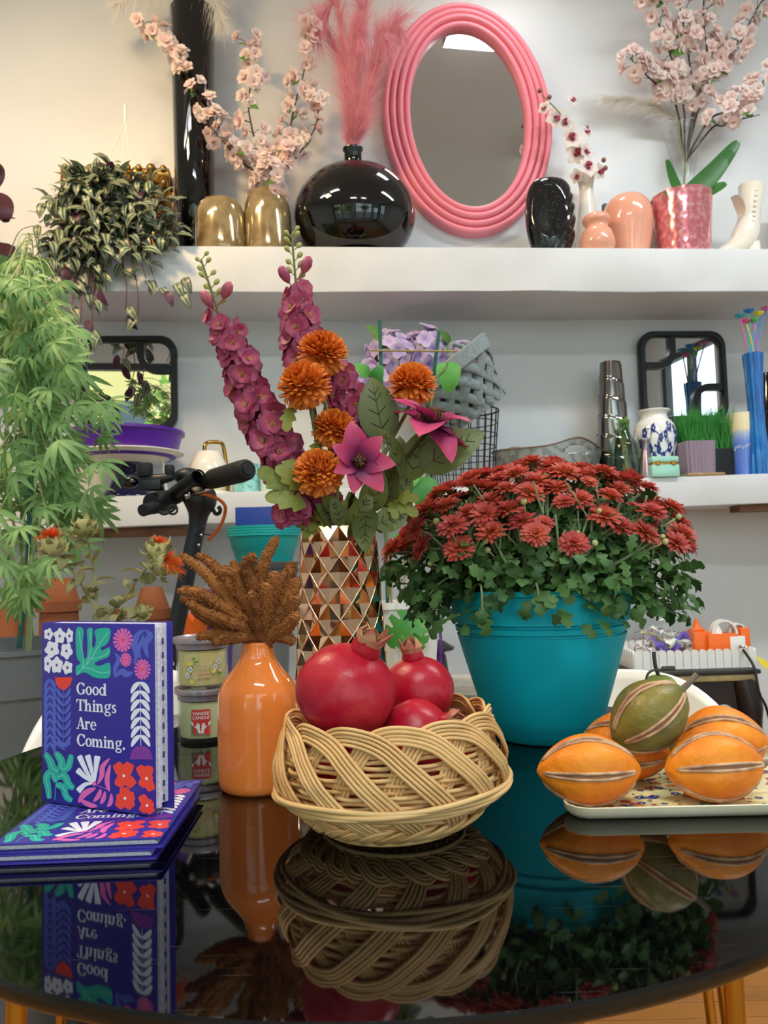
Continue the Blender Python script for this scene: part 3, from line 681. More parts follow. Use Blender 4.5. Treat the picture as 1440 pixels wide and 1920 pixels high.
# white feather wing hung from the ceiling, seen in the pink mirror only
WX = V3((.13, 1.02, 2.62))
t = thing('feather_wing', 'white feather wing hanging below the ceiling, seen in the pink oval mirror', 'decoration', WX)
b = MB(); b.tube([WX+V3((0, 0, .3)), V3((WX.x, WX.y, CEIL))], .001, 4); b.build('thread', M_white, t)
FM = leaf_mesh('feather', M_whitep, L=1, W=.22, curl=.25, nv=5, wave=.03); r = random.Random(4)
for i in range(60):
    f = i/59; q = WX+V3((lerp(-.16, .10, f)+r.uniform(-.01, .01), r.uniform(-.015, .015), .22*cos(f*1.6)-.02))
    put('feather', FM, frame(q, V3((lerp(-.2, .45, f)+r.uniform(-.15, .15), r.uniform(-.1, .1), -1)), V3((0, 1, .2)), r.uniform(-.3, .3), lerp(.12, .30, f)*r.uniform(.8, 1.1)), t)
# ================================================================ things on the lower wall shelf
def mb(px, off): return solve_z(px, off, ms_z, 890)
def wall_xz(px, py, off): q = WP(px, py, off); return (q-W0).dot(WU), q.z
# two black rounded mirrors with inset corner bars
def grid_mirror(lb, x0, y0, x1, y1, flip, cu, cv):
    off = .03; (u0, z1), (u1, z0) = wall_xz(x0, y0, off), wall_xz(x1, y1, off); W_, H_ = u1-u0, z1-z0; r0 = .055
    org = W0+WU*((u0+u1)/2)+WN*off; org.z = z0
    t = thing('mirror', lb, 'mirror', org)
    def L(u, v, d=0): return W0+WU*(u0+(1-u if flip else u)*W_)+WN*(off+d)+V3((0, 0, z0+v*H_))
    rr = r0/W_; ring = []
    for cx, cy, a0 in ((1-rr, 1-rr, 0), (rr, 1-rr, 90), (rr, rr, 180), (1-rr, rr, 270)):
        for i in range(8): a = math.radians(a0+90*i/7); ring.append((cx+rr*cos(a), cy+rr*sin(a)))
    bw = .021/W_; b = MB()
    sec = [(0, -.015), (0, .008), (.15, .014), (.85, .014), (1, .008), (1, -.015)]
    n = len(ring); V = []
    for (u, v) in ring:
        du, dv = .5-u, .5-v
        for q, h in sec:
            k = 1-q*bw*2.0
            V.append(L(.5+(u-.5)*k, .5+(v-.5)*k, h))
    k = len(sec); F = [(i*k+j, i*k+j+1, ((i+1) % n)*k+j+1, ((i+1) % n)*k+j) for i in range(n) for j in range(k-1)]
    b.add(V, F); b.build('frame', M_black, t, smooth=30)
    b = MB(); b.add([L(.5+(u-.5)*(1-bw), .5+(v-.5)*(1-bw), -.004) for u, v in ring], [tuple(range(n))]); b.build('glass', M_mirror, t, smooth=False)
    for (a, c, s) in ((cu, cv, 1), (1-cu, 1-cv, -1)):    # bar: down from the top, round, out to the side
        e = 1-bw if s > 0 else bw; R_ = .16
        pts = [(a, e)]+[(a+s*R_*(1-cos(i*pi/12)), c+s*R_*(1-sin(i*pi/12))) for i in range(7)]+[(e, c)]
        b = MB(); V = []; P = [V3((*q, 0)) for q in pts]
        for i, q in enumerate(P):
            d = (P[min(i+1, len(P)-1)]-P[max(i-1, 0)]).normalized(); nn = V3((-d.y, d.x, 0))*bw*.55
            for sg, h in ((-1, -.01), (-1, .011), (1, .011), (1, -.01)): z = q+nn*sg; V.append(L(z.x, z.y, h))
        b.add(V, [(i*4+j, i*4+(j+1) % 4, i*4+4+(j+1) % 4, i*4+4+j) for i in range(len(P)-1) for j in range(4)]); b.build('bar', M_black, t, smooth=35)
grid_mirror('black rounded square mirror above the purple tray', 150, 631, 333, 808, False, .63, .64)
grid_mirror('black rounded square mirror behind the blue and white jar', 1196, 622, 1366, 790, True, .62, .62)
# navy stand, cream dish, purple tray
M_navy = mat('navy_glaze', '15133f', rough=.12, coat=.5); M_purple = mat('purple_plastic', '57209c', rough=.3)
p = mb(240, .20); z1 = ht(p, 240, 870, .2); z2 = ht(p, 240, 850, .2); z3 = ht(p, 240, 812, .2); q = S(p, 1)
b = MB(); b.lathe([(0, 0)]+prof([(50*q, 0), (48*q, .01), (36*q, z1*.35), (30*q, z1*.6), (36*q, z1*.9), (40*q, z1), (36*q, z1), (28*q, z1*.6), (0, z1*.55)], 5), 36, p)
b.build('pedestal_vase', M_navy, org=p, label='dark navy waisted pedestal under the purple tray', cat='vase')
p2 = p+V3((0, 0, z1)); h = z2-z1
b = MB(); b.lathe([(0, 0), (62*q, 0), (78*q, h*.5), (104*q, h*.9), (104*q, h), (100*q, h), (70*q, h*.5), (0, h*.4)], 48, p2)
b.build('cream_dish', mat('cream_enamel', 'e9e4d6', rough=.3), org=p2, label='shallow cream dish under the purple tray', cat='dish')
p3 = p+V3((0, 0, z1+h*.42+.001)); h = z3-z1-h*.42
b = MB(); b.lathe([(0, 0), (84*q, 0), (88*q, .004), (100*q, h*.85), (105*q, h*.9), (105*q, h), (100*q, h), (86*q, .01), (0, .008)], 56, p3); b.build('purple_tray', M_purple, org=p3, label='wide purple plastic plant saucer on the navy pedestal', cat='tray')
# candle warmer lamp: cream shade on a brass arm
p = mb(398, .17); q = S(p, 1)
t = thing('warmer_lamp', 'cream shaded candle warmer lamp with a bent brass arm', 'lamp', p)
b = MB(); b.lathe([(0, 0), (40*q, 0), (42*q, .004), (42*q, .012), (0, .014)], 32, p); b.build('base', M_cream, t)
A_ = [mb(427, .13)+V3((0, 0, .012)), WP(428, 905, .13), WP(424, 870, .13), WP(419, 838, .13), WP(413, 830, .14), WP(400, 829, .15), WP(389, 830, .16), WP(384, 836, .17), WP(384, 850, .17)]
b = MB(); b.tube(cat_(A_, 5), .0065, 10); b.build('arm', M_brass, t)
c = WP(391, 878, .17); zt = WP(391, 847, .17).z-c.z; q = S(c, 1)
b = MB(); b.lathe([(37*q, -17*q), (37*q, 0), (22*q, zt*.97), (20*q, zt), (5*q, zt), (5*q, zt-.004), (19*q, zt-.006), (34*q, -.003), (34.5*q, -17*q)], 40, c); b.build('shade', M_cream, t, smooth=45)
M_wax = mat('cream_wax', 'e9e2c0', rough=.5, sss=.2)
p = p+V3((0, 0, .014))
b = MB(); b.lathe([(0, 0), (25*q, 0), (26*q, .005), (26*q, .05), (0, .05)], 28, p); b.build('candle_jar', M_wax, org=p, label='pale cream candle under the candle warmer lamp', cat='candle')
M_tealg = mat('turquoise_glass', '6fc0bd', rough=.12, col2='a8e0dc', vscale=60, crng=(.4, .6), coat=.5); M_paleg = mat('pale_green_glass', 'd2e6d8', rough=.12, coat=.4)
for (px, hw, top, m, n, lb) in ((462, 25, 871, M_tealg, 'glass_candle', 'turquoise crackled glass candle jar beside the warmer lamp'), (515, 27, 880, M_paleg, 'glass_candle', 'pale green glass candle jar right of the turquoise one')):
    p = mb(px, .20); R = S(p, hw); H = ht(p, px, top, .2)
    b = MB(); b.lathe([(0, 0), (R*.95, 0), (R, .006), (R, H), (R*.92, H), (R*.92, H*.8), (0, H*.8)], 32, p); b.build(n, m, org=p, label=lb, cat='candle')
# white stick seen above the scooter
# wire basket with a tipped grey woven felt basket of lilac flowers
M_wire = mat('dark_wire', '3a3532', rough=.5, metal=.6)
p = mb(868, .16); q = S(p, 1); H = ht(p, 868, 772, .16)
t = thing('wire_basket', 'tall dark wire mesh basket on the shelf', 'basket', p)
rb, rt = 58*q, 72*q; NW = 26
for i in range(NW):
    a = 2*pi*i/NW; b = MB(); b.tube([p+V3((rb*cos(a), rb*.8*sin(a), .003)), p+V3((rt*cos(a), rt*.8*sin(a), H))], .0018, 4); b.build('upright_wire', M_wire, t)
for k, f in enumerate((.02, .2, .36, .52, .68, .84, 1)):
    b = MB(); R_ = lerp(rb, rt, f); pts = [p+V3((R_*cos(2*pi*i/28), R_*.8*sin(2*pi*i/28), .003+f*(H-.003))) for i in range(29)]; b.tube(pts, .003 if f == 1 else .0018, 5, caps=False); b.build('ring_wire', M_wire, t)
b = MB()
for i in range(-3, 4): x = i*rb/3.6; y = math.sqrt(max(0, rb*rb-x*x))*.8; b.tube([p+V3((x, -y, .003)), p+V3((x, y, .003))], .0018, 4)
b.build('bottom_wires', M_wire, t)
M_felt = mat('grey_felt', '8f9a9b', rough=.95, col2='7d8889', vscale=90, sheen=.3)
ctr = WP(895, 775, .17); top = WP(846, 712, .17); ax = (top-ctr).normalized(); Lb = S(ctr, 112); R1 = S(ctr, 62); R2 = S(ctr, 92)
top = ctr+ax*Lb; FM_ = zframe(ctr, ax+V3((0, -.12, 0)))
t = thing('felt_basket', 'grey woven felt basket tipped over on the wire basket', 'basket', ctr)
b = MB(); b.lathe([(0, 0), (R1, 0), (R1*1.03, .02), (R1*.98, .02), (0, .006)], 40, M=FM_); b.build('base', M_felt, t)
b = MB(); b.lathe([(R2*.97, Lb-.045), (R2*1.03, Lb-.045), (R2*1.06, Lb), (R2*1.0, Lb+.004), (R2*.96, Lb)], 48, M=FM_); b.build('rim_band', M_felt, t)
for s in (-1, 1):
    for i in range(14):
        a0 = 2*pi*i/14; P = []; n = 10; V = []
        for j in range(n+1):
            f = j/n; a = a0+s*f*1.15; rr = lerp(R1, R2, f)+.004*s*cos(f*pi*4+i*pi); z = .008+f*(Lb-.02)
            for k in (-1, 1): aa = a+k*s*.0; V.append(FM_ @ V3((rr*cos(a+k*.075), rr*sin(a+k*.075), z+k*s*-.012)))
        b = MB(); b.add(V, [(2*j, 2*j+1, 2*j+3, 2*j+2) for j in range(n)]); o = b.build('strip', M_felt, t, smooth=True)
        md = o.modifiers.new('solid', 'SOLIDIFY'); md.thickness = .003
b = MB(); b.tube(cat_([FM_ @ V3((R2*.9, .03*i, Lb+(.035 if i == 0 else 0))) for i in (-1, 0, 1)], 6), .008, 8); b.build('handle', M_felt, t)
M_lil = mat('lilac_petal', 'c6a6e0', rough=.6, uvramp=[(0, 'a27cd4'), (.4, 'd0b8ee'), (1, 'e8dcf6')], uvaxis=1, rnd='f0d4ec', transl=.35)
fb = MB()
for i in range(4): fb.add(*leaf(.5, .56, lambda t: sin(pi*min(1, .15+t*.75))**.55, curl=.35, nv=3), M=Matrix.Rotation(pi/2*i, 4, 'Z') @ Matrix.Rotation(.3, 4, 'X'))
LFM = fb.mesh('floret', M_lil); r = random.Random(9)
for i, (x, y, rad, off, lb) in enumerate(((735, 668, 45, .22, 'lilac artificial hydrangea head behind the left green stake'), (800, 665, 48, .20, 'lilac artificial hydrangea head between the two green stakes'), (862, 690, 44, .17, 'lilac artificial hydrangea head against the grey basket rim'), (658, 735, 36, .22, 'pinkish lilac hydrangea head low on the left beside the orange pompoms'), (705, 715, 40, .20, 'lilac hydrangea head lower left under the green stake'), (775, 725, 46, .17, 'lilac hydrangea head low behind the rightmost orange pompom'))):
    c = WP(x, y, off); R = S(c, rad); t = thing('hydrangea_head', lb, 'flower', c)
    b = MB(); b.sph(c, R*.75, 12, 8); b.tube(cat_([c, c.lerp(ctr, .5)+V3((0, 0, -.03)), ctr+ax*.02], 4), .004, 5); b.build('core', M_gstem, t)
    for j in range(46):
        z = 1-2*(j+.5)/46; a = j*2.39996; d = V3((math.sqrt(1-z*z)*cos(a), math.sqrt(1-z*z)*sin(a), z))
        if d.y > .5: continue
        put('floret', LFM, zframe(c+d*R*r.uniform(.82, 1.05), d+jit(.35, r), r.uniform(0, 6), R*r.uniform(.62, .85)), t)
    if i < 3:
        for j in range(2): put('leaf', CLF, frame(c+V3((r.uniform(-R, R), -R*.6, r.uniform(-.5, .9)*R)), V3((r.uniform(-1, 1), -.4, r.uniform(-.2, .8))), V3((0, -1, .3)), 0, S(c, 42)), t)
# galvanised tub with raised handle ends
M_galv = mat('galvanised_steel', '8b8d8a', rough=.38, metal=.75, col2='a9aba6', vscale=45, vdet=1, crng=(.42, .55), bump=.05)
p = mb(1028, .16); q = S(p, 1); rx, ry = 104*q, 62*q; hb = ht(p, 930, 848, .16); hp = ht(p, 1075, 824, .22)
def tubfn(u, v):
    a = 2*pi*u; k = math.exp(-((math.atan2(sin(a+1.15), cos(a+1.15)))/.42)**2)+math.exp(-((math.atan2(sin(a+1.15-pi), cos(a+1.15-pi)))/.42)**2)
    hh = hb+(hp-hb)*k; f = .84+.16*v; return p+WROT.to_3x3() @ V3((rx*f*cos(a), ry*f*sin(a), hh*v))
b = MB(); b.grid(tubfn, 120, 30, closeu=True)
def inslot(f):
    us = [b.uv[i] for i in f]; a = 2*pi*(sum(x for x, _ in us)/4) if max(x for x, _ in us)-min(x for x, _ in us) < .5 else 0; v = sum(y for _, y in us)/4
    for s in (0, pi):
        d = math.atan2(sin(a+1.15-s), cos(a+1.15-s))
        if abs(d) < .27 and abs(v-.74) < .085*(1 if abs(d) < .2 else .6): return True
    return False
b.f = [f for f in b.f if not inslot(f)]; b.m = [0]*len(b.f)
t = thing('steel_tub', 'oval galvanised steel tub with raised slotted handle end', 'tub', p)
o = b.build('wall', M_galv, t); md = o.modifiers.new('solid', 'SOLIDIFY'); md.thickness = .003
b = MB(); b.lathe([(0, 0), (.84, 0), (.84, .004), (0, .004)], 48, M=Matrix.Translation(p) @ WROT @ Matrix.Diagonal((rx, ry, 1, 1))); b.build('floor_plate', M_galv, t)
b = MB(); b.tube([tubfn(i/120, 1) for i in range(121)], .0032, 6, caps=False); b.build('rim', mat('rusty_rim', '7d6a5e', rough=.5, metal=.6), t)
# twisted silver vase
M_silver = mat('smoked_silver', '8d8885', rough=.14, metal=1)
p = mb(1154, .11); q = S(p, 1); H = ht(p, 1144, 680, .11); tl = WP(1144, 680, .11)-p-V3((0, 0, H))
def tw(u, v):
    a = 2*pi*u; R = lerp(41, 18.5, v**.85)*q; sp = (v*6.2+u) % 1
    k = 1+.07*(sp-.5)+.03*cos(4*a-v*5); return p+V3((R*k*cos(a), R*k*sin(a), H*v))+tl*v
b = MB(); b.grid(tw, 60, 90, closeu=True)
b.grid(lambda u, v: tw(u, 1)*(1)+(p+V3((0, 0, H*(1-v*.3)))+tl-tw(u, 1)).project(V3((0, 0, 1)))+(p+tl+V3((0, 0, H))-tw(u, 1))*.12, 60, 3, closeu=True)
b.build('twisted_vase', M_silver, org=p, label='tall smoky silver vase twisted in tapering ridges', cat='vase', smooth=50)
# glass bottle with rooted cuttings
p = mb(1172, .235); q = S(p, 1); H = ht(p, 1166, 794, .235)
t = thing('glass_bottle', 'small clear glass bottle with rooting cuttings in water', 'bottle', p)
b = MB(); b.lathe(prof([(0, .001), (27*q, 0), (28*q, .004), (28*q, H*.52), (22*q, H*.68), (12*q, H*.86), (11*q, H*.95), (13*q, H), (11*q, H), (9.5*q, H*.9), (25*q, H*.5), (25*q, .006)], 4), 36, p); b.build('glass', thin_glass('bottle_glass', 'e2ebe4'), t)
r = random.Random(6); M_root = mat('cutting_green', '8ea34a', rough=.5, rnd='b7a65a')
for i in range(5):
    P = cat_([p+V3((r.uniform(-12, 12)*q, r.uniform(-10, 10)*q, H*.12)), p+V3((r.uniform(-8, 8)*q, r.uniform(-6, 6)*q, H*.5)), p+V3((r.uniform(-4, 4)*q, 0, H*.97))], 5); b = MB(); b.tube(P, .0016, 5)
    for j in range(5): s = P[2]; b.tube([s, s+jit(.012, r), s+V3((r.uniform(-.02, .02), r.uniform(-.02, .02), -.02))], .0006, 4)
    b.build('cutting', M_root, t)
for i in range(5): put('leaf', CLF, frame(p+V3((0, 0, H*r.uniform(.75, 1))), V3((r.uniform(-.6, .6), -.5, 1)), V3((0, -1, .3)), 0, S(p, 26)), t)
# blue and white jar, its painting laid on the glaze
M_porc = mat('white_porcelain', 'efeeea', rough=.08, coat=.5); M_cob = mat('cobalt_paint', '26377f', rough=.12, coat=.5)
p = mb(1232, .18); q = S(p, 1); H = ht(p, 1229, 770, .18)
JP = prof([(24*q, 0), (26*q, .004), (29*q, H*.15), (37*q, H*.45), (39.5*q, H*.62), (35*q, H*.79), (25*q, H*.88), (24*q, H*.94), (29.5*q, H*.985), (29.5*q, H)], 6)
t = thing('ginger_jar', 'white porcelain jar painted with blue flowering branches', 'jar', p)
b = MB(); b.lathe([(0, 0)]+JP+[(25*q, H), (21*q, H*.9), (0, H*.7)], 56, p); b.build('body', M_porc, t)
def jr(z):
    for (r0, z0), (r1, z1) in zip(JP, JP[1:]):
        if z0 <= z <= z1: return lerp(r0, r1, (z-z0)/max(1e-9, z1-z0))
    return JP[-1][0]
def JS(s, f, e=.0004): a = -pi/2+s; z = f*H; rr = jr(z)+e; return p+V3((rr*cos(a), rr*sin(a), z))
b = MB(); r = random.Random(12)
def jline(pts, w):
    P = cat_([V3((s, f, 0)) for s, f in pts], 6); V = []
    for i, c in enumerate(P):
        d = (P[min(i+1, len(P)-1)]-P[max(i-1, 0)]); d = V3((d.x, d.y*1.6, 0)).normalized(); nn = V3((-d.y, d.x/1.6, 0))*w*(1-.5*i/len(P))
        V += [JS(c.x-nn.x, c.y-nn.y), JS(c.x+nn.x, c.y+nn.y)]
    b.add(V, [(2*i, 2*i+1, 2*i+3, 2*i+2) for i in range(len(P)-1)])
def jflower(s, f, R):
    for k in range(5):
        a = 2*pi*k/5; c = [(s+R*.6*cos(a)+R*.42*cos(2*pi*i/7), f+(R*.6*sin(a)+R*.42*sin(2*pi*i/7))*.62) for i in range(7)]; b.add([JS(*x) for x in c], [tuple(range(7))])
def jleaf(s, f, a, L):
    c = [(0, 0), (.5, .22), (1, 0), (.5, -.22)]; b.add([JS(s+L*(x*cos(a)-y*sin(a)), f+.62*L*(x*sin(a)+y*cos(a))) for x, y in c], [(0, 1, 2, 3)])
for br in (((.1, .08), (.05, .3), (.35, .45), (.2, .62), (.45, .72)), ((-.2, .1), (-.35, .3), (-.6, .45), (-.75, .66)), ((.05, .3), (-.2, .42), (-.1, .58), (-.45, .70)), ((.35, .12), (.6, .3), (.8, .55), (.75, .7)), ((-.5, .08), (-.9, .25), (-1.1, .5)), ((.9, .1), (1.1, .4), (1.0, .62))):
    jline(br, .028)
    for s, f in br[1:]:
        jflower(s+r.uniform(-.06, .06), f+r.uniform(-.02, .02), r.uniform(.1, .15))
        for k in range(3): jleaf(s+r.uniform(-.1, .1), f+r.uniform(-.05, .05), r.uniform(0, 6.2), r.uniform(.12, .2))
b.build('painted_branches', M_cob, t, smooth=True)
# small metal bud vase, mint lidded box
p = mb(1213, .265); q = S(p, 1); H = ht(p, 1217, 825, .265)
b = MB(); b.lathe([(0, 0)]+prof([(16*q, 0), (17*q, .004), (11*q, H*.5), (7*q, H*.8), (8.5*q, H), (7*q, H), (5*q, H*.8), (0, H*.7)], 5), 28, p); b.build('metal_bud_vase', mat('satin_mauve_metal', '9c8d94', rough=.25, metal=.9), org=p, label='small satin metal cone vase in front of the blue and white jar', cat='vase')
M_mint = mat('mint_glaze', 'a3dbc9', rough=.2, coat=.4)
p = mb(1239, .27); q = S(p, 1); H = ht(p, 1238, 858, .27); t = thing('mint_box', 'small mint green lidded box with a gold clasp band', 'box', p); M = Matrix.Translation(p) @ WROT
b = MB(); b.box((0, 0, H*.3), (53*q, 48*q, H*.6), M=M); b.build('body', M_mint, t, bevel=.004)
b = MB(); b.box((0, 0, H*.85), (52*q, 47*q, H*.3), M=M); b.build('lid', M_mint, t, bevel=.005)
b = MB(); b.box((0, 0, H*.65), (48*q, 44*q, H*.11), M=M); b.build('band', M_brass, t, bevel=.001)
for s in (-1, 1): b = MB(); b.box((s*15*q, -23.5*q, H*.66), (7*q, 4*q, H*.2), M=M); b.build('clasp', M_brass, t, bevel=.001)
# ribbed amethyst glass on a wooden coaster
p = mb(1309, .24); q = S(p, 1); M_board = mat('light_wood', 'b89468', rough=.55, col2='9a774e', vscale=18)
b = MB(); b.box((0, 0, .005), (72*q, 66*q, .010), M=Matrix.Translation(p) @ WROT); b.build('coaster', M_board, org=p, label='thin square wooden coaster under the ribbed purple glass', cat='coaster', bevel=.002)
p = mb(1305, .24)+V3((0, 0, .0105)); H = ht(p, 1305, 830, .24); hw = 28*q
sq = []
for i in range(112):
    a = 2*pi*i/112; k = 1/max(abs(cos(a)), abs(sin(a))); k = min(k, 1.28); rr = hw*k*(1+.028*(1 if i % 4 < 2 else -1)); sq.append((rr*cos(a), rr*sin(a)))
b = MB(); n = 112; V = [V3((x*(f if k < 2 else .9), y*(f if k < 2 else .9), z)) for k, (f, z) in enumerate(((.94, 0), (1, H), (.9, H), (.9, .008))) for x, y in sq]
b.add(V, [(k*n+i, k*n+(i+1) % n, (k+1)*n+(i+1) % n, (k+1)*n+i) for k in range(3) for i in range(n)]+[tuple(range(n))[::-1], tuple(3*n+i for i in range(n))], M=Matrix.Translation(p) @ WROT)
b.build('ribbed_glass', mat('amethyst_glass', 'b39fb3', rough=.15, trans=.35, ior=1.3), org=p, label='ribbed purple glass tumbler on the wooden coaster', cat='tumbler', smooth=20)
# boxed artificial grass
p = mb(1324, .16); q = S(p, 1); H = ht(p, 1324, 845, .16); Hg = ht(p, 1324, 768, .16)
t = thing('grass_box', 'black box of bright green artificial grass', 'plant', p); M = Matrix.Translation(p) @ WROT
b = MB(); b.box((0, 0, H/2), (96*q, 60*q, H), M=M); b.build('box', M_black, t, bevel=.002)
M_grass = mat('plastic_grass', '3f9a3a', rough=.45, col2='2a7a2c', vscale=30, transl=.2); b = MB(); r = random.Random(13)
for i in range(620):
    x, y = r.uniform(-46, 46)*q, r.uniform(-28, 28)*q; strand(b, M @ V3((x, y, H*.98)), V3((r.uniform(-.22, .22), r.uniform(-.2, .2), 1)), (Hg-H)*r.uniform(.75, 1.12), .0019, r.uniform(-.05, .1), 3, r)
b.build('blades', M_grass, t, kind='stuff', smooth=True)
# blue and cream pillar
p = mb(1396, .20); q = S(p, 1); H = ht(p, 1390, 776, .2); lean = WP(1390, 776, .2)-p-V3((0, 0, H))
t = thing('pillar_vase', 'cream and blue dip-glazed cylinder vase with a white wave line', 'vase', p)
M_dip = mat('dip_glaze', 'e9ddb4', rough=.18, coat=.4, uvramp=[(0, '5a79cf'), (.52, '5f80d2'), (.66, '9eb0d6'), (.74, 'e9ddb4'), (1, 'efe4bd')], uvaxis=1, vdist=.12, vscale=4)
b = MB(); b.grid(lambda u, v: p+V3((24*q*cos(2*pi*u), 24*q*sin(2*pi*u), H*v))+lean*v, 40, 12, closeu=True)
b.add([p+lean+V3((24*q*cos(2*pi*i/40), 24*q*sin(2*pi*i/40), H)) for i in range(40)], [tuple(range(40))], [(.5, 1)]*40); b.build('body', M_dip, t)
b = MB(); b.tube([p+lean*f+V3((24.3*q*cos(a), 24.3*q*sin(a), H*f)) for a, f in [(-pi+i*pi/30, .42+.10*i/30+.045*abs(((i*.37) % 1)-.5)*2*(-1)**i) for i in range(31)]], .0016, 5); b.build('wave_line', M_white, t)
# tall blue fluted vase with coloured stick flowers
M_blue = mat('blue_glass', '0f73c4', rough=.08, coat=.6, col2='0a5aa8', vscale=9)
p = mb(1424, .24); q = S(p, 1); H = ht(p, 1411, 664, .24); lean = WP(1411, 664, .24)-p-V3((0, 0, H))
R_ = [v.y for v in cat_([V3((0, y, 0)) for y in (21, 19, 15.5, 14, 14.5, 16, 18.5)], 6)]; n = len(R_)-1
b = MB(); b.grid(lambda u, v: p+lean*v+V3((R_[round(v*n)]*q*(1+.05*cos(12*2*pi*u+v*3))*cos(2*pi*u), R_[round(v*n)]*q*(1+.05*cos(12*2*pi*u+v*3))*sin(2*pi*u), H*v)), 96, n, closeu=True)
b.grid(lambda u, v: p+lean+V3((17*q*(1-v*.1)*cos(2*pi*u), 17*q*(1-v*.1)*sin(2*pi*u), H*(1-v*.25))), 40, 2, closeu=True); b.lathe([(0, .003), (20*q, 0)], 40, p)
b.build('fluted_vase', M_blue, org=p, label='tall bright blue fluted glass vase at the right end of the shelf', cat='vase', smooth=60)
bt = p+lean*.55+V3((0, 0, H*.5))
for i, (x, y, c1, c2, lb) in enumerate(((1387, 592, '2a9aa8', 'c46aa8', 'plastic stick flower with a teal head on a pink stem'), (1404, 583, '2f7fd0', '38a8b0', 'plastic stick flower with a blue head on a teal stem'), (1423, 588, 'd9d23a', '2fa0d8', 'plastic stick flower with a yellow head on a light blue stem'), (1398, 602, 'd05a8a', 'd9c23a', 'plastic stick flower with a pink head on a yellow stem'), (1437, 578, 'd86ab0', '4a8ae0', 'plastic stick flower with a pink head on a blue stem'), (1412, 600, '58b85a', 'd06ab0', 'plastic stick flower with a small green head on a magenta stem'))):
    hd = WP(x, y, .24); t = thing('stick_flower', lb, 'flower', bt)
    b = MB(); b.tube(cat_([bt, WP(1411+(i-2.5)*4, 664, .24), hd], 6), .0028, 6); b.build('stem', mat('plastic_%s' % c2, c2, rough=.4), t)
    b = MB(); s = S(hd, 9); b.lathe([(.15*s, -s*.6), (s, s*.1), (s*1.05, s*.25), (s*.6, s*.05), (0, -s*.1)], 12, hd, wob=lambda a, z: 1+.18*cos(6*a)); b.build('head', mat('plastic_%s' % c1, c1, rough=.4), t)
# dark patterned jar cut by the frame edge
p = mb(1452, .13); q = S(p, 1); H = ht(p, 1450, 700, .13)
b = MB(); b.lathe([(0, 0)]+prof([(18*q, 0), (22*q, H*.2), (23*q, H*.6), (16*q, H*.9), (14*q, H), (12*q, H*.9), (0, H*.8)], 4), 28, p); b.build('dark_jar', M_speck, org=p, label='dark jar behind the blue vase at the edge of view', cat='jar')
# ================================================================ the round table and what stands on it
TZ = .75; TC = V3((-.016, .904, TZ)); TR = .489
M_top = mat('black_granite', '020203', rough=.03, ior=1.6, col2='1c1e1d', vscale=900, vdet=0, crng=(.70, .80))
nt = M_top.node_tree; N = nt.nodes; tc = N.new('ShaderNodeTexCoord')     # hairline scratches: long thin voronoi-free noise streaks in two directions
def streak(rot, sc_, lo):
    mp = N.new('ShaderNodeMapping'); mp.inputs['Rotation'].default_value = (0, 0, rot); mp.inputs['Scale'].default_value = (sc_*.025, sc_, 1); nt.links.new(tc.outputs['Object'], mp.inputs[0])
    nz = N.new('ShaderNodeTexNoise'); nz.inputs['Scale'].default_value = 1; nz.inputs['Detail'].default_value = 1; nt.links.new(mp.outputs[0], nz.inputs['Vector'])
    mr = N.new('ShaderNodeMapRange'); mr.inputs['From Min'].default_value = lo; mr.inputs['From Max'].default_value = lo+.03; nt.links.new(nz.outputs[0], mr.inputs[0]); return mr.outputs[0]
s1, s2, s3 = streak(.5, 420, .735), streak(-.7, 380, .74), streak(1.3, 500, .75)
a1 = N.new('ShaderNodeMath'); a1.operation = 'MAXIMUM'; nt.links.new(s1, a1.inputs[0]); nt.links.new(s2, a1.inputs[1])
a2 = N.new('ShaderNodeMath'); a2.operation = 'MAXIMUM'; nt.links.new(a1.outputs[0], a2.inputs[0]); nt.links.new(s3, a2.inputs[1])
mr = N.new('ShaderNodeMapRange'); mr.inputs['To Min'].default_value = .035; mr.inputs['To Max'].default_value = .35; nt.links.new(a2.outputs[0], mr.inputs[0]); nt.links.new(mr.outputs[0], N['Principled BSDF'].inputs['Roughness'])
M_edge = mat('black_edge', '0c0c0d', rough=.25)
M_goldleg = mat('gold_chrome', 'd0983a', rough=.12, metal=1)
tb = thing('round_table', 'round glossy black table with gold legs in the foreground', 'table', (TC.x, TC.y, 0))
b = MB(); b.lathe([(0, -.013), (TR-.004, -.013), (TR-.001, -.010), (TR, -.006), (TR, -.002), (TR-.002, 0), (0, 0)], 160, TC); b.build('tabletop', M_top, tb, smooth=35)
for k in range(4):
    a = math.radians(-45.6+90*k); q = TC+V3((.397*cos(a), .397*sin(a), -.0135)); g = V3((TC.x+.397*cos(a), TC.y+.397*sin(a), 0))
    b = MB(); b.tube([g, q], .0076, 16); b.build('leg', M_goldleg, tb)
b = MB(); b.tube([(TC.x+.397*cos(i*pi/40), TC.y+.397*sin(i*pi/40), .2) for i in range(81)], .009, 10, caps=False); b.build('ring', M_goldleg, tb)

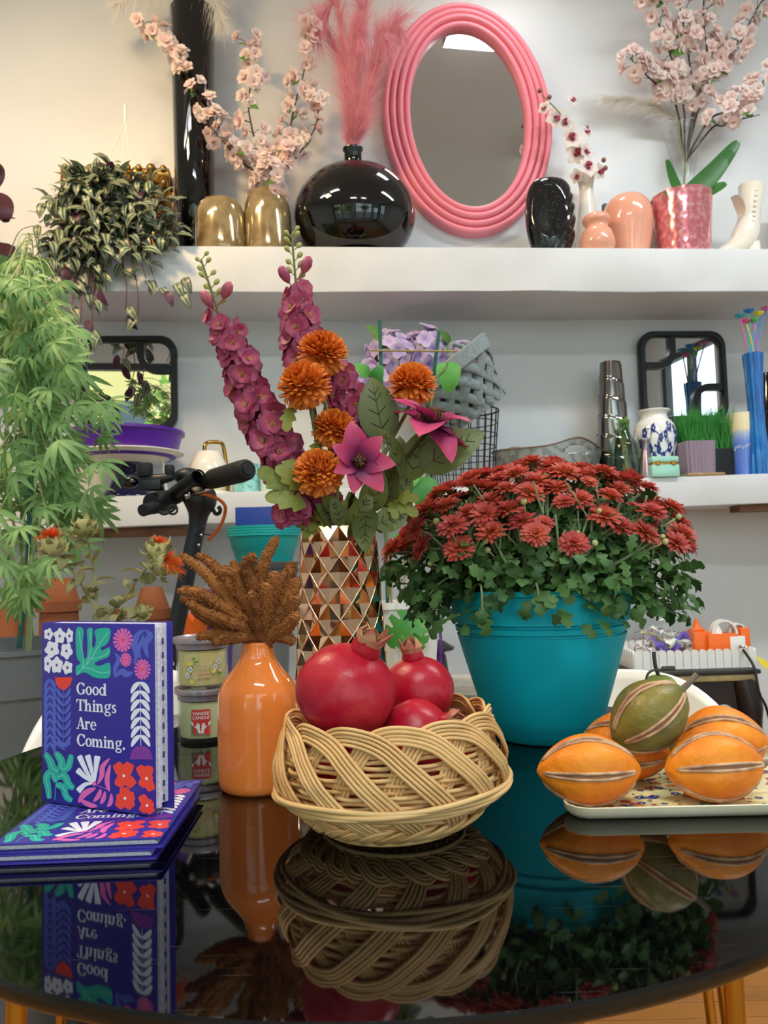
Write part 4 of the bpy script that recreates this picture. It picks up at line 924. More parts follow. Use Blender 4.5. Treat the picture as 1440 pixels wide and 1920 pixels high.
# ---- planners: printed cover, title, pages
M_cov = mat('indigo_cover', '3a3192', rough=.28, spec=.3); M_page = mat('page_edges', 'e8e4ea', rough=.8, col2='cdc6d0', vscale=400)
M_tab = mat('index_tab', '3b3d7c', rough=.5)
PC = {k: mat('print_'+k, c, rough=.3, spec=.3) for k, c in dict(white='ece9f2', teal='2fb09c', red='ee4a3a', pink='e56bb0', blue='5a66c4', purple='8a3f9c', vein='9fe0d0').items()}
PK = list(PC)
def uv_(x, y): u = (x-50)/1075; t = 85+u*30; bt = 1705+u*145; return u, (bt-y)/(bt-t)
class Art:
    def __init__(s, W, H, z): s.b = MB(); s.W = W; s.H = H; s.z = z; s.k = 0
    def pt(s, u, v, e=0): return V3((u*s.W, v*s.H, s.z+e+s.k*4e-6))
    def poly(s, pts, col, smooth=5, raw=False, e=0):
        s.k = (s.k+1) % 12
        P = cat_([V3((x, y, 0)) for x, y in pts], smooth, True) if smooth else [V3((x, y, 0)) for x, y in pts]
        s.b.add([s.pt(*(uv_(q.x, q.y) if not raw else (q.x, q.y)), e) for q in P], [tuple(range(len(P)))], mi=PK.index(col))
    def rib(s, pts, w, col, n=6, raw=False, e=0):
        s.k = (s.k+1) % 12
        P = cat_([V3((x, y, 0)) for x, y in pts], n) if n else [V3((x, y, 0)) for x, y in pts]; k = len(P); V = []
        for i, q in enumerate(P):
            d = (P[min(i+1, k-1)]-P[max(i-1, 0)]).normalized(); nn = V3((-d.y, d.x, 0)); f = i/(k-1)
            ww = w(f) if callable(w) else w
            for sg in (-1, 1): z = q+nn*sg*ww/2; V.append(s.pt(*(uv_(z.x, z.y) if not raw else (z.x, z.y)), e))
        s.b.add(V, [(2*i, 2*i+1, 2*i+3, 2*i+2) for i in range(k-1)], mi=PK.index(col))
    def blob(s, x, y, rx, ry, n, amp, col, ph=0, e=0, m=40):
        s.poly([(x+rx*(1+amp*cos(n*2*pi*i/m+ph))*cos(2*pi*i/m), y+ry*(1+amp*cos(n*2*pi*i/m+ph))*sin(2*pi*i/m)) for i in range(m)], col, 0, e=e)
def lens(w): return lambda f: w*max(.03, sin(pi*f)**.75)
def fat(w): return lambda f: w*(.25+.75*sin(pi*min(1, .12+f*.80))**.6)
def cover_art(W, H, z):
    A = Art(W, H, z)
    for i, (x, y, rx, ry) in enumerate(((122, 190, 48, 55), (235, 210, 58, 72), (333, 210, 38, 70), (158, 328, 73, 78), (303, 348, 60, 76), (115, 460, 40, 88), (205, 475, 60, 78), (312, 500, 52, 62))):
        A.blob(x, y, rx*.95, ry*.92, 5, .13, 'white', i*1.3); A.blob(x, y, 11, 15, 2, .05, 'purple', e=.00008)
    A.poly([(398, 150), (470, 150), (464, 260), (462, 390), (482, 420), (504, 395), (510, 260), (506, 155), (560, 150), (553, 295), (572, 322), (592, 255), (585, 160), (720, 150), (722, 240), (690, 295), (640, 322), (652, 348), (720, 322), (716, 400), (630, 438), (580, 462), (592, 485), (640, 486), (720, 464), (722, 588), (640, 604), (560, 588), (480, 545), (402, 570), (398, 490), (440, 462), (402, 390)], 'teal', 4)
    for v in (((402, 568), (470, 500), (540, 430), (600, 330), (705, 185)), ((460, 508), (470, 400), (440, 270), (428, 165)), ((502, 470), (545, 330), (540, 230), (534, 160)), ((545, 425), (620, 412), (690, 385), (715, 350)), ((460, 505), (540, 515), (630, 552), (718, 545))): A.rib(v, 5, 'vein', e=.00008)
    for x, y, rx, ry, n in ((845, 258, 92, 108, 15), (870, 437, 54, 64, 13), (1020, 527, 74, 94, 15)):
        for i in range(n):
            a = 2*pi*i/n; A.rib([(x+rx*.15*cos(a), y+ry*.15*sin(a)), (x+rx*cos(a), y+ry*sin(a))], lambda f, rx=rx, n=n: rx*5.2/n*(.25+.75*f)*(1 if f < .93 else .6), 'pink', 8)
        A.blob(x, y, rx*.17, ry*.16, 3, 0, 'red', e=.00008)
    for pts, wd in (([(1050, 168), (985, 205), (950, 290), (968, 400), (942, 482)], 58), ([(1050, 170), (1092, 220), (1048, 300), (1072, 430)], 62), ([(1040, 205), (1005, 290), (985, 370), (1012, 430)], 40), ([(765, 372), (805, 430), (772, 510), (768, 602)], 44), ([(772, 592), (830, 545), (880, 570), (936, 552)], 62)): A.rib(pts, lens(wd), 'blue')
    for i in range(8): f = i/7; A.rib([(272, 704), (lerp(215, 330, f), 660), (lerp(198, 350, f), 588)], lambda q: 6+18*q, 'red')
    A.rib([(135, 600), (138, 1215)], 6, 'blue'); A.rib([(275, 700), (272, 1180)], 6, 'blue')
    for i in range(9):
        y = 600+i*72
        for s in (-1, 1): A.rib([(136, y), (136+s*34, y+42), (136+s*(58 if s < 0 else 60), y+118)], lens(32), 'blue')
    for i in range(7):
        y = 775+i*72
        for s in (-1, 1): A.rib([(274, y), (274+s*40, y-36), (274+s*72, y-92)], lens(32), 'blue')
    for i in range(4): A.rib([(150+i*22, 1165+i*4), (220+i*30, 1195), (290+i*18, 1250-i*26)], lens(30), 'blue')
    A.rib([(997, 640), (1000, 1215)], 5, 'white')
    for i in range(7):
        y = 642+i*80
        for s in (-1, 1): A.rib([(998, y), (998+s*45, y+36), (998+s*84, y+104)], lens(44), 'white')
    for i in range(9): f = i/8; A.rib([(lerp(975, 1030, f), 1222), (lerp(930, 1075, f), 1262), (lerp(912, 1095, f), 1338)], lambda q: 8+14*q, 'purple')
    A.rib([(185, 1692), (198, 1540), (240, 1400)], 7, 'teal')
    for pts, wd in (([(222, 1440), (160, 1405), (140, 1350), (88, 1275)], 78), ([(238, 1410), (250, 1345), (190, 1268)], 74), ([(240, 1420), (315, 1400), (350, 1290)], 70), ([(200, 1530), (150, 1450), (100, 1490), (118, 1590), (130, 1680)], 72), ([(208, 1490), (280, 1480), (325, 1560), (375, 1590)], 72), ([(198, 1560), (265, 1580), (300, 1665), (355, 1702)], 66)):
        A.rib(pts, fat(wd), 'teal'); A.rib(pts, 4, 'vein', e=.00008)
    for pts, wd in (([(560, 1540), (500, 1450), (425, 1300)], 58), ([(566, 1535), (540, 1420), (505, 1295)], 60), ([(575, 1535), (585, 1420), (600, 1305)], 64), ([(555, 1545), (480, 1490), (405, 1425)], 60), ([(552, 1552), (480, 1560), (412, 1620)], 60)): A.rib(pts, lambda f, wd=wd: wd*(.12+.88*f**.8)*(1 if f < .95 else .75), 'white')
    for pts, wd in (([(600, 1560), (640, 1480), (650, 1400), (718, 1325)], 50), ([(712, 1625), (690, 1520), (722, 1380)], 46), ([(415, 1722), (480, 1640), (585, 1590)], 56), ([(425, 1690), (520, 1740), (600, 1755)], 46), ([(560, 1715), (610, 1660), (630, 1600)], 44), ([(625, 1735), (655, 1690), (672, 1620)], 40), ([(690, 1760), (722, 1720), (730, 1640)], 40)): A.rib(pts, lens(wd), 'pink')
    A.blob(570, 1553, 17, 20, 3, .05, 'pink', e=.00008); A.rib([(575, 1560), (630, 1582), (700, 1605)], 6, 'pink')
    for x, y, sx, sy, ph, pet in ((845, 1485, 1.0, 1.05, 0, ((-62, -95), (55, -95), (80, 75), (-50, 78))), (1050, 1510, .85, 1.0, 0, ((-72, -100), (28, -100), (48, 95), (-55, 60), (50, 20))), (855, 1685, .95, .95, 0, ((-5, -90), (80, -20), (60, 80), (-65, 75), (-75, 5))), (1052, 1750, .8, .85, 0, ((-58, -95), (55, -35), (50, 70), (-60, 55)))):
        for dx, dy in pet: A.rib([(x-dx*.08, y-dy*.08), (x+dx*sx*1.12, y+dy*sy*1.12)], lambda f, k=sx: 100*k*(.3+.7*sin(pi*min(1, .1+f*.78))**.7), 'red', 9)
        A.blob(x, y, 12, 13, 3, 0, 'white', e=.00012)
    return A.b
# bold old-style serif letters drawn as strokes (x-height 1, cap height 1.42)
def letters():
    G = {}
    def ring(x, y, rx, ry, tx, ty, a0=0, a1=360, n=36):
        P = []
        for i in range(n+1):
            a = math.radians(lerp(a0, a1, i/n)); P.append(((x+rx*cos(a), y+ry*sin(a)), (x+(rx-tx)*cos(a), y+(ry-ty)*sin(a))))
        return [('strip', P)]
    def bar(x0, y0, x1, y1, w, w2=None):
        d = V3((x1-x0, y1-y0, 0)).normalized(); nn = (-d.y*.5, d.x*.5); w2 = w2 or w
        return [('strip', [((x0+nn[0]*w, y0+nn[1]*w), (x0-nn[0]*w, y0-nn[1]*w)), ((x1+nn[0]*w2, y1+nn[1]*w2), (x1-nn[0]*w2, y1-nn[1]*w2))])]
    def serif(x, y, wd, up): return [('poly', [(x-wd/2, y), (x+wd/2, y), (x+wd/2, y+.08*up), (x+wd*.2, y+.16*up), (x-wd*.2, y+.16*up), (x-wd/2, y+.08*up)])]
    def ball(x, y, r): return [('poly', [(x+r*cos(i*pi/8), y+r*sin(i*pi/8)) for i in range(16)])]
    st = .27
    def stem(x, y0, y1, f=1, hd=0): return bar(x, y0, x, y1, st)+(serif(x, y0, .5, 1) if f else [])+([('poly', [(x-.3, y1-.06), (x+st/2, y1+.03), (x+st/2, y1-.2), (x-st/2, y1-.2)])] if hd else [])
    G['o'] = (1.0, ring(.48, .5, .48, .53, .27, .13))
    G['d'] = (1.08, ring(.44, .5, .44, .53, .25, .13)+stem(.82, .0, 1.45, 0, 1)+[('poly', [(.70, 0), (1.08, 0), (1.08, .08), (.95, .14), (.70, .2)])])
    G['G'] = (1.35, ring(.66, .71, .66, .75, .31, .13, 42, 318)+bar(1.08, .08, 1.08, .62, .27)+[('poly', [(.78, .62), (1.32, .62), (1.32, .54), (.78, .54)])]+bar(1.13, .98, 1.13, 1.42, .12)+bar(1.05, 1.2, 1.13, 1.0, .16))
    G['C'] = (1.28, ring(.66, .71, .66, .75, .31, .13, 40, 320)+bar(1.13, .96, 1.13, 1.42, .12)+bar(1.05, 1.22, 1.14, 1.0, .17)+bar(1.02, .2, 1.2, .38, .12))
    G['T'] = (1.24, stem(.6, 0, 1.42)+bar(.05, 1.36, 1.15, 1.36, .12)+[('poly', [(0, 1.42), (.14, 1.42), (.2, 1.3), (.08, .98), (0, .98)]), ('poly', [(1.2, 1.42), (1.06, 1.42), (1.0, 1.3), (1.12, .98), (1.2, .98)])])
    arch = lambda x: [('strip', [((x+.10+.28*(1-cos(i*pi/10)), .62+.40*sin(i*pi/10)**.8), (x+.16+.13*(1-cos(i*pi/10))*1.25, .62+.22*sin(i*pi/10))) for i in range(8)])]+[('strip', [((x+.10+.28*(1-cos(.7*pi)), .62+.40*sin(.7*pi)**.8), (x+.36, .62+.22*sin(.7*pi))), ((x+.69, .6), (x+.42, .6))])]
    G['n'] = (1.12, stem(.18, 0, 1.0, 1, 1)+arch(.2)+stem(.75, 0, .64))
    G['h'] = (1.12, stem(.18, 0, 1.45, 1, 1)+arch(.2)+stem(.75, 0, .64))
    G['m'] = (1.68, stem(.18, 0, 1.0, 1, 1)+arch(.2)+stem(.75, 0, .64)+arch(.77)+stem(1.32, 0, .64))
    G['i'] = (.54, stem(.22, 0, 1.0, 1, 1)+ball(.2, 1.28, .15))
    G['r'] = (.82, stem(.18, 0, 1.0, 1, 1)+bar(.25, .72, .5, .93, .16)+ball(.62, .86, .16))
    G['e'] = (.96, ring(.47, .5, .47, .53, .26, .12, 0, 318)+bar(.2, .53, .93, .53, .1))
    G['s'] = (.76, [('strip', [((.58, .98), (.58, .72)), ((.42, 1.03), (.44, .88)), ((.22, .99), (.33, .86)), ((.06, .82), (.28, .76)), ((.08, .60), (.28, .68)), ((.28, .43), (.42, .58)), ((.43, .34), (.63, .47)), ((.45, .24), (.70, .28)), ((.38, .12), (.60, .06)), ((.30, .1), (.34, -.03)), ((.18, .12), (.12, .0)), ((.1, .32), (.06, .03))])])
    G['g'] = (1.0, ring(.44, .68, .40, .36, .22, .10)+ring(.46, -.17, .46, .27, .17, .12)+bar(.2, .36, .2, .10, .16)+bar(.2, .1, .7, .05, .16)+ball(.84, .98, .12)+bar(.66, .9, .84, 1.0, .12))
    G['A'] = (1.42, bar(.68, 1.42, .24, .04, .1)+bar(.70, 1.42, 1.14, .04, .32)+bar(.36, .42, 1.0, .42, .1)+serif(.22, 0, .44, 1)+serif(1.12, 0, .52, 1))
    G['.'] = (.4, ball(.2, .13, .16)); return G
GLY = letters()
def title(W, H, z):
    A = Art(W, H, z)
    for word, y, x0, x1 in (('Good', 742, 402, 692), ('Things', 892, 400, 786), ('Are', 1055, 400, 594), ('Coming.', 1207, 405, 860)):
        adv = sum(GLY[c][0] for c in word); u0, v0 = uv_(x0, y); u1 = (x1-50)/1075; su = (u1-u0)/adv; sv = .0445; x = 0
        for c in word:
            for kind, P in GLY[c][1]:
                A.k = (A.k+1) % 12
                f = lambda q: A.pt(u0+(x+q[0])*su, v0+q[1]*sv)
                if kind == 'poly': A.b.add([f(q) for q in P], [tuple(range(len(P)))])
                else: A.b.add([f(q) for pr_ in P for q in pr_], [(2*i, 2*i+1, 2*i+3, 2*i+2) for i in range(len(P)-1)])
            x += GLY[c][0]
    return A.b
BW, BH = .137, .170
def planner(lb, M, T, printed, tabs=True):
    org = M @ V3((BW/2, 0, T/2)); t = thing('planner_book', lb, 'book', org); c = .0016
    b = MB(); b.box((BW/2, BH/2, T-c/2), (BW, BH, c), M=M); b.build('front_cover', M_cov, t, bevel=.0006)
    b = MB(); b.box((BW/2+.001, BH/2, c/2), (BW, BH, c), M=M); b.build('back_cover', M_cov, t, bevel=.0006)
    b = MB(); b.box((c/2, BH/2, T/2), (c, BH, T-2*c), M=M); b.build('spine', M_cov, t, smooth=False)
    n = 5; h = (T-2*c)/n
    for i in range(n):
        b = MB(); b.box((BW/2-.002-(i % 2)*.0012, BH/2+(.003 if i < 2 else 0), c+h*(i+.5)), (BW-.006, BH-.008, h*.94), M=M); b.build('page_block', M_page, t, smooth=False)
    if tabs:
        for i in range(12): b = MB(); b.box((BW-.0035, .012+i*.0128, T*.36), (.0016, .0055, .0009), M=M); b.build('tab', M_tab, t, smooth=False)
    if printed:
        b = cover_art(BW, BH, T+.00012); b.v = [M @ q for q in b.v]; b.build('cover_print', [PC[k] for k in PK], t, smooth=False)
        b = title(BW, BH, T+.0003); b.v = [M @ q for q in b.v]; b.build('title', PC['white'], t, smooth=False)
def axes(o, x, y):
    x = V3(x).normalized(); z = x.cross(V3(y)).normalized(); y = z.cross(x)
    return Matrix.Translation(o) @ Matrix((x, y, z)).transposed().to_4x4()
T1 = .0087
fr = PZ(303, 1570, TZ+2*T1); br = PZ(375, 1468, TZ+2*T1)
yd = (br-fr).normalized(); xd = V3((yd.y, -yd.x, 0))
M1 = axes(fr-xd*BW-V3((0, 0, T1)), xd, yd); yd2 = V3((yd.x+.012, yd.y, 0)).normalized(); xd2 = V3((yd2.y, -yd2.x, 0))
M2 = axes(fr-xd*BW-V3((.005, .001, 2*T1-.0002)), xd2, yd2)
planner('indigo planner lying flat at the bottom of the two under the upright one', M2, T1-.0002, False, False)
planner('indigo flowered planner lying flat directly under the upright one', M1, T1-.0002, True, False)
BL = PZ(78, 1505, TZ+2*T1); xs = V3((cos(math.radians(23.5)), -sin(math.radians(23.5)), 0)); TS = .025
zs = xs.cross(V3((0, 0, 1))); M3 = axes(BL-zs*TS+V3((0, 0, .0012)), xs, (0, 0, 1))
planner('indigo flowered planner standing upright with its title facing out', M3, TS, True)

# ---- two stacked jar candles
def text_mb(s, size, bold=0):
    cu = bpy.data.curves.new('txt', 'FONT'); cu.body = s; cu.size = size; cu.align_x = 'CENTER'; cu.offset = bold
    o = bpy.data.objects.new('txt', cu); me = bpy.data.meshes.new_from_object(o)
    V = [v.co.copy() for v in me.vertices]; F = [tuple(p.vertices) for p in me.polygons]
    bpy.data.objects.remove(o); bpy.data.curves.remove(cu); bpy.data.meshes.remove(me); return V, F
M_lid = mat('brushed_pewter', 'a69aa0', rough=.35, metal=.6); M_wax1 = mat('yellow_wax', 'f0dc9c', rough=.45, sss=.15); M_wax2 = mat('pale_green_wax', 'e9e8ba', rough=.45, sss=.15)
M_cg = thin_glass('candle_glass', 'fbfdfa'); M_red = mat('label_red', 'd8403a', rough=.4); M_grn = mat('label_green', '2f8a5e', rough=.4); M_lw = mat('label_white', 'f3f0ea', rough=.4); M_salmon = mat('label_salmon', 'e2684e', rough=.4)
M_faint = mat('label_faint', 'ecd9b8', rough=.5); M_peachp = mat('label_peach', 'eab58e', rough=.5); M_lemon = mat('label_lemon', 'ecd95a', rough=.5); M_leafp = mat('label_leaf', '4f9a4a', rough=.5); M_tile = mat('label_tile', '5f86b4', rough=.5)
cb = PZ(383, 1395, TZ); R = S(cb, 49); q = ray(383, 1395); cb = cb+V3((q.x, q.y, 0)).normalized()*R; RC = R
def jar_candle(lb, base, H, wax, ang, design):
    t = thing('jar_candle', lb, 'candle', base); lidh = .0165; gh = H-lidh+.003
    b = MB(); b.lathe([(0, .0005), (RC*.93, .0005), (RC*.985, .003), (RC, .010), (RC, gh), (RC-.002, gh), (RC-.002, .011), (RC*.9, .006), (0, .006)], 48, base); b.build('jar', M_cg, t)
    b = MB(); b.lathe([(0, .0065), (RC*.9, .0065), (RC-.0026, .012), (RC-.0026, gh-.004), (0, gh-.004)], 48, base); b.build('wax', wax, t)
    RL = RC+.0045
    b = MB(); b.lathe([(RC+.0005, gh-.002), (RC+.001, H-.009), (RC+.0022, H-.0085), (RL, H-.0075), (RL+.0006, H-.002), (RL, H), (RL-.0015, H+.0003), (RL-.003, H-.002), (0, H-.002)], 56, base); b.build('lid', M_lid, t, smooth=30)
    fa = math.atan2(-base.y, -base.x)+ang
    def onj(x, y, e=.0003): a = fa+x/RC; return base+V3(((RC+e)*cos(a), (RC+e)*sin(a), y))
    def pl(b, pts, e=.0003, mi=0):
        b.add([onj(x, y, e) for x, y in pts], [tuple(range(len(pts)))], mi=mi)
    def tx(b, s, x, y, size, e, mi, bold=0): V, F = text_mb(s, size, bold); b.add([onj(x+v.x, y+v.y, e) for v in V], F, mi=mi)
    b = MB()
    if design == 'red':
        w_, h_, y0 = .0128, .0335, .0125
        for i in range(8):
            x0, x1 = lerp(-w_, w_, i/8), lerp(-w_, w_, (i+1)/8); r0 = .002 if i in (0,) else 0; r1 = .002 if i == 7 else 0
            pl(b, [(x0, y0+(r0*.5)), (x1, y0+(r1*.5)), (x1, y0+h_-r1*.5), (x0, y0+h_-r0*.5)], .0003, 0)
        pl(b, [(-w_, y0+.0165), (-w_, y0), (-.0035, y0), (0, y0+.004)], .0005, 1)
        for s in (-1, 1):
            pl(b, [(s*w_, y0+.0145), (s*w_, y0+.0185), (s*.0, y0+.0045), (s*.001, y0+.0005)], .0007, 2)
            for a_, l_ in ((.25, .013), (.55, .011)): pl(b, [(s*.0005, y0+.002), (s*(.0005+l_*sin(a_)-.0022), y0+.002+l_*cos(a_)), (s*(.0005+l_*sin(a_)), y0+.003+l_*cos(a_)), (s*(.0005+l_*sin(a_)+.002), y0+.002+l_*cos(a_))], .0009, 2)
        pl(b, [(.0035, y0), (w_, y0), (w_, y0+.0150), (0, y0+.003)], .0005, 3)
        tx(b, 'YANKEE', 0, y0+.0262, .0060, .0008, 2, .0001); tx(b, 'CANDLE', 0, y0+.0208, .0058, .0008, 2, .0001)
        b.build('label', [M_red, M_grn, M_lw, M_salmon], t, smooth=False)
    else:
        tx(b, 'YANKEE', 0, .034, .0062, .0004, 0); tx(b, 'CANDLE', 0, .029, .0062, .0004, 0); [pl(b, [(x0_, y_), (x0_+.0022, y_), (x0_+.0022, y_+.0032), (x0_, y_+.0032)], .0004, 1) for y_, n_ in ((.0225, 5), (.0175, 6)) for x0_ in [(-n_/2+i_)*.0031 for i_ in range(n_)]]
        for s, x, y in ((1, -.018, .029), (1, -.0225, .021), (1, .021, .0385), (1, .0165, .031), (-1, .0245, .0255), (-1, .019, .0385)):
            pl(b, [(x, y-.0048), (x+.0036, y), (x, y+.0048), (x-.0036, y)], .0004, 2 if s > 0 else 1); pl(b, [(x, y-.0022), (x+.0017, y), (x, y+.0022), (x-.0017, y)], .0006, 4 if s > 0 else 2)
        for x, y in ((-.017, .037), (-.021, .0365), (.0135, .0255), (-.016, .0125)): pl(b, [(x+.0034*cos(i*.63), y+.0028*sin(i*.63)) for i in range(10)], .0005, 3)
        for x, y, a in ((-.0165, .0425, .6), (-.013, .0405, -.5), (.019, .0215, .3), (.0215, .0195, .9)): pl(b, [(x, y), (x+.0045*cos(a)-.0012*sin(a), y+.0045*sin(a)*.5+.0012), (x+.007*cos(a), y+.005*sin(a)), (x+.0045*cos(a)+.0012*sin(a), y+.0045*sin(a)*.5-.0014)], .0006, 5)
        b.build('label', [M_faint, M_peachp, M_lw, M_lemon, M_tile, M_leafp], t, smooth=False)
H1 = S(cb, 97)
jar_candle('pale jar candle with a red and green label, bottom of the stack', cb, H1, M_wax2, -.12, 'red')
jar_candle('yellow jar candle with a lemon design, on top of the other', cb+V3((-.001, -.001, H1-.0012)), S(cb, 95), M_wax1, .05, 'lemon')

# ---- orange bottle vase with dried amaranth
M_orange = mat('orange_glaze', 'f7873c', rough=.09, coat=.4)
f0 = PZ(487, 1495, TZ); d0 = ray(487, 1495); rb = S(f0, 72); OV = f0+V3((d0.x, d0.y, 0)).normalized()*rb; OV.z = TZ
q = S(OV, 1); H = PT(494, 1203, OV.y).z-TZ
b = MB(); b.lathe([(0, 0)]+prof([(66*q, 0), (73*q, .004), (75.5*q, .016), (76*q, H*.32), (75*q, H*.60), (67*q, H*.71), (48*q, H*.81), (35*q, H*.88), (30*q, H*.95), (29.5*q, H*.99), (28.5*q, H), (26*q, H*.995), (26.5*q, H*.9), (40*q, H*.78), (0, H*.6)], 6), 64, OV)
b.build('bottle_vase', M_orange, org=OV, label='glossy orange bottle-shaped vase holding rust brown dried spikes', cat='vase')
M_amar = mat('amaranth_brown', '96592a', rough=.95, col2='663a1a', vscale=160, rnd='a0642e')
M_dstem = mat('dry_stem', '8a7a50', rough=.8)
oc = MB(); oc.add([V3(v) for v in ((1, 0, 0), (-1, 0, 0), (0, 1, 0), (0, -1, 0), (0, 0, 1), (0, 0, -1))], [(0, 2, 4), (2, 1, 4), (1, 3, 4), (3, 0, 4), (2, 0, 5), (1, 2, 5), (3, 1, 5), (0, 3, 5)])
def spike(t, pts, w, seed):
    r = random.Random(seed); P = cat_(pts, 8); k = len(P); b = MB()
    rad = [w*(.30+.80*sin(pi*min(1, (i/(k-1))*.72+.14)))*(1 if i < k-2 else .55) for i in range(k)]
    b.tube(P, [x*.9 for x in rad], 8)
    Lt = sum((P[i+1]-P[i]).length for i in range(k-1)); n = int(Lt/.0011*w/.006*4.2)
    for i in range(n):
        x = r.random()*(k-1.001); j = int(x); c = P[j].lerp(P[j+1], x-j); d = (P[j+1]-P[j]).normalized(); o = uvec(r); o = (o-d*o.dot(d)).normalized(); s = r.uniform(.0008, .0015)
        b.add([c+o*lerp(rad[j], rad[j+1], x-j)*r.uniform(.75, 1.1)+q_*s for q_ in oc.v], oc.f)
    b.build('tassel', M_amar, t, smooth=False)
mo = OV+V3((0, 0, H-.015))
def A_(x, y, dy=0): return PT(x, y, OV.y+dy)
for lb, root, spikes in (('rust brown dried amaranth branch drooping left over the candles', mo+V3((-.005, 0, 0)), (
        ([(470, 1170), (430, 1130), (385, 1075), (338, 1040), ], .0062, .0), ([(472, 1165), (440, 1115), (400, 1060), (370, 1040)], .006, .03), ([(470, 1175), (420, 1140), (375, 1112), (333, 1108)], .0062, -.03), ([(470, 1180), (415, 1150), (370, 1130), (338, 1122)], .0062, -.01), ([(470, 1185), (425, 1165), (385, 1150), (350, 1130)], .006, -.05),
        ([(472, 1190), (430, 1180), (395, 1165), (360, 1145)], .0062, .02), ([(470, 1195), (430, 1192), (395, 1190), (368, 1196)], .006, -.03), ([(475, 1195), (440, 1198), (415, 1200), (400, 1206)], .0055, -.05), ([(480, 1170), (455, 1110), (440, 1075), (405, 1072)], .007, -.02), ([(485, 1160), (475, 1100), (462, 1060), (478, 1042)], .0075, -.03), ([(490, 1150), (490, 1080), (500, 1045), (520, 1006)], .0065, .0), ([(484, 1165), (470, 1105), (450, 1080), (435, 1052)], .006, .03))),
        ('rust brown dried amaranth branch standing upright against the gold vase', mo+V3((.006, 0, 0)), (
        ([(505, 1175), (520, 1120), (535, 1085), (552, 1055)], .0085, .02), ([(508, 1180), (530, 1140), (545, 1110), (560, 1085)], .0085, .0), ([(508, 1185), (528, 1160), (545, 1140), (556, 1120)], .008, -.03), ([(500, 1175), (505, 1130), (512, 1100), (515, 1072)], .008, -.02), ([(508, 1192), (530, 1180), (545, 1168), (556, 1152)], .0075, -.04), ([(496, 1185), (494, 1150), (497, 1120), (500, 1095)], .0075, -.04), ([(505, 1195), (525, 1192), (540, 1196), (550, 1205)], .0065, -.03), ([(490, 1190), (480, 1160), (478, 1135), (470, 1110)], .0075, -.045)))):
    t = thing('amaranth_branch', lb, 'dried flower', root+V3((0, 0, -.06)))
    b = MB(); b.tube([root+V3((0, 0, -.06)), root+V3((0, 0, .01)), root+V3((0, 0, .03))], .004, 6)
    for i, (pts, w_, dy) in enumerate(spikes):
        P = [root+V3((0, 0, .0))]+[A_(x, y, dy*(j+1)/len(pts)) for j, (x, y) in enumerate(pts)]
        spike(t, P, w_, 100+i)
    b.build('stem', M_dstem, t)

# ---- gold diamond-faceted vase
M_copper = mat('rose_gold', 'f6d2b0', rough=.09, metal=1)
GV = V3((PT(640, 1230, .975).x, .975, TZ)); q = .975/1440
GH = PT(638, 988, .975).z-TZ; z_at = lambda py: PT(640, py, .975).z-TZ
rows = 15; nd = 12; dz = GH/rows
def gr(f): return lerp(.0625, .0475, f) if f > .12 else lerp(.058, .0625, f/.12)
nodes = [[(gr(j/rows), j*dz, 2*pi*(i+.5*(j % 2))/nd-.2) for i in range(nd)] for j in range(rows+1)]
def cyl(r_, z, a): return GV+V3((r_*cos(a), r_*sin(a), z))
b = MB(); rid = []
for j in range(1, rows):
    f = j/rows; z = j*dz
    for i in range(nd):           # diamond centred on the row between two nodes
        a = 2*pi*(i+.5*(1-(j % 2)))/nd-.2+(0 if j % 2 == 0 else 0); hw = pi/nd
        aC = 2*pi*(i+.5*((j+1) % 2))/nd-.2
        L_, R_, D_, U_ = (gr(f), z, aC-hw), (gr(f), z, aC+hw), (gr((j-1)/rows), z-dz, aC), (gr((j+1)/rows), z+dz, aC)
        c = cyl(gr(f)-.0065, z, aC); V = [cyl(*L_), cyl(*D_), cyl(*R_), cyl(*U_), c]
        b.add(V, [(0, 1, 4), (1, 2, 4), (2, 3, 4), (3, 0, 4)]); rid += [(V[0], V[1]), (V[1], V[2])]
# closing triangles at the rim and the foot, rim and inside
for (j, s) in ((0, 1), (rows, -1)):
    f = j/rows
    for i in range(nd):
        aC = 2*pi*(i+.5*(j % 2))/nd-.2; hw = pi/nd
        V = [cyl(gr(f), j*dz, aC-hw*0-0), cyl(gr(f), j*dz, aC+2*hw), cyl(gr((j+s)/rows), (j+s)*dz, aC+hw)]
        b.add(V, [(0, 1, 2) if s > 0 else (1, 0, 2)])
b.lathe([(gr(1), GH), (gr(1)-.003, GH), (gr(1)-.010, GH*.8), (.03, GH*.5), (0, GH*.45)], 24, GV); b.lathe([(0, .0005), (gr(0)*.99, .0005)], 24, GV)
t = thing('faceted_vase', 'tall rose gold vase with mirror-like diamond facets', 'vase', GV)
b.build('body', M_copper, t, smooth=False)
b = MB()
for p0, p1 in rid: b.tube([p0, p1], .0009, 4, caps=False)
b.build('facet_edges', M_copper, t, smooth=True)

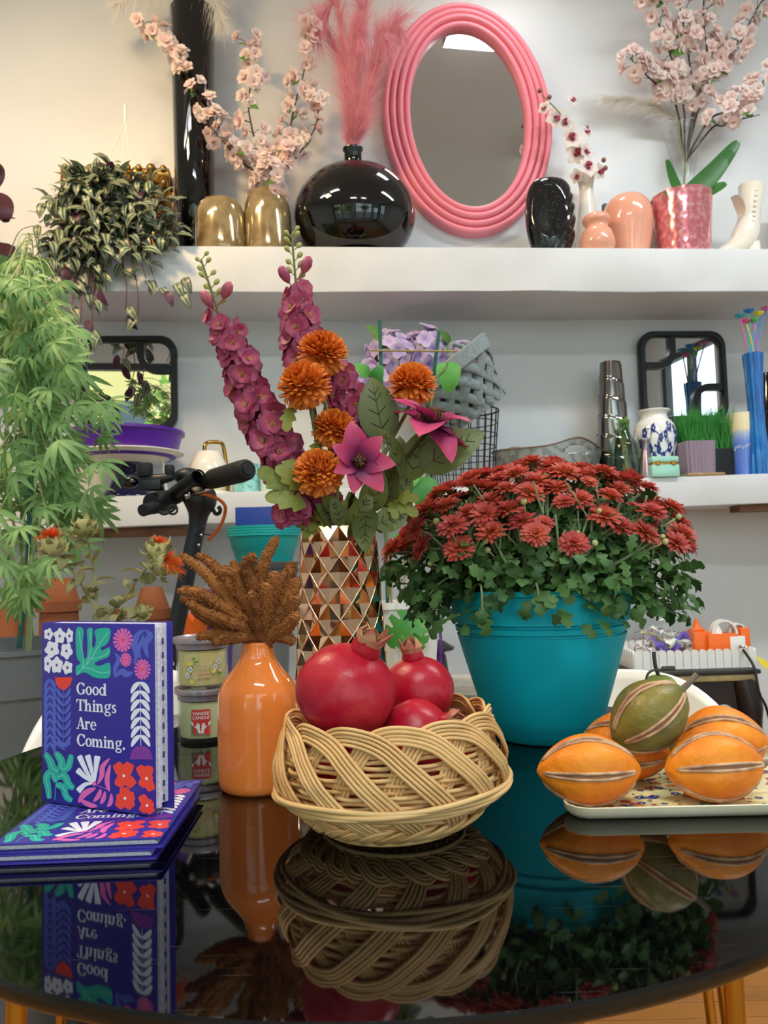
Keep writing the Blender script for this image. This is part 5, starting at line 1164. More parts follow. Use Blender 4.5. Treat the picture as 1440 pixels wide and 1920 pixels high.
# ---- wicker basket of pomegranates
M_wick = mat('wicker', 'dba668', rough=.5, col2='b57e44', vscale=40, rnd='e2b87c')
fb_ = PZ(738, 1592, TZ); BC = V3((fb_.x+.001, fb_.y+.060, TZ)); BHT = .092
def br(f): # basket radius at height fraction
    P_ = ((0, .060), (.1, .074), (.25, .090), (.45, .101), (.62, .102), (.8, .097), (1, .089))
    for (a, x), (c, y) in zip(P_, P_[1:]):
        if a <= f <= c: return lerp(x, y, (f-a)/(c-a))
    return .089
TILT = Matrix.Translation(BC) @ Matrix.Rotation(math.radians(-1.5), 4, 'Y') @ Matrix.Rotation(math.radians(-1.2), 4, 'X') @ Matrix.Translation(-BC)
def bp(a, f, e=0): r_ = br(max(0, min(1, f)))+e; return TILT @ (BC+V3((r_*cos(a), r_*sin(a), .003+f*BHT)))
bk = thing('wicker_basket', 'round pale wicker basket with a plaited rim, holding pomegranates', 'basket', BC)
r = random.Random(21)
for k in range(17):
    f = .07+k*.049; ph = r.uniform(0, 6); nn = 150; b = MB()
    b.tube([bp(2*pi*i/nn, f+.006*sin(5*2*pi*i/nn+ph), -.004+.0022*sin(2*pi*i/nn*14+pi*k)) for i in range(nn+1)], .0019, 5, caps=False); b.build('weaver', M_wick, bk, smooth=True)
NB = 14
for i in range(NB):
    a0 = 2*pi*i/NB+.12; b = MB()
    key = ((-.36, .50, -.006), (-.25, .72, -.004), (-.10, .93, -.0005), (.08, 1.02, .002), (.30, 1.01, .0045), (.50, .93, .0052), (.66, .78, .0045), (.86, .56, .004), (1.06, .34, .003), (1.22, .18, .001), (1.32, .06, -.002))
    K = cat_([V3((a, f, e)) for a, f, e in key], 4)
    for s in range(5):
        P = []
        for j, v in enumerate(K):
            d = K[min(j+1, len(K)-1)]-K[max(j-1, 0)]; d = V3((d.x, d.y*.98, 0)).normalized(); o = (s-2)*.0033/.098
            P.append(bp(a0+v.x-d.y*o*-1*-1, v.y+d.x*o, v.z+.0006*(s % 2)))
        b.tube(P, .0017, 5)
    b.build('stake_band', M_wick, bk, smooth=True)
for k, (f0, e, n_) in enumerate(((.42, .0075, 3), (.385, .0085, 3), (.355, .0075, 3), (.33, .006, 3))):
    b = MB(); b.tube([bp(2*pi*i/140, f0+.012*sin(2*pi*i/140*5+k*1.57), e+.0015*cos(2*pi*i/140*5+k*1.57)) for i in range(141)], .0024, 6, caps=False); b.build('waist_rod', M_wick, bk, smooth=True)
for k in range(3):
    b = MB()
    for s in range(3): b.tube([bp(2*pi*i/160, .10+.05*sin(2*pi*i/160*9+k*2.094)+(s-1)*.022, .001+.004*cos(2*pi*i/160*9+k*2.094)) for i in range(161)], .0017, 5, caps=False)
    b.build('base_plait', M_wick, bk, smooth=True)
b = MB(); b.tube([bp(2*pi*i/120, .01, .001) for i in range(121)], .0026, 6, caps=False)
for i in range(-6, 7):
    x = i*.009; y = math.sqrt(max(0, .06**2-x*x)); b.tube([BC+V3((x, -y, .006)), BC+V3((x, y, .006))], .0024, 5); b.tube([BC+V3((-y, x, .0075)), BC+V3((y, x, .0075))], .0024, 5)
b.build('bottom', M_wick, bk, smooth=True)
M_pom = mat('pomegranate_skin', 'a80d26', rough=.34, col2='bb3238', vscale=30, vdet=8, crng=(.48, .74), bump=.45, bscale=70, spec=.4)
M_pomc = mat('pomegranate_crown', 'a8343f', rough=.6, col2='b98a62', vscale=60); M_pomi = mat('crown_stamens', 'a87a4a', rough=.9, col2='7a5030', vscale=90)
def pomegranate(lb, c, R, axis, roll=0, sq=.92, grp=None):
    axis = V3(axis).normalized(); M = zframe(c, axis, roll); org = c-V3((0, 0, R*sq))
    t = thing('pomegranate', lb, 'pomegranate', org)
    pr = [(0, -R*sq*.96)]
    for i in range(1, 23):
        a = lerp(-1.5, 1.28, i/22); pr.append((R*cos(a), R*sq*sin(a)))
    pr += [(R*.31, R*.98), (R*.275, R*1.08), (R*.285, R*1.16)]
    b = MB(); b.lathe(pr, 48, M=M, wob=lambda a, z: 1+.03*cos(6*a+.5)*max(0, 1-abs(z/R))+.012*mnoise.noise(V3((cos(a)*1.3, sin(a)*1.3, z/R+roll)))); b.build('body', M_pom, t)
    cr = None
    b = MB(); rr = random.Random(int(R*1e5)+int(roll*10))
    b.lathe([(R*.28, R*1.12), (R*.315, R*1.26), (R*.285, R*1.26), (R*.23, R*1.14), (0, R*1.12)], 24, M=M, wob=lambda a, z: 1+.06*mnoise.noise(V3((cos(a)*2, sin(a)*2, z*60))))
    for i in range(6):
        a = 2*pi*i/6+rr.uniform(-.1, .1); h = R*rr.uniform(.14, .34); lean = rr.uniform(-.75, .35)
        V = []
        for s in (0, 1):
            for u, hh in ((-1, 0), (0, 0), (1, 0), (.0, 1)):
                aa = a+u*.56+(.12*rr.uniform(-1, 1) if hh else 0); r_ = R*(.312-(.03 if s else 0))+(lean*h if hh else 0); V.append(M @ V3((r_*cos(aa), r_*sin(aa), R*1.235+hh*h)))
        b.add(V, [(0, 1, 3), (1, 2, 3), (5, 4, 7), (6, 5, 7), (0, 3, 7, 4), (2, 6, 7, 3)])
    cr = b.build('crown', M_pomc, t, smooth=50)
    b = MB()
    for i in range(40): aa = rr.uniform(0, 6.28); k = rr.uniform(0, .19); b.tube([M @ V3((R*k*cos(aa), R*k*sin(aa), R*1.13)), M @ V3((R*k*1.1*cos(aa), R*k*1.1*sin(aa), R*rr.uniform(1.22, 1.32)))], R*.016, 4)
    b.build('stamens', M_pomi, cr, kind='stuff'); return t
pomegranate('largest pomegranate, resting on the left of the basket with its crown tipped right', PT(649, 1296, .685), .0445, (.42, -.22, .85), .4)
pomegranate('pomegranate behind the largest one, its open crown pointing up', PT(784, 1296, .765), .0358, (-.13, -.12, 1), 1.2, .95)
pomegranate('pomegranate low on the right with its crown turned towards the front right', PT(781, 1383, .70), .0345, (.84, -.40, .42), 2.2)
pomegranate('pomegranate down in the basket under the largest one', BC+V3((-.045, .012, .050)), .033, (-.5, -.2, .3), 3)
pomegranate('pomegranate down in the basket at the back right', BC+V3((.052, .052, .052)), .031, (.3, .6, .3), 4)

# ---- flower-painted tray of orange gourds
M_cream2 = mat('cream_tray', 'd9ccb0', rough=.35, col2='c9ba9b', vscale=12); M_trayp = mat('tray_print', 'e8dc9a', rough=.3, col2='efe6b8', vscale=30)
tf = PZ(1040, 1545, TZ); X0, X1, Y0, Y1 = tf.x, tf.x+.285, tf.y, tf.y+.215
ty = thing('painted_tray', 'rectangular cream tray painted with small flowers, under the orange gourds', 'tray', ((X0+X1)/2, (Y0+Y1)/2, TZ))
OUT = [V3(v) for v in ((.148, .707, 0), (.424, .702, 0), (.455, .78, 0), (.44, .925, 0), (.285, .93, 0), (.188, .80, 0))]
def trr(e, z, rr=.022, n=6):
    P = []; k = len(OUT)
    for i in range(k):       # rounded corner of the outline, pushed out by e
        a, c, d = OUT[i-1], OUT[i], OUT[(i+1) % k]; u = (a-c).normalized(); w_ = (d-c).normalized(); h = math.acos(max(-1, min(1, u.dot(w_))))/2
        ctr = c+(u+w_).normalized()*(rr/sin(h)); n0 = (V3((-u.y, u.x, 0))); n1 = V3((w_.y, -w_.x, 0))
        for j in range(n): m = n0.lerp(n1, j/(n-1)).normalized(); P.append(V3((ctr.x+m.x*(rr+e), ctr.y+m.y*(rr+e), TZ+z)))
    return P
rg = [trr(-.014, .0004), trr(-.006, .001), trr(-.001, .006), trr(0, .0118), trr(-.0012, .0124), trr(-.0024, .0118), trr(-.004, .006), trr(-.009, .0022), trr(-.016, .0018)]
n = len(rg[0]); b = MB(); b.add([p for q_ in rg for p in q_], [(k*n+i, k*n+(i+1) % n, (k+1)*n+(i+1) % n, (k+1)*n+i) for k in range(8) for i in range(n)]+[tuple(range(n))[::-1]]); b.build('rim', M_cream2, ty, smooth=50)
b = MB(); b.add(trr(-.016, .0018), [tuple(range(n))]); b.build('painted_floor', M_trayp, ty, smooth=False)
b = MB(); r = random.Random(14); pcs = [mat('dab_red', 'c8343a', rough=.4), mat('dab_blue', '3a4a9a', rough=.4), mat('dab_green', '2f9a6a', rough=.4), mat('dab_orange', 'e0883a', rough=.4), mat('dab_dark', '2a2a38', rough=.4)]
for i in range(330):
    x, y = r.uniform(.17, .43), r.uniform(.722, .905)
    if x < .175+(y-.72)*.55 or x > .437-max(0, .76-y)*.4: continue
    m = r.choice((0, 0, 1, 2, 3, 4, 4)); s = r.uniform(.0015, .0036) if m != 4 else .0018
    for k in range(5 if m in (0, 1, 3) else 2):
        a = 2*pi*k/5+i; b.add([V3((x+s*cos(a)+s*.75*cos(j*pi/3), y+s*sin(a)+s*.5*sin(j*pi/3), TZ+.0021+.00003*m)) for j in range(6)], [tuple(range(6))], mi=m)
b.build('painted_flowers', pcs, ty, smooth=False)
M_gourd = mat('orange_gourd', 'f2901f', rough=.46, col2='d96c18', vscale=16, bump=.8, bscale=120, spec=.4); M_gourdg = mat('olive_gourd', '85752c', rough=.4, col2='5f5a30', vscale=16, bump=.8, bscale=120)
M_lipc = mat('gourd_seam', 'd9b08a', rough=.7, col2='a87a58', vscale=60); M_trough = mat('gourd_groove', '8a5c40', rough=.8)
M_gst = mat('gourd_stem', '8a7766', rough=.8, col2='6a5a4c', vscale=40)
def gourd(name, lb, c, a, cr, axis, phase, m, stem=1, seams=5):
    axis = V3(axis).normalized(); M = zframe(c, axis); up = M.to_3x3().inverted() @ V3((0, 0, 1)); view = M.to_3x3().inverted() @ (O-c).normalized()
    base_a = math.atan2(view.y, view.x)+phase; t = thing(name, lb, 'gourd', c-V3((0, 0, cr)))
    def rad(z): k = abs(z)/a; return cr*max(0, 1-k**1.9)**.72
    def P(ang, z, e=0): rr = rad(z)*(1+.045*cos(seams*(ang-base_a)+pi))+e; return M @ V3((rr*cos(ang), rr*sin(ang), z))
    b = MB(); nz = 30
    b.lathe([(0, -a)]+[(rad(lerp(-a, a, .5-.5*cos(pi*i/nz))), lerp(-a, a, .5-.5*cos(pi*i/nz))) for i in range(1, nz)]+[(0, a)], 60, M=M, wob=lambda an, z: 1+.045*cos(seams*(an-base_a)+pi)+.018*mnoise.noise(V3((cos(an)*2, sin(an)*2, z*40))))
    b.build('body', m, t); rr_ = random.Random(int(phase*100)+7)
    for s in range(seams):
        an = base_a+2*pi*s/seams; b = MB(); L1 = []; L2 = []; n = 26
        for i in range(n+1):
            z = lerp(-.86, .9, i/n)*a; wd = (.0026*max(0, sin(pi*i/n))**.6+.0003)/max(.006, rad(z)); jt = rr_.uniform(-.0005, .0005)
            L1.append(P(an+wd, z, .0006+jt)); L2.append(P(an-wd, z, .0006-jt))
        b.tube(L1, [.0015*(1 if 0 < i < n else .4) for i in range(n+1)], 6); b.tube(L2, [.0015*(1 if 0 < i < n else .4) for i in range(n+1)], 6)
        b.add([p for q_ in zip(L1, L2) for p in q_], [(2*i, 2*i+1, 2*i+3, 2*i+2) for i in range(n)], mi=1); b.build('seam', [M_lipc, M_trough], t, smooth=True)
    if stem:
        e = M @ V3((0, 0, a*.97)); b = MB(); b.tube([e, e+axis*.010+V3((0, 0, .001)), e+axis*.019+V3((0, 0, .003))], [.0036, .003, .0034], 8); b.build('stem', M_gst, t)
    return t
ZT = TZ+.0022; cr = .0325; q = .755
def GC(px, y, z): p = PT(px, 1450, y); return V3((p.x, y, z))
gourd('gourd', 'orange gourd lying at the front left corner of the tray', GC(1104, .748, ZT+cr), .049, cr, (-1, .10, -.02), -.20, M_gourd, 0)
gourd('gourd', 'orange gourd lying at the front right of the tray', GC(1340, .748, ZT+cr), .0485, cr, (1, .06, .02), .05, M_gourd, 1)
gourd('gourd', 'orange gourd at the back right of the tray, half hidden', GC(1355, .826, ZT+.0365), .047, .036, (1, -.25, .05), .5, M_gourd, 0)
gourd('gourd', 'orange gourd at the back of the tray beneath the olive one', GC(1175, .826, ZT+.035), .046, .0345, (.85, -.5, -.12), .6, M_gourd, 1)
gourd('gourd', 'olive green gourd lying across the top of the orange gourds', PT(1217, 1342, .785), .0455, .0335, (.80, .05, .56), .42, M_gourdg, 1)
M_pear = mat('green_pear', '8f9a4a', rough=.4, col2='7a8440', vscale=14); M_dst = mat('dark_wire_stem', '3a362f', rough=.6)
pc_ = PT(1238, 1300, .903); pz = V3((pc_.x, .903, ZT)); ph = PT(1238, 1266, .903).z-ZT; t = thing('pear', 'artificial green pear with a dark stem behind the olive gourd', 'fruit', pz)
b = MB(); b.lathe(prof([(0, .002), (.012, 0), (.027, .012), (.032, .035), (.028, ph*.55), (.0225, ph*.8), (.016, ph*.95), (.006, ph), (0, ph-.002)], 5), 36, pz); b.build('body', M_pear, t)
tp = pz+V3((0, 0, ph-.003)); b = MB(); b.tube(cat_([tp, PT(1229, 1250, .9), PT(1226, 1222, .9)], 5), .0022, 8); b.build('stem', M_dst, t)
b = MB(); b.tube(cat_([PT(1211, 1290, .875), PT(1213, 1268, .88), PT(1222, 1258, .885), PT(1240, 1255, .89), PT(1262, 1252, .895)], 5), .0014, 6); b.tube([PT(1242, 1254, .893), PT(1264, 1253, .895)], .0028, 8); b.build('wire', M_dst, t)
# ================================================================ bouquet in the gold vase
GT = GV+V3((0, 0, GH)); BY = GV.y
def BP(x, y, dy=0): return PT(x, y, BY+dy)
M_stem = mat('olive_stem', '6b7038', rough=.6); M_olive = mat('olive_leaf', '838a36', rough=.5, col2='6a7430', vscale=9, rnd='959540', transl=.2)
M_dark = mat('deep_leaf', '5c683a', rough=.45, uvramp=[(0, '5a6638'), (.46, '66723f'), (.5, '3f3f26'), (.54, '66723f'), (1, '5a6638')], uvaxis=0, rnd='7f8640', transl=.2)
M_vein = mat('leaf_vein', '3d3a20', rough=.6)
# delphinium florets: plum at the edges, rosy towards the middle
M_delph = mat('plum_petal', 'a83a5c', rough=.5, uvramp=[(0, 'e8ac92'), (.38, 'd4687a'), (.72, 'b04468'), (1, '74264e')], uvaxis=1, rnd='b44a6a', transl=.25, vdist=.3, vscale=3)
M_delpe = mat('floret_eye', 'c8a060', rough=.6); M_budg = mat('green_bud', 'a9a860', rough=.55); M_budr = mat('plum_bud', '98365a', rough=.5, col2='b85a62', vscale=60)
petal_o = lambda t: (sin(pi*min(1, .06+t*.80)))**.62
DM = []
for s in range(3):
    r = random.Random(30+s); b = MB()
    for ring, (n, tilt, L) in enumerate(((5, .30, .56), (4, .75, .44))):
        for i in range(n): b.add(*leaf(L*r.uniform(.9, 1.1), .52, petal_o, curl=.55, nv=5, nu=4, wave=.045), M=Matrix.Rotation(2*pi*(i+ring*.5)/n+r.uniform(-.25, .25), 4, 'Z') @ Matrix.Rotation(tilt+r.uniform(-.25, .25), 4, 'X'))
    for i in range(7): a = i*.9; b.tube([(0, 0, 0), (.07*cos(a), .07*sin(a), .2)], .014, 4, mi=1)
    b.tube([(0, 0, -.3), (0, 0, 0)], .03, 5, mi=1); DM.append(b.mesh('floret', [M_delph, M_delpe]))
def bud_mb(b, p, d, L, w): b.lathe([(.2*w, 0), (.75*w, L*.25), (w, L*.55), (.7*w, L*.85), (0, L)], 8, M=zframe(p, d))
def delph(lb, pts, f0, f1, n, rad, seed, dy=0, sz=60, tip=True):
    r = random.Random(seed); t = thing('delphinium_stem', lb, 'flower', GT+V3((0, 0, -.12)))
    P = [GT+V3((r.uniform(-.012, .012), r.uniform(-.01, .01), -.14))]+[BP(x, y, dy*min(1, (i+1)/3)) for i, (x, y) in enumerate(pts)]; P = cat_(P, 8); k = len(P)
    b = MB(); b.tube(P, [lerp(.0032, .0013, i/(k-1)) for i in range(k)], 7); b.build('stem', M_stem, t)
    for i in range(n):
        f = lerp(f0, f1, i/(n-1)); j = int(f*(k-1.001)); q = P[j]; ph = i*2.39996+r.uniform(-.3, .3); o = V3((cos(ph), sin(ph), r.uniform(-.1, .35)))
        e = q+o*S(q, rad)*lerp(1, .6, i/n)*r.uniform(.75, 1.1); put('floret', DM[i % 3], zframe(e, o+V3((0, -.35, 0)), r.uniform(0, 6), S(q, sz)*lerp(1.05, .72, (i/n)**2)), t)
    if tip:
        j0 = int(f1*(k-1)); 
        for m, (a_, c_) in enumerate(((.02, .10), (.06, .14))):
            j = min(k-1, j0+1+m*2); b = MB(); o = V3((1 if m else -1, -.4, .9)); q = P[j]; e = q+o*S(q, 13); b.tube([q, e], .0009, 4); bud_mb(b, e, o+V3((0, 0, 1)), S(q, 36), S(q, 11)); b.build('bud', M_budr, t)
        nb = 11
        for m in range(nb):
            j = min(k-1, int(lerp(j0+3, k-1, m/(nb-1)))); q = P[j]; o = V3((.7*(-1)**m, -.3*((m % 3)-1), .8)); e = q+o*S(q, 9); b = MB(); b.tube([q, e], .0008, 4); bud_mb(b, e, o, S(q, 17)*lerp(1, .7, m/nb), S(q, 6)*lerp(1, .7, m/nb)); b.build('green_bud', M_budg, t)
    return t
delph('plum delphinium spike leaning far left with its green tip clear of the shelf', [(600, 975), (560, 905), (512, 830), (474, 750), (444, 670), (412, 590), (393, 535), (377, 487)], .16, .74, 52, 34, 1, -.02)
delph('plum delphinium spike standing tallest behind the orange pompoms', [(618, 975), (606, 880), (590, 770), (573, 670), (560, 580), (553, 510), (547, 440)], .48, .78, 28, 31, 2, .015, 56)
delph('plum delphinium spike low behind the pompoms, leaning right', [(625, 970), (640, 890), (655, 820), (650, 750), (628, 690)], .5, 1, 20, 32, 3, .03, 58, False)
t = delph('short plum delphinium piece hanging left over the rim of the gold vase', [(590, 975), (568, 962), (548, 960), (540, 968)], .55, 1, 8, 24, 4, -.05, 56, False)
# orange pompom chrysanthemums
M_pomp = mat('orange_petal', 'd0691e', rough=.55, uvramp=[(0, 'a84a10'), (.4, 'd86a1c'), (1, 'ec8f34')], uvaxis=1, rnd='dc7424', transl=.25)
PMM = []
for s in range(2):
    r = random.Random(50+s); b = MB(); n = 210
    for i in range(n):
        z = 1-1.55*(i+.5)/n; a = i*2.39996; d = V3((math.sqrt(max(0, 1-z*z))*cos(a), math.sqrt(max(0, 1-z*z))*sin(a), z))
        L = lerp(.42, .62, min(1, (1-z)/1.2)); st = d*lerp(.52, .40, min(1, (1-z)/1.5))
        b.add(*leaf(L*1.08, .23, lambda t: .5+.5*sin(pi*min(1, .15+t*.80)), curl=r.uniform(-.5, .7) if z > -.2 else 1.1, fold=-.5, nv=4), M=frame(st, d+jit(.16, r)+V3((0, 0, .15 if z > 0 else -.3)), V3((0, 0, 1)) if z < .8 else V3((1, 0, 0)), r.uniform(-.3, .3)))
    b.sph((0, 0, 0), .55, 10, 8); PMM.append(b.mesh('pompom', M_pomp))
def oak_leaf(L, W, m=M_olive, name='lobed_leaf', lobes=3, curl=.5): return leaf_mesh(name, m, L=L, W=W, out=lambda t: (sin(pi*min(1, .03+t*.95))**.6)*(.45+.55*((lobes*t*1.0+.15) % 1)), curl=curl, nv=18, nu=2, fold=.12)
OAK = oak_leaf(1, .62)
for i, (x, y, R_, dy, ax, lb, lv) in enumerate(((605, 664, 47, -.025, (.25, -.5, .85), 'orange pompom chrysanthemum, topmost of the cluster on the left', ()),
        (571, 724, 49, -.055, (-.2, -.55, .8), 'orange pompom chrysanthemum just below the topmost one', (((535, 800), (545, 770)), ((520, 905), (545, 870)), ((590, 860), (560, 880)))),
        (626, 806, 42, -.035, (.2, -.4, .9), 'orange pompom chrysanthemum half hidden behind the left clematis', (((585, 850), (600, 830)),)),
        (597, 887, 47, -.075, (-.05, -.75, .65), 'orange pompom chrysanthemum lowest, just over the vase', (((490, 880), (540, 915)), ((505, 925), (560, 945)), ((525, 875), (555, 910)))),
        (773, 722, 45, -.01, (.1, -.45, .9), 'orange pompom chrysanthemum standing alone on the right', ()))):
    c = BP(x, y, dy); t = thing('pompom_chrysanthemum', lb, 'flower', GT+V3((0, 0, -.12))); R = S(c, R_)
    st = [GT+V3(((i-2)*.008, -.015, -.13)), GT+V3(((i-2)*.01, -.02, .0)), BP(lerp(640, x, .6), lerp(985, y+R_, .6), dy*.7), c-V3(ax)*R*.8, c-V3(ax)*R*.2]
    b = MB(); b.tube(cat_(st, 6), .0026, 7); b.build('stem', M_stem, t)
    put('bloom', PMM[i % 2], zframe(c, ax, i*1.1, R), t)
    for (tx, ty), (bx, by) in lv:
        a, e = BP(bx, by, dy+.005), BP(tx, ty, dy-.01); put('leaf', OAK, frame(a-(e-a)*.25, e-a, V3((.2, -1, .4)), r.uniform(-.3, .3), (e-a).length*1.35), t)
# clematis-like magenta flowers with big simple leaves
M_clem = mat('magenta_petal', 'd0386a', rough=.5, uvramp=[(0, '2c0e34'), (.34, '6a1e4c'), (.58, 'c03668'), (.85, 'd84a70'), (1, 'e8708a')], uvaxis=1, rnd='b42c66', transl=.25, vdist=.12, vscale=5)
M_clemc = mat('clematis_stamens', '5a3424', rough=.7, col2='8a5a34', vscale=80)
CP = leaf_mesh('petal', M_clem, L=1, W=.60, out=lambda t: sin(pi*min(1, .10+t**.85*.90))**.75, curl=.55, fold=.22, nv=8, nu=4, wave=.03)
BIG = leaf_mesh('big_leaf', M_dark, L=1, W=.56, out=lambda t: sin(pi*min(1, .04+t**.8*.96))**.8, curl=.45, fold=.16, nv=10, nu=4)
def clem(lb, c, ax, R, petals, leaves, dy, seed):
    r = random.Random(seed); t = thing('clematis', lb, 'flower', GT+V3((0, 0, -.12))); Z = zframe(c, ax)
    b = MB(); b.tube(cat_([GT+V3((.01, 0, -.13)), GT+V3((.015, -.01, .01)), (GT+V3((.01, -.01, .02))).lerp(c, .6)+V3((0, .01, -.01)), c], 6), .0026, 7); b.build('stem', M_vein, t)
    for a, el, L in petals: put('petal', CP, Z @ Matrix.Rotation(math.radians(a), 4, 'Z') @ Matrix.Rotation(math.radians(el), 4, 'X') @ Matrix.Scale(R*L, 4), t)
    b = MB()
    for i in range(70): a = r.uniform(0, 6.28); k = r.uniform(.02, .30)*R; b.tube([Z @ V3((0, 0, .02*R)), Z @ V3((k*cos(a)*.7, k*sin(a)*.7, .16*R)), Z @ V3((k*cos(a)*.5, k*sin(a)*.5, .30*R))], .0007, 4)
    b.build('stamens', M_clemc, t, kind='stuff')
    for (bx, by), (tx, ty), d0, d1, ro in leaves:
        a, e = BP(bx, by, d0), BP(tx, ty, d1); o = put('leaf', BIG, frame(a, e-a, V3((.1, -1, .25)), ro, (e-a).length*1.04), t)
        b = MB(); L = leaf(1, .56, lambda t_: sin(pi*min(1, .04+t_**.8*.96))**.8, curl=.45, fold=.16, nv=10, nu=4)[0]; Mf = frame(a, e-a, V3((.1, -1, .25)), ro, (e-a).length*1.04)
        for j in (2, 4, 6, 7):
            for s in (0, 4): b.tube([Mf @ (L[j*5+2]+V3((0, 0, .006))), Mf @ (L[min(9, j+1)*5+(1 if s == 0 else 3)].lerp(L[min(9, j+1)*5+2], .1)+V3((0, 0, .008)))], .0005, 4)
        b.build('veins', M_vein, o)
clem('magenta clematis facing out between the pompoms, dark centre showing', BP(672, 868, -.085), (.12, -.9, .12), S(BP(672, 868, -.08), 82), [(10, 25, 1.0), (62, 38, .8), (115, 30, .7), (168, 22, .8), (215, 25, .95), (262, 30, .9), (315, 35, .85)],
     [((690, 960), (715, 880), -.03, -.06, .2), ((720, 950), (735, 870), -.02, -.05, -.4), ((700, 985), (770, 960), -.05, -.03, .1), ((655, 985), (700, 925), -.04, -.05, .5), ((690, 955), (680, 1028), -.04, -.075, .5), ((640, 990), (600, 945), -.03, -.06, .2), ((670, 985), (655, 925), -.0, -.02, -.2), ((640, 985), (625, 935), -.05, -.07, .2)], -.08, 1)
clem('large magenta clematis spread wide on the right, seen from its side', BP(808, 800, -.06), (.12, -.38, .92), S(BP(808, 800, -.06), 118), [(20, 12, 1.0), (-30, 14, .95), (62, 40, .8), (110, 48, .75), (150, 15, 1.0), (195, -20, .8), (262, -22, .85), (305, -12, .7), (228, 30, .7)],
     [((722, 830), (694, 702), .0, -.005, -.25), ((790, 880), (905, 803), -.04, -.06, -.1), ((755, 895), (722, 795), -.05, -.075, .9), ((770, 900), (795, 800), -.03, -.04, -.3), ((745, 900), (755, 815), -.0, .0, .3), ((735, 940), (778, 890), -.03, -.02, .5), ((735, 960), (700, 900), .01, .01, .2)], -.06, 2)
t = thing('foliage_sprig', 'yellow green lobed leaf sprig right of the vase mouth', 'leaf', GT+V3((0, 0, -.06)))
b = MB(); b.tube(cat_([GT+V3((.02, 0, -.08)), GT+V3((.025, -.01, .02)), BP(735, 935, -.02)], 5), .0018, 6); b.build('stem', M_stem, t)
for (bx, by), (tx, ty) in (((735, 938), (778, 958)), ((735, 935), (778, 930)), ((733, 940), (742, 965)), ((600, 985), (572, 1000)), ((640, 985), (590, 960)), ((620, 985), (560, 975)), ((660, 985), (620, 935)), ((690, 985), (735, 985))):
    a, e = BP(bx, by, -.03), BP(tx, ty, -.05); put('leaf', OAK, frame(a, e-a, V3((.1, -1, .4)), 0, (e-a).length*1.1), t)

# ================================================================ red chrysanthemums in the teal pot
M_tealp = mat('teal_plastic', '02a9ba', rough=.5, col2='02a0b0', spec=.3, vscale=4)
f0 = PZ(1022, 1402, TZ); d0 = V3((ray(1022, 1402).x, ray(1022, 1402).y, 0)).normalized(); rb = S(f0, 101); PC_ = f0+d0*rb*1.0; PC_.z = TZ
q = S(PC_, 1); zt = PT(1020, 1108, PC_.y-.10).z-TZ; zg = PT(1020, 1180, PC_.y-.10).z-TZ; rt = 170*q; rg_ = 157*q; PH = zt
mp = thing('chrysanthemum_pot', 'teal pot of rust red garden chrysanthemums, largest plant on the table', 'plant', PC_)
def pr_(z): return lerp(rb*1.0, rg_, (z/(zg-.012))**.86)
pr = [(0, .001), (rb*.93, .0005), (rb*.985, .003), (rb*1.02, .010)]+[(pr_(z), z) for z in [lerp(.02, zg-.012, i/10) for i in range(11)]]
pr += [(rg_-.0034, zg-.0115), (rg_-.0034, zg-.009), (rg_+.0012, zg-.0075), (rg_+.0022, zg-.001), (rg_-.0022, zg+.0004), (rg_-.0022, zg+.0028), (rg_+.0042, zg+.0045), (rt-.002, zt-.008), (rt+.0015, zt-.006), (rt+.002, zt), (rt-.0015, zt), (rt-.004, zt-.012), (rg_*.96, zt-.05), (0, zt-.05)]
b = MB(); b.lathe(pr, 96, PC_); b.build('pot', M_tealp, mp, smooth=50)
b = MB(); b.lathe([(rg_*.96, zt-.035), (0, zt-.030)], 32, PC_); b.build('soil', mat('potting_soil', '2a211a', rough=1, col2='3a2e24', vscale=60), mp)
M_mum = mat('mum_petal', 'c4503a', rough=.55, uvramp=[(0, 'eeb048'), (.25, 'e68a4c'), (.7, 'd96848'), (1, 'c24e4a')], uvaxis=1, rnd='b43c44', transl=.25)
M_mumc = mat('mum_centre', 'c9a23a', rough=.7)
MM = []
for s, full in enumerate((1, 1, .7)):
    r = random.Random(70+s); b = MB()
    for n, el, L in ((20, 6, .5), (17, 24, .44), (13, 45, .36), (9, 66, .26)):
        for i in range(n):
            if r.random() > .97: continue
            b.add(*leaf(L*r.uniform(.9, 1.08), .135, lambda t: .55+.45*sin(pi*min(1, .1+t*.82)), curl=.35, fold=.3, nv=2), M=Matrix.Translation((0, 0, .02)) @ Matrix.Rotation(2*pi*(i+r.uniform(-.2, .2))/n, 4, 'Z') @ Matrix.Rotation(math.radians(el*full+r.uniform(-7, 7)), 4, 'X'))
    b.sph((0, 0, .03), (.09, .09, .08), 8, 5, mi=1); b.lathe([(.03, -.16), (.1, -.06), (.13, .02)], 8, mi=2); MM.append(b.mesh('bloom', [M_mum, M_mumc, M_stem]))
M_mleaf = mat('mum_leaf', '446a34', rough=.5, col2='33532a', vscale=7, rnd='5f8444', transl=.25); M_mstem = mat('mum_stem', '7f9266', rough=.6)
MLF = [leaf_mesh('mum_leaf', M_mleaf, L=1, W=.66, out=lambda t: (sin(pi*min(1, .03+t*.94))**.6)*(.34+.66*abs(cos(2.5*pi*t))), curl=c, fold=.15, nv=14) for c in (.4, .8, 1.2)]
DC = PC_+V3((0, 0, PH+.02)); RX = 285*q; RZ = PT(1045, 872, PC_.y).z-DC.z
def dome(a, el, k=1): return DC+V3((RX*cos(el)*cos(a)*k+.006, RX*.74*cos(el)*sin(a)*k, RZ*sin(el)*k))
r = random.Random(77); sb = MB(); n = 0; root = PC_+V3((0, 0, PH-.02)); blooms = []
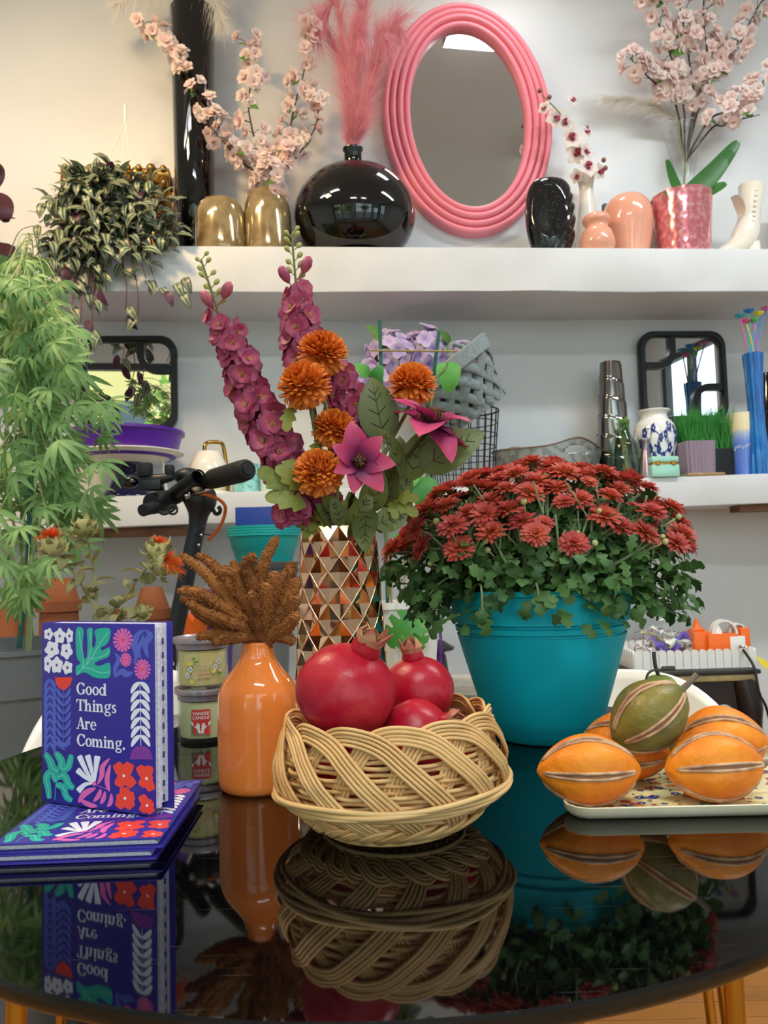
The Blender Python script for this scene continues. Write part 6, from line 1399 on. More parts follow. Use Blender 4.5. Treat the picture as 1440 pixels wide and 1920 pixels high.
for i in range(1500):
    a = r.uniform(0, 2*pi); s = r.uniform(.22, 1); el = math.asin(s)
    p = dome(a, el, r.uniform(.93, 1.03))
    nrm = V3((cos(el)*cos(a), cos(el)*sin(a)*1.2, sin(el)*1.5)).normalized()
    if sin(a) < -.25 and s < .58 and r.random() < .66: continue      # leafy front below the flower cap
    if s < .45 and r.random() < .45: continue
    if any((p-o_).length < .0225 for o_, _ in blooms): continue
    blooms.append((p, nrm))
    if len(blooms) >= 165: break
for i, (p, nrm) in enumerate(blooms):
    R = r.uniform(.037, .047)*(1 if r.random() < .85 else .7); put('bloom', MM[2 if R < .027 else i % 2], zframe(p, nrm+V3((0, 0, .45))+jit(.35, r), r.uniform(0, 6), R), mp)
    m = root.lerp(p, .55)+V3((0, 0, .02)); sb.tube(cat_([root+jit(.03, r), m, p-nrm*.004], 4), [.0022]*8+[.0013], 5, caps=False)
for i in range(46):      # bare forking stems at the front
    a = r.uniform(-pi*.97, -.03); f_ = PC_+V3((rt*.75*cos(a)*r.uniform(.3, 1), rt*.7*sin(a), PH+.005)); e_ = dome(a+r.uniform(-.2, .2), r.uniform(.25, .95), r.uniform(.90, 1.0))
    m = f_.lerp(e_, .5)+V3((cos(a), sin(a), 0))*.014; sb.tube(cat_([f_, m, e_], 5), [.0026]*6+[.0018]*5, 5, caps=False)
    for k_ in range(2): q_ = f_.lerp(e_, r.uniform(.4, .8))+V3((cos(a), sin(a), 0))*.010; sb.tube([q_, q_+V3((r.uniform(-.03, .03), -.01, r.uniform(.02, .045)))], [.0015, .001], 4, caps=False)
sb.build('flower_stems', M_mstem, mp, kind='stuff', smooth=True)
b = MB(); M_mbud = mat('mum_bud', 'b4bb78', rough=.6)
for i in range(70):
    a = r.uniform(0, 2*pi); p = dome(a, r.uniform(-.1, 1.2), r.uniform(.88, 1.02))
    if i < 48: q_ = MB(); q_.sph(p, r.uniform(.0032, .0052), 8, 6); q_.tube([p, p.lerp(root, .25)], .0011, 4); q_.build('bud', M_mbud, mp, smooth=True)
lv = []
for i in range(1350):
    a = r.uniform(0, 2*pi); el = r.uniform(-.42, 1.15) if i % 3 else r.uniform(-.5, .45); k = r.uniform(.55, .92) if el > .2 else r.uniform(.62, 1.0)
    p = dome(a, el, k)
    if p.z < TZ+PH+.002 and (p-PC_).xy.length < rt*1.03: p.z = TZ+PH+.004+r.uniform(0, .01)
    o = V3((cos(a), sin(a), 0)); d = o*r.uniform(.3, 1)+V3((0, 0, r.uniform(-.7, .6)))+jit(.6, r)
    lv.append((p, d, o, r.uniform(.019, .033), a, k))
lv.sort(key=lambda z: z[0].y-.12*z[5]); st = MB()
for i, (p, d, o, s, a, k) in enumerate(lv):
    M = frame(p, d, o+V3((0, 0, .8)), r.uniform(-.6, .6), s)
    if i < 296: put('leaf', MLF[i % 3], M, mp)
    else: V, F, U = leaf(1, .66, lambda t: (sin(pi*min(1, .03+t*.94))**.7)*(.55+.45*abs(cos(2.5*pi*t))), curl=.8, fold=.15, nv=9); st.add(V, F, U, M=M)
st.build('inner_leaves', M_mleaf, mp, kind='stuff', smooth=True)
for (x0, y0, x1, y1, dy) in ((1180, 1095, 1235, 1135, -.02), (1170, 1090, 1210, 1120, -.06), (870, 1080, 800, 1120, -.05), (870, 1085, 770, 1095, -.02), (1000, 1100, 1010, 1120, -.13), (900, 1095, 905, 1150, -.12), (1160, 1095, 1150, 1130, -.11)):
    b = MB(); p0, p1 = PT(x0, y0, PC_.y+dy), PT(x1, y1, PC_.y+dy-.01); b.tube(cat_([p0, p0.lerp(p1, .5)+V3((0, -.005, .01)), p1], 5), .0014, 5); b.build('drooping_stem', M_mstem, mp, smooth=True)
    for j in range(4): p = p0.lerp(p1, .4+.2*j); put('leaf', MLF[j % 3], frame(p, (p1-p0).normalized()*.6+jit(.7, r)+V3((0, -.3, -.3)), V3((0, -1, .5)), 0, r.uniform(.022, .034)), mp)

# ================================================================ dried safflower behind the upright planner
SV = V3((-.345, .94, TZ)); sv = thing('bud_bottle', 'small clear glass bottle holding dried safflower behind the upright planner', 'bottle', SV)
b = MB(); b.lathe(prof([(0, .001), (.024, 0), (.026, .004), (.026, .07), (.014, .105), (.011, .125), (.013, .13), (.0115, .13), (.009, .11), (.024, .07), (.024, .005)], 4), 28, SV); b.build('glass', M_glass, sv)
M_saff = mat('safflower_orange', 'e2571c', rough=.7, rnd='d8401a', col2='f0862a', vscale=60); M_drl = mat('dried_leaf', '8e8858', rough=.7, col2='6f6a3e', vscale=6, rnd='a8a070', transl=.25); M_drs = mat('dried_stem', 'a09a70', rough=.7); M_calyx = mat('dried_calyx', 'a39c60', rough=.7, col2='c2b67c', vscale=8, rnd='8a8650')
DLF = [leaf_mesh('dried_leaf', M_drl, L=1, W=.62, curl=c, fold=.35, nv=6, out=lambda t: sin(pi*min(1, .05+t**.8*.93))**.7) for c in (.5, 1.4, -.8)]
BRA = leaf_mesh('bract', M_calyx, L=1, W=.5, curl=-.9, fold=-.3, nv=5)
def saff(lb, pts, heads, seed, nl):
    r = random.Random(seed); t = thing('safflower_stem', lb, 'dried flower', SV+V3((0, 0, .02))); y = SV.y
    P = cat_([SV+V3((r.uniform(-.01, .01), 0, .01)), SV+V3((0, 0, .12))]+[PT(px, py, y+dy) for px, py, dy in pts], 7); k = len(P)
    b = MB(); b.tube(P, [lerp(.0022, .0014, i/(k-1)) for i in range(k)], 6)
    for i in range(nl):
        f = lerp(.40, .97, (i+.5)/nl); q = P[int(f*(k-1))]; o = V3((cos(i*2.4), sin(i*2.4)*.8-.3, r.uniform(-.4, .5))); put('leaf', DLF[i % 3], frame(q, o, V3((0, -.6, 1)), r.uniform(-.8, .8), S(q, r.uniform(30, 48))), t)
    for hx, hy, R_, ax, fl in heads:
        c = PT(hx, hy, y+pts[-1][2]); R = S(c, R_*1.35); b.tube([P[-1] if (P[-1]-c).length < .05 else P[int(k*.8)], c], .0016, 6); Z = zframe(c, ax)
        q = MB(); q.lathe([(.3*R, -.9*R), (.8*R, -.55*R), (.95*R, 0), (.75*R, .5*R), (.5*R, .7*R), (0, .7*R)], 16, M=Z); h = q.build('flower_head', M_calyx, t)
        for i in range(16): a = i*2.4; el = lerp(.2, 1.1, i/15); put('bract', BRA, Z @ Matrix.Rotation(a, 4, 'Z') @ Matrix.Translation((0, .75*R*cos(el*.4), lerp(-.7, .5, i/15)*R)) @ Matrix.Rotation(el-.2, 4, 'X') @ Matrix.Scale(R*r.uniform(.8, 1.2), 4), h)
        if fl:
            q = MB()
            for i in range(110): d = V3((r.gauss(0, .55), r.gauss(0, .55), r.uniform(.5, 1.2))).normalized(); strand(q, Z @ V3((d.x*.3*R, d.y*.3*R, .6*R)), Z.to_3x3() @ d, R*r.uniform(.7, 1.25)*fl, .0011, .3, 3, r)
            q.build('orange_florets', M_saff, h, kind='stuff', smooth=True)
    b.build('stem', M_drs, t)
saff('dried safflower with a big orange bloom, furthest left of the bunch', [(178, 1150, 0), (152, 1095, -.01), (128, 1060, -.02), (104, 1040, -.03)], [(100, 1022, 17, (-.1, -.3, 1), 1.15)], 1, 12)
saff('dried safflower with a withered brown head, tallest of the bunch', [(182, 1150, .0), (178, 1080, .01), (166, 1020, .0), (156, 992, -.01)], [(156, 988, 14, (.1, -.3, 1), 0)], 2, 10)
saff('dried safflower with two orange blooms leaning right of the bunch', [(200, 1165, -.01), (232, 1125, -.02), (262, 1080, -.03), (288, 1050, -.03)], [(294, 1030, 15, (.2, -.2, 1), .9), (304, 1058, 18, (.85, -.45, .25), 1.1)], 3, 12)
saff('dried safflower stem of leaves only, low and bent to the right', [(190, 1165, -.02), (205, 1160, -.03), (235, 1158, -.03), (268, 1145, -.03)], [(268, 1146, 9, (.8, -.3, .4), 0)], 4, 10)
# ================================================================ behind the table
# tall leafy plant in a grey planter at the left edge
LY = 1.75; pz = PT(52, 1222, LY); LPX = V3((pz.x-.03, LY, 0)); zr = PT(40, 1224, LY-.2).z
M_grey = mat('grey_plastic', '6f7274', rough=.5, col2='66696b', vscale=5); M_pstem = mat('pale_green_stem', '8fae72', rough=.55, col2='b0a878', vscale=14)
M_fing = mat('fingered_leaf', '6f9a54', rough=.5, col2='56824a', vscale=6, rnd='9abf78', transl=.35)
lp = thing('fingered_leaf_plant', 'tall bright green plant with drooping fingered leaves in a big grey planter', 'plant', LPX)
b = MB(); b.lathe([(0, .001), (.15, 0), (.155, .01), (.185, zr-.10), (.192, zr-.098), (.196, zr-.012), (.203, zr-.01), (.203, zr), (.192, zr), (.185, zr-.05), (0, zr-.05)], 64, LPX); b.build('planter', M_grey, lp)
b = MB(); b.lathe([(.186, zr-.045), (0, zr-.04)], 32, LPX); b.build('soil', MATS['potting_soil'], lp)
b = MB(); b.tube(cat_([PT(52, 1235, LY), PT(58, 1110, LY), PT(63, 900, LY), PT(56, 700, LY), PT(42, 530, LY)], 6), [.0075]*7+[.006]*6+[.0045]*6+[.003]*6, 8)
for z0 in (1130, 1050, 965, 880): b.sph(PT(60, z0, LY), .0095, 8, 6)
b.build('main_stem', M_pstem, lp)
b = MB(); b.tube([PT(36, 1215, LY-.04), PT(52, 1050, LY-.03), PT(66, 700, LY-.02)], .006, 8); b.build('support_stake', mat('green_stake', '1f5f52', rough=.5), lp)
FMs = []
for s in range(4):
    r = random.Random(90+s); b = MB(); nl = (7, 5, 7, 6)[s]
    for i in range(nl):
        k = i-(nl-1)/2; L = .95*(1-.11*abs(k)); b.add(*leaf(L, .12+.02*r.random(), lambda t: sin(pi*min(1, .04+t**.85*.95))**.8, curl=r.uniform(.5, 1.1), fold=.25, nv=5), M=Matrix.Rotation(-k*.46+r.uniform(-.08, .08), 4, 'Z') @ Matrix.Rotation(r.uniform(-.15, .15), 4, 'X'))
    FMs.append(b.mesh('fingered_leaf', M_fing))
r = random.Random(33); n = 0; b = MB()
while n < 298:
    y = r.uniform(480, 1130); w_ = (30+(y-480)*.55 if y < 700 else 140+(y-700)*.1 if y < 960 else max(40, 185-(y-960)*1.3))
    x = 40+abs(r.gauss(0, .5))*w_*r.choice((1, 1, -1)); 
    if x > 215 or x < -90 or (y > 960 and r.random() < .5): continue
    e = PT(x, y, LY+r.uniform(-.26, .2)); a = PT(58+r.uniform(-4, 4), y+r.uniform(-60, 10), LY)
    b.tube(cat_([a, a.lerp(e, .55)+V3((0, 0, .03)), e], 4), .0013, 4, caps=False)
    d = (e-a).normalized()*.6+V3((0, -.15, -.85))+jit(.35, r); put('leaf', FMs[n % 4], frame(e, d, V3((0, -1, .5)), r.uniform(-.5, .5), r.uniform(.055, .092)), lp); n += 1
b.build('leaf_stalks', M_pstem, lp, kind='stuff', smooth=True)
for x0, y0, x1, y1 in ((20, 960, 52, 1130), (110, 960, 66, 1080), (8, 1000, 50, 1160)): b = MB(); b.tube(cat_([PT(x0, y0, LY-.05), PT((x0+x1)/2+4, (y0+y1)/2, LY-.02), PT(x1, y1, LY)], 5), .0035, 6); b.build('side_branch', M_pstem, lp)
# burgundy-leaved plant reaching in from the left end of the upper shelf
M_burg = mat('burgundy_leaf', '3a1c28', rough=.4, rnd='4a2430', transl=.15); p = ub(-95, .2)
t = thing('burgundy_plant', 'dark burgundy round-leaved plant reaching in from the left edge over the shelf', 'plant', p)
b = MB(); b.lathe([(0, 0), (.06, 0), (.08, .12), (.076, .12), (.07, .1), (0, .1)], 28, p); b.build('pot', mat('terracotta', 'a8633f', rough=.85, col2='955636', vscale=9), t)
BLF = leaf_mesh('burgundy_leaf', M_burg, L=1, W=.8, curl=.8, fold=.12, nv=8, nu=4, out=lambda t_: sin(pi*min(1, .05+t_**.8*.92))**.65)
for (x, y, tx, ty, s) in ((-20, 360, 28, 415, 80), (-15, 430, 22, 392, 60), (-10, 455, 40, 520, 85), (0, 500, 56, 528, 66), (-30, 300, 10, 350, 70), (-40, 520, 20, 560, 70), (-60, 420, -20, 470, 90), (-60, 330, -30, 300, 80), (-50, 560, 5, 610, 60), (-80, 470, -60, 540, 80)):
    a, e = WP(x, y, .38), WP(tx, ty, .40); put('leaf', BLF, frame(a, e-a, V3((.2, -.6, 1)), 0, S(a, s*.85)), t)
    b = MB(); b.tube(cat_([p+V3((0, 0, .10)), p.lerp(a, .5)+V3((0, 0, .08)), a], 5), .003, 5); b.build('stem', M_tstem, t)
# terracotta pots stacked upside down on the low counter
M_terra = MATS['terracotta']; CZ = .6
def tpot(lb, px, hw_base, ytop, hw_top, z0, y=2.28, grp=None, flip=True):
    c = PT(px, 1150, y); c.z = z0; R = hw_base*y/1440; r0 = hw_top*y/1440; zt = PT(px, ytop, y).z; H = zt-z0; rim = min(.03, H*.35)
    b = MB(); b.lathe([(R*.86, .001), (R*.9, 0), (R, 0), (R*1.0, rim), (R*.92, rim+.001), (r0, H-.003), (r0-.003, H), (.012, H), (.010, H-.004), (r0-.008, H-.008), (R*.86, rim), (R*.84, .001)], 48, c)
    b.build('terracotta_pot', M_terra, org=c, label=lb, cat='pot'); return zt
zl = PT(110, 1146, 2.28).z
tpot('terracotta pot upside down at the bottom of the stack behind the green stalk', 111, 41, 1146, 34, CZ); tpot('terracotta pot upside down on top of the stack behind the green stalk', 110, 40, 1084, 23, zl+.0005)
z2 = PT(285, 1160, 2.28).z; tpot('terracotta pot upside down at the bottom of the stack beside the scooter stem', 286, 36, 1160, 31, CZ); tpot('terracotta pot upside down on top of the stack beside the scooter stem', 285, 34, 1100, 19, z2+.0005)
tpot('small terracotta pot between the two tall terracotta stacks', 202, 27, 1142, 22, CZ, 2.34); tpot('broad dark terracotta pot at the far left behind the planter', 22, 50, 1128, 32, CZ, 2.3)
# electric scooter
M_sc = mat('scooter_black', '1d2025', rough=.42, col2='191c20', vscale=5); M_rub = mat('rubber_grip', '17181b', rough=.7); M_chrome = mat('chrome', 'c9ccd0', rough=.12, metal=1); M_cable = mat('orange_cable', 'c8602a', rough=.45)
SY = 1.62
def sp(x, y, d=0): return PT(x, y, SY+d)
foot = sp(285, 1395); topS = sp(370, 985); dr_ = (foot-topS).normalized(); base = foot+dr_*((foot.z-.11)/-dr_.z)
t = thing('electric_scooter', 'black electric scooter with angled handlebars behind the upright planner', 'scooter', V3((base.x, base.y, 0)))
b = MB(); b.tube([base, foot, topS], .0178, 20); b.build('stem', M_sc, t)
b = MB(); b.tube(cat_([topS, sp(373, 960), sp(375, 940), sp(373, 915)], 5), [.0182, .0186, .019, .020, .0215, .024, .027, .030, .032, .034, .035, .035, .035, .033, .030, .026][:16], 20); b.build('neck', M_sc, t)
b = MB(); b.tube([sp(363, 1002, -.0185), sp(401, 1003, -.004)], .0012, 5); b.build('seam', M_black, t)
for x, y in ((377, 1003), (372, 1022)): b = MB(); b.sph(sp(x, y, -.0175), .0035, 8, 6); b.build('screw', M_chrome, t)
b = MB(); b.tube([sp(395, 900, -.04), sp(400, 898, -.05), sp(452, 884, -.16), sp(461, 881, -.178), sp(464, 880, -.184)], [.0175, .0205, .0215, .0205, .016], 24); g = b.build('grip', M_rub, t)
b = MB(); b.tube([sp(463, 880.5, -.1825), sp(466, 880, -.1865)], [.011, .010], 16); b.build('grip_cap', M_sc, g)
b = MB(); b.tube([sp(400, 899, -.04), sp(375, 907, 0), sp(330, 932, .02), sp(300, 946, .0)], .0155, 16); b.build('handlebar', M_sc, t)
b = MB(); b.tube([sp(318, 938, .01), sp(303, 940, -.01), sp(284, 945, -.04)], [.022, .024, .022], 20); b.build('left_clamp', M_sc, t)
b = MB(); b.tube([sp(300, 948, -.03), sp(268, 957, -.09)], .0125, 16); b.build('left_grip', M_rub, t)
b = MB(); b.tube([sp(326, 925, .0), sp(350, 907, -.05), sp(369, 895, -.10)], .0135, 20, caps=False); b.tube([sp(372, 893.4, -.106), sp(369, 895, -.10), sp(350, 907, -.05)], .0095, 20, caps=False); b.tube([sp(369, 895, -.10), sp(372.5, 893, -.108)], [.0145, .0145], 20, caps=False); b.build('accessory_tube', M_sc, t)
b = MB(); b.sph(sp(352, 893, .0), (.030, .028, .018), 20, 12); b.build('display_pod', M_sc, t)
b = MB(); b.tube([sp(262, 899, -.05), sp(300, 899, -.05), sp(325, 893, -.05)], [.010, .012, .009], 12); b.box(sp(284, 910, -.05), (.045, .03, .022)); b.build('phone_mount', M_black, t, bevel=.003)
for x, y, r_, h in ((272, 881, .0155, .028), (318, 882, .0105, .022)): b = MB(); c = sp(x, y, -.05); b.lathe([(0, -h/2), (r_*.9, -h/2), (r_, -h*.35), (r_, h*.35), (r_*.85, h/2), (0, h/2)], 24, c, wob=lambda a, z: 1+.03*cos(14*a)); b.build('mount_knob', M_rub, t)
b = MB(); b.sph(sp(243, 904, -.05), (.019, .012, .0125), 16, 10); b.build('lens', M_blackg, t)
b = MB(); b.tube(cat_([sp(352, 928, -.03), sp(375, 923, -.045), sp(396, 917, -.05)], 4), .0035, 8); b.sph(sp(352, 929, -.03), .009, 10, 8); b.build('brake_lever', M_chrome, t)
b = MB(); b.tube(cat_([sp(290, 950, -.05), sp(305, 963, -.06), sp(322, 957, -.055), sp(330, 948, -.05)], 4), .004, 8); b.build('left_brake_lever', M_sc, t)
b = MB(); c = sp(324, 956, -.06); b.tube([c+V3((.009*cos(i*pi/8), 0, .009*sin(i*pi/8))) for i in range(17)], .0025, 6, caps=False); b.build('lever_ring', M_sc, t)
b = MB(); b.tube(cat_([sp(378, 926, -.04), sp(402, 932, -.05), sp(420, 945, -.05), sp(422, 962, -.04), sp(412, 988, -.03), sp(391, 1012, -.012)], 6), .0036, 8); b.build('cable', M_cable, t)
b = MB(); b.tube(cat_([sp(398, 952, 0), sp(404, 963, 0), sp(411, 962, 0), sp(413, 955, 0), sp(409, 950, 0)], 5), .0042, 8); b.build('hook', M_sc, t)
b = MB(); V, F = text_mb('S', .018); xa = (foot-topS).normalized(); Mt = axes(sp(316, 1243, -.0185), xa, V3((0, 0, 1)).cross(xa).cross(xa)*-1 if False else V3((1, 0, .2))); b.add([Mt @ v for v in V], F); b.build('marking', M_white, t, smooth=False)
b = MB(); dx = base+V3((-.03, .06, 0)); b.box((base.x+.05, base.y+.42, .10), (.15, .62, .05)); b.build('deck', M_sc, t, bevel=.015)
b = MB(); b.tube([base+V3((0, 0, .01)), V3((base.x+.05, base.y+.15, .10))], .025, 12); b.build('fork', M_sc, t)
for yy in (base.y-.05, base.y+.78):
    b = MB(); b.lathe([(.035, -.022), (.085, -.024), (.10, -.016), (.104, 0), (.10, .016), (.085, .024), (.035, .022), (.035, -.022)], 36, M=Matrix.Translation((base.x+(.0 if yy < base.y else .05), yy, .1045)) @ Matrix.Rotation(pi/2, 4, 'Y')); b.build('wheel', M_rub, t)
# stack of teal pots with a blue box
M_teal2 = mat('teal_pot_plastic', '16a6a6', rough=.4); M_bbox = mat('royal_blue', '1f3f9a', rough=.45); y = 2.17; k = y/1440
zc = lambda py: PT(496, py, y).z
c = PT(497, 1100, y); zb = zc(1098)
b = MB(); b.lathe([(0, 0), (38*k, 0), (48*k, zb-CZ-.03), (54*k, zb-CZ-.03), (55*k, zb-CZ), (0, zb-CZ-.002)], 40, V3((c.x, y, CZ))); b.build('grey_pot', M_grey, org=V3((c.x, y, CZ)), label='grey plastic pot at the bottom of the stack under the teal pots', cat='pot')
zs = [zb, zc(1083), zc(1068), zc(1054)]
for i in range(3):
    o = V3((c.x, y, zs[i]+.0006)); h = zs[i+1]-zs[i]-.0008; b = MB(); b.lathe([(0, 0), (58*k, 0), (66*k, h), (62*k, h), (55*k, .004), (0, .004)], 48, o); b.build('grey_saucer', M_grey, org=o, label=('lowest', 'middle', 'topmost')[i]+' grey saucer of the three under the teal pots', cat='saucer')
z0 = zs[3]
for i in range(4):
    o = V3((c.x, y, z0+.0008+i*.0072)); H = zc(1006)-z0; b = MB()
    sl = lambda zz: lerp(52*k, 64*k, zz/H)
    b.lathe([(0, 0), (sl(0), 0), (sl(H*.48), H*.48), (sl(H*.48)+.003, H*.52), (sl(H)*.985+.002, H-.002), (69*k, H), (69*k, H+.006), (66*k, H+.006), (sl(H)-.002, H*.9), (sl(0)-.0035, .0035), (0, .0035)], 56, o); b.build('teal_pot', M_teal2, org=o, label=('outermost', 'second', 'third', 'innermost')[i]+' teal plastic pot of the nested stack behind the amaranth', cat='pot', group='nested teal pots')
zi = z0+.0008+3*.0072+.0040; b = MB(); b.box((c.x-.003, y, (zi+zc(952))/2), (100*k*.92, .09, zc(952)-zi)); b.build('blue_box', M_bbox, org=V3((c.x, y, zi)), label='royal blue rectangular box standing in the nested teal pots', cat='box', bevel=.002)
# orange petal-rimmed pot on a green tub
o = PT(362, 1200, 2.2); o.z = CZ; zt = PT(362, 1214, 2.2).z; k = 2.2/1440; h = zt-CZ
b = MB(); b.lathe([(0, 0), (26*k, 0), (33*k, h-.012), (35*k, h-.01), (35*k, h), (0, h)], 36, o); b.build('green_tub', mat('bright_green', '2f9a4a', rough=.45), org=o, label='bright green tub beside the scooter stem, under the orange pot', cat='tub')
o2 = V3((o.x, o.y, zt+.0005)); h = PT(362, 1146, 2.2).z-zt; b = MB()
b.grid(lambda u, v: o2+V3((lerp(17, 31, v**.7)*k*cos(2*pi*u), lerp(17, 31, v**.7)*k*sin(2*pi*u), h*v*(1-(.30 if v > .55 else 0)*(v-.55)/.45*(1-abs(cos(3.5*2*pi*u)))))), 84, 16, closeu=True)
b.lathe([(0, .001), (17*k, 0)], 24, o2); b.build('petal_pot', mat('bright_orange', 'f46f22', rough=.45), org=o2, label='bright orange pot with a petal-shaped rim, on the green tub', cat='pot', smooth=50)
o3 = PT(408, 1200, 2.35); o3.z = CZ; k3 = 2.35/1440; h = PT(400, 1105, 2.35).z-CZ; b = MB(); b.lathe([(0, 0), (22*k3, 0), (34*k3, h-.02), (37*k3, h-.02), (37*k3, h), (30*k3, h), (0, h-.04)], 32, o3); b.build('purple_planter', mat('violet_plastic', '5a3a8a', rough=.5), org=o3, label='violet planter behind the amaranth spikes and the scooter stem', cat='planter')
# trellised climber in a ridged white pot
TY = 2.02; po = PT(768, 1130, TY); po.z = CZ; zt = PT(768, 1129, TY-.06).z; k = TY/1440; hw = 52*k
t = thing('trellis_plant', 'climbing houseplant on a green and bamboo trellis in a ridged white pot', 'plant', po)
sq = []
for i in range(96):
    a = 2*pi*i/96; kk = min(1/max(abs(cos(a)), abs(sin(a))), 1.25); rr = hw*kk*(1+.02*(1 if i % 6 < 4 else -1)); sq.append((rr*cos(a), rr*sin(a)))
h = zt-CZ; b = MB(); V = [po+V3((x*f, y_*f, z)) for f, z in ((.72, 0), (.97, h*.93), (1.04, h*.94), (1.04, h), (.97, h), (.9, h*.85)) for x, y_ in sq]; n = 96
b.add(V, [(j*n+i, j*n+(i+1) % n, (j+1)*n+(i+1) % n, (j+1)*n+i) for j in range(5) for i in range(n)]+[tuple(range(n))[::-1], tuple(5*n+i for i in range(n))]); b.build('pot', M_white, t, smooth=30)
M_bam = mat('bamboo', 'a08a5a', rough=.6); SK = MATS['green_stake']; s0 = po+V3((0, 0, h*.8))
b = MB(); b.tube([PT(727, 1140, TY), PT(712, 601, TY)], .0048, 8); b.build('stake', SK, t)
b = MB(); b.tube([PT(790, 1140, TY+.02), PT(808, 740, TY+.01), PT(823, 622, TY)], .0048, 8); b.build('stake', SK, t)
for x0, y0, x1, y1 in ((694, 657, 858, 659), (698, 985, 830, 990)): b = MB(); b.tube([PT(x0, y0, TY-.008), PT(x1, y1, TY-.008)], .0028, 6); b.build('crossbar', M_bam, t)
for x in (734, 760): b = MB(); b.tube([PT(x, 1140, TY-.02), PT(x-2, 1045, TY-.02)], .003, 6); b.build('bamboo_cane', M_bam, t)
b = MB(); r = random.Random(15); M_moss = mat('purple_moss', 'a06aa8', rough=.9, rnd='8a5494')
for i in range(260): c = po+V3((r.uniform(-1, 1)*hw*.9, r.uniform(-1, 1)*hw*.9, h*.9)); strand(b, c, V3((r.uniform(-1, 1), r.uniform(-1, 1), r.uniform(.2, 1.4))), r.uniform(.02, .05), .0014, 1.0, 3, r)
b.build('purple_moss', M_moss, t, kind='stuff', smooth=True)
b = MB()
for i in range(120): c = po+V3((hw*1.03, r.uniform(-.6, .0)*hw, h*r.uniform(.35, .97))); strand(b, c, V3((r.uniform(-.3, .3), r.uniform(-.3, .3), -1)), r.uniform(.015, .03), .0012, .2, 2, r)
b.build('raffia', mat('violet_raffia', '7a3a9a', rough=.8), t, kind='stuff', smooth=True)
M_mon = mat('climber_leaf', '3f8a3c', rough=.4, rnd='6cb44e', transl=.25)
HRT = leaf_mesh('heart_leaf', M_mon, L=1, W=.78, curl=.7, fold=.12, nv=9, nu=4, out=lambda t_: (sin(pi*min(1, .10+t_**.7*.88)))**.6)
SPL = leaf_mesh('split_leaf', M_mon, L=1, W=.95, curl=.7, fold=.1, nv=22, nu=2, out=lambda t_: (sin(pi*min(1, .10+t_**.75*.88)))**.6*(.52+.48*(abs(sin(3.5*pi*t_)) > .35)))
for m, (x, y), (tx, ty), s, d in ((SPL, (778, 1160), (735, 1200), 75, -.12), (SPL, (770, 1165), (782, 1195), 60, -.11), (HRT, (785, 1165), (805, 1140), 44, -.10), (HRT, (790, 895), (798, 945), 70, -.02), (HRT, (775, 880), (762, 905), 50, -.03), (HRT, (838, 680), (845, 735), 60, 0), (HRT, (760, 700), (800, 695), 46, -.02), (HRT, (690, 705), (668, 680), 34, -.02), (HRT, (702, 715), (712, 690), 34, -.03), (HRT, (760, 1030), (748, 1010), 40, -.05), (HRT, (770, 1050), (790, 1035), 40, -.04), (HRT, (752, 1070), (735, 1060), 36, -.05), (HRT, (768, 960), (785, 975), 36, -.03)):
    a, e = PT(x, y, TY+d), PT(tx, ty, TY+d-.02); put('leaf', m, frame(a, e-a, V3((.1, -1, .3)), 0, S(a, s)), t)
for pts in (((750, 1135), (745, 1120), (760, 1160), (776, 1162)), ((778, 1135), (777, 1000), (770, 900), (790, 895)), ((735, 1135), (722, 1020), (740, 880), (775, 880)), ((790, 1135), (808, 760), (836, 690), (838, 680)), ((728, 1120), (716, 800), (705, 715), (690, 705))):
    b = MB(); b.tube(cat_([PT(x, y, TY-(.02 if i < 2 else .08 if pts[0][0] == 750 else .015)) for i, (x, y) in enumerate(pts)], 6), .0025, 6); b.build('vine', M_gstem, t)
# domed black cover and a pile of paper
o = PT(800, 1250, 2.1); o.z = CZ; zd = PT(800, 1196, 2.1).z; k = 2.1/1440; h = zd-CZ
b = MB(); b.lathe([(0, 0), (55*k, 0), (58*k, .01), (54*k, h*.5), (50*k, h*.74), (44*k, h*.80), (0, h*.80)], 40, V3((o.x-.02, o.y+.0, CZ))); b.build('black_bin', M_black, org=V3((o.x-.02, o.y, CZ)), label='black plastic bin on the low counter, below the domed cover', cat='bin')
c = V3((o.x-.02, o.y, CZ+h*.80+.0005)); b = MB(); b.lathe([(0, 0), (60*k, 0), (66*k, .004), (66*k, .010), (62*k, h*.07), (48*k, h*.145), (28*k, h*.19), (0, h*.20)], 48, c, sy=.8); b.build('domed_cover', M_blackg if False else mat('soft_black_plastic', '24272b', rough=.28), org=c, label='domed dark plastic cover behind the pomegranates', cat='cover')
pk = PT(878, 1300, 2.15); pk.z = CZ
for i in range(4):
    zz = CZ+.0005+i*.0122; b = MB(); b.box((pk.x+.002*(i % 2), pk.y, zz+.006), (.12-.004*(i % 3), .16, .0118)); b.build('paper_pad', mat('pad_paper', 'c9c2b2', rough=.8, col2='a89f8c', vscale=300), org=V3((pk.x, pk.y, zz)), label=('bottom', 'second from bottom', 'third from bottom', 'topmost')[i]+' pad in the pile of paper beside the teal pot', cat='pad', smooth=False)
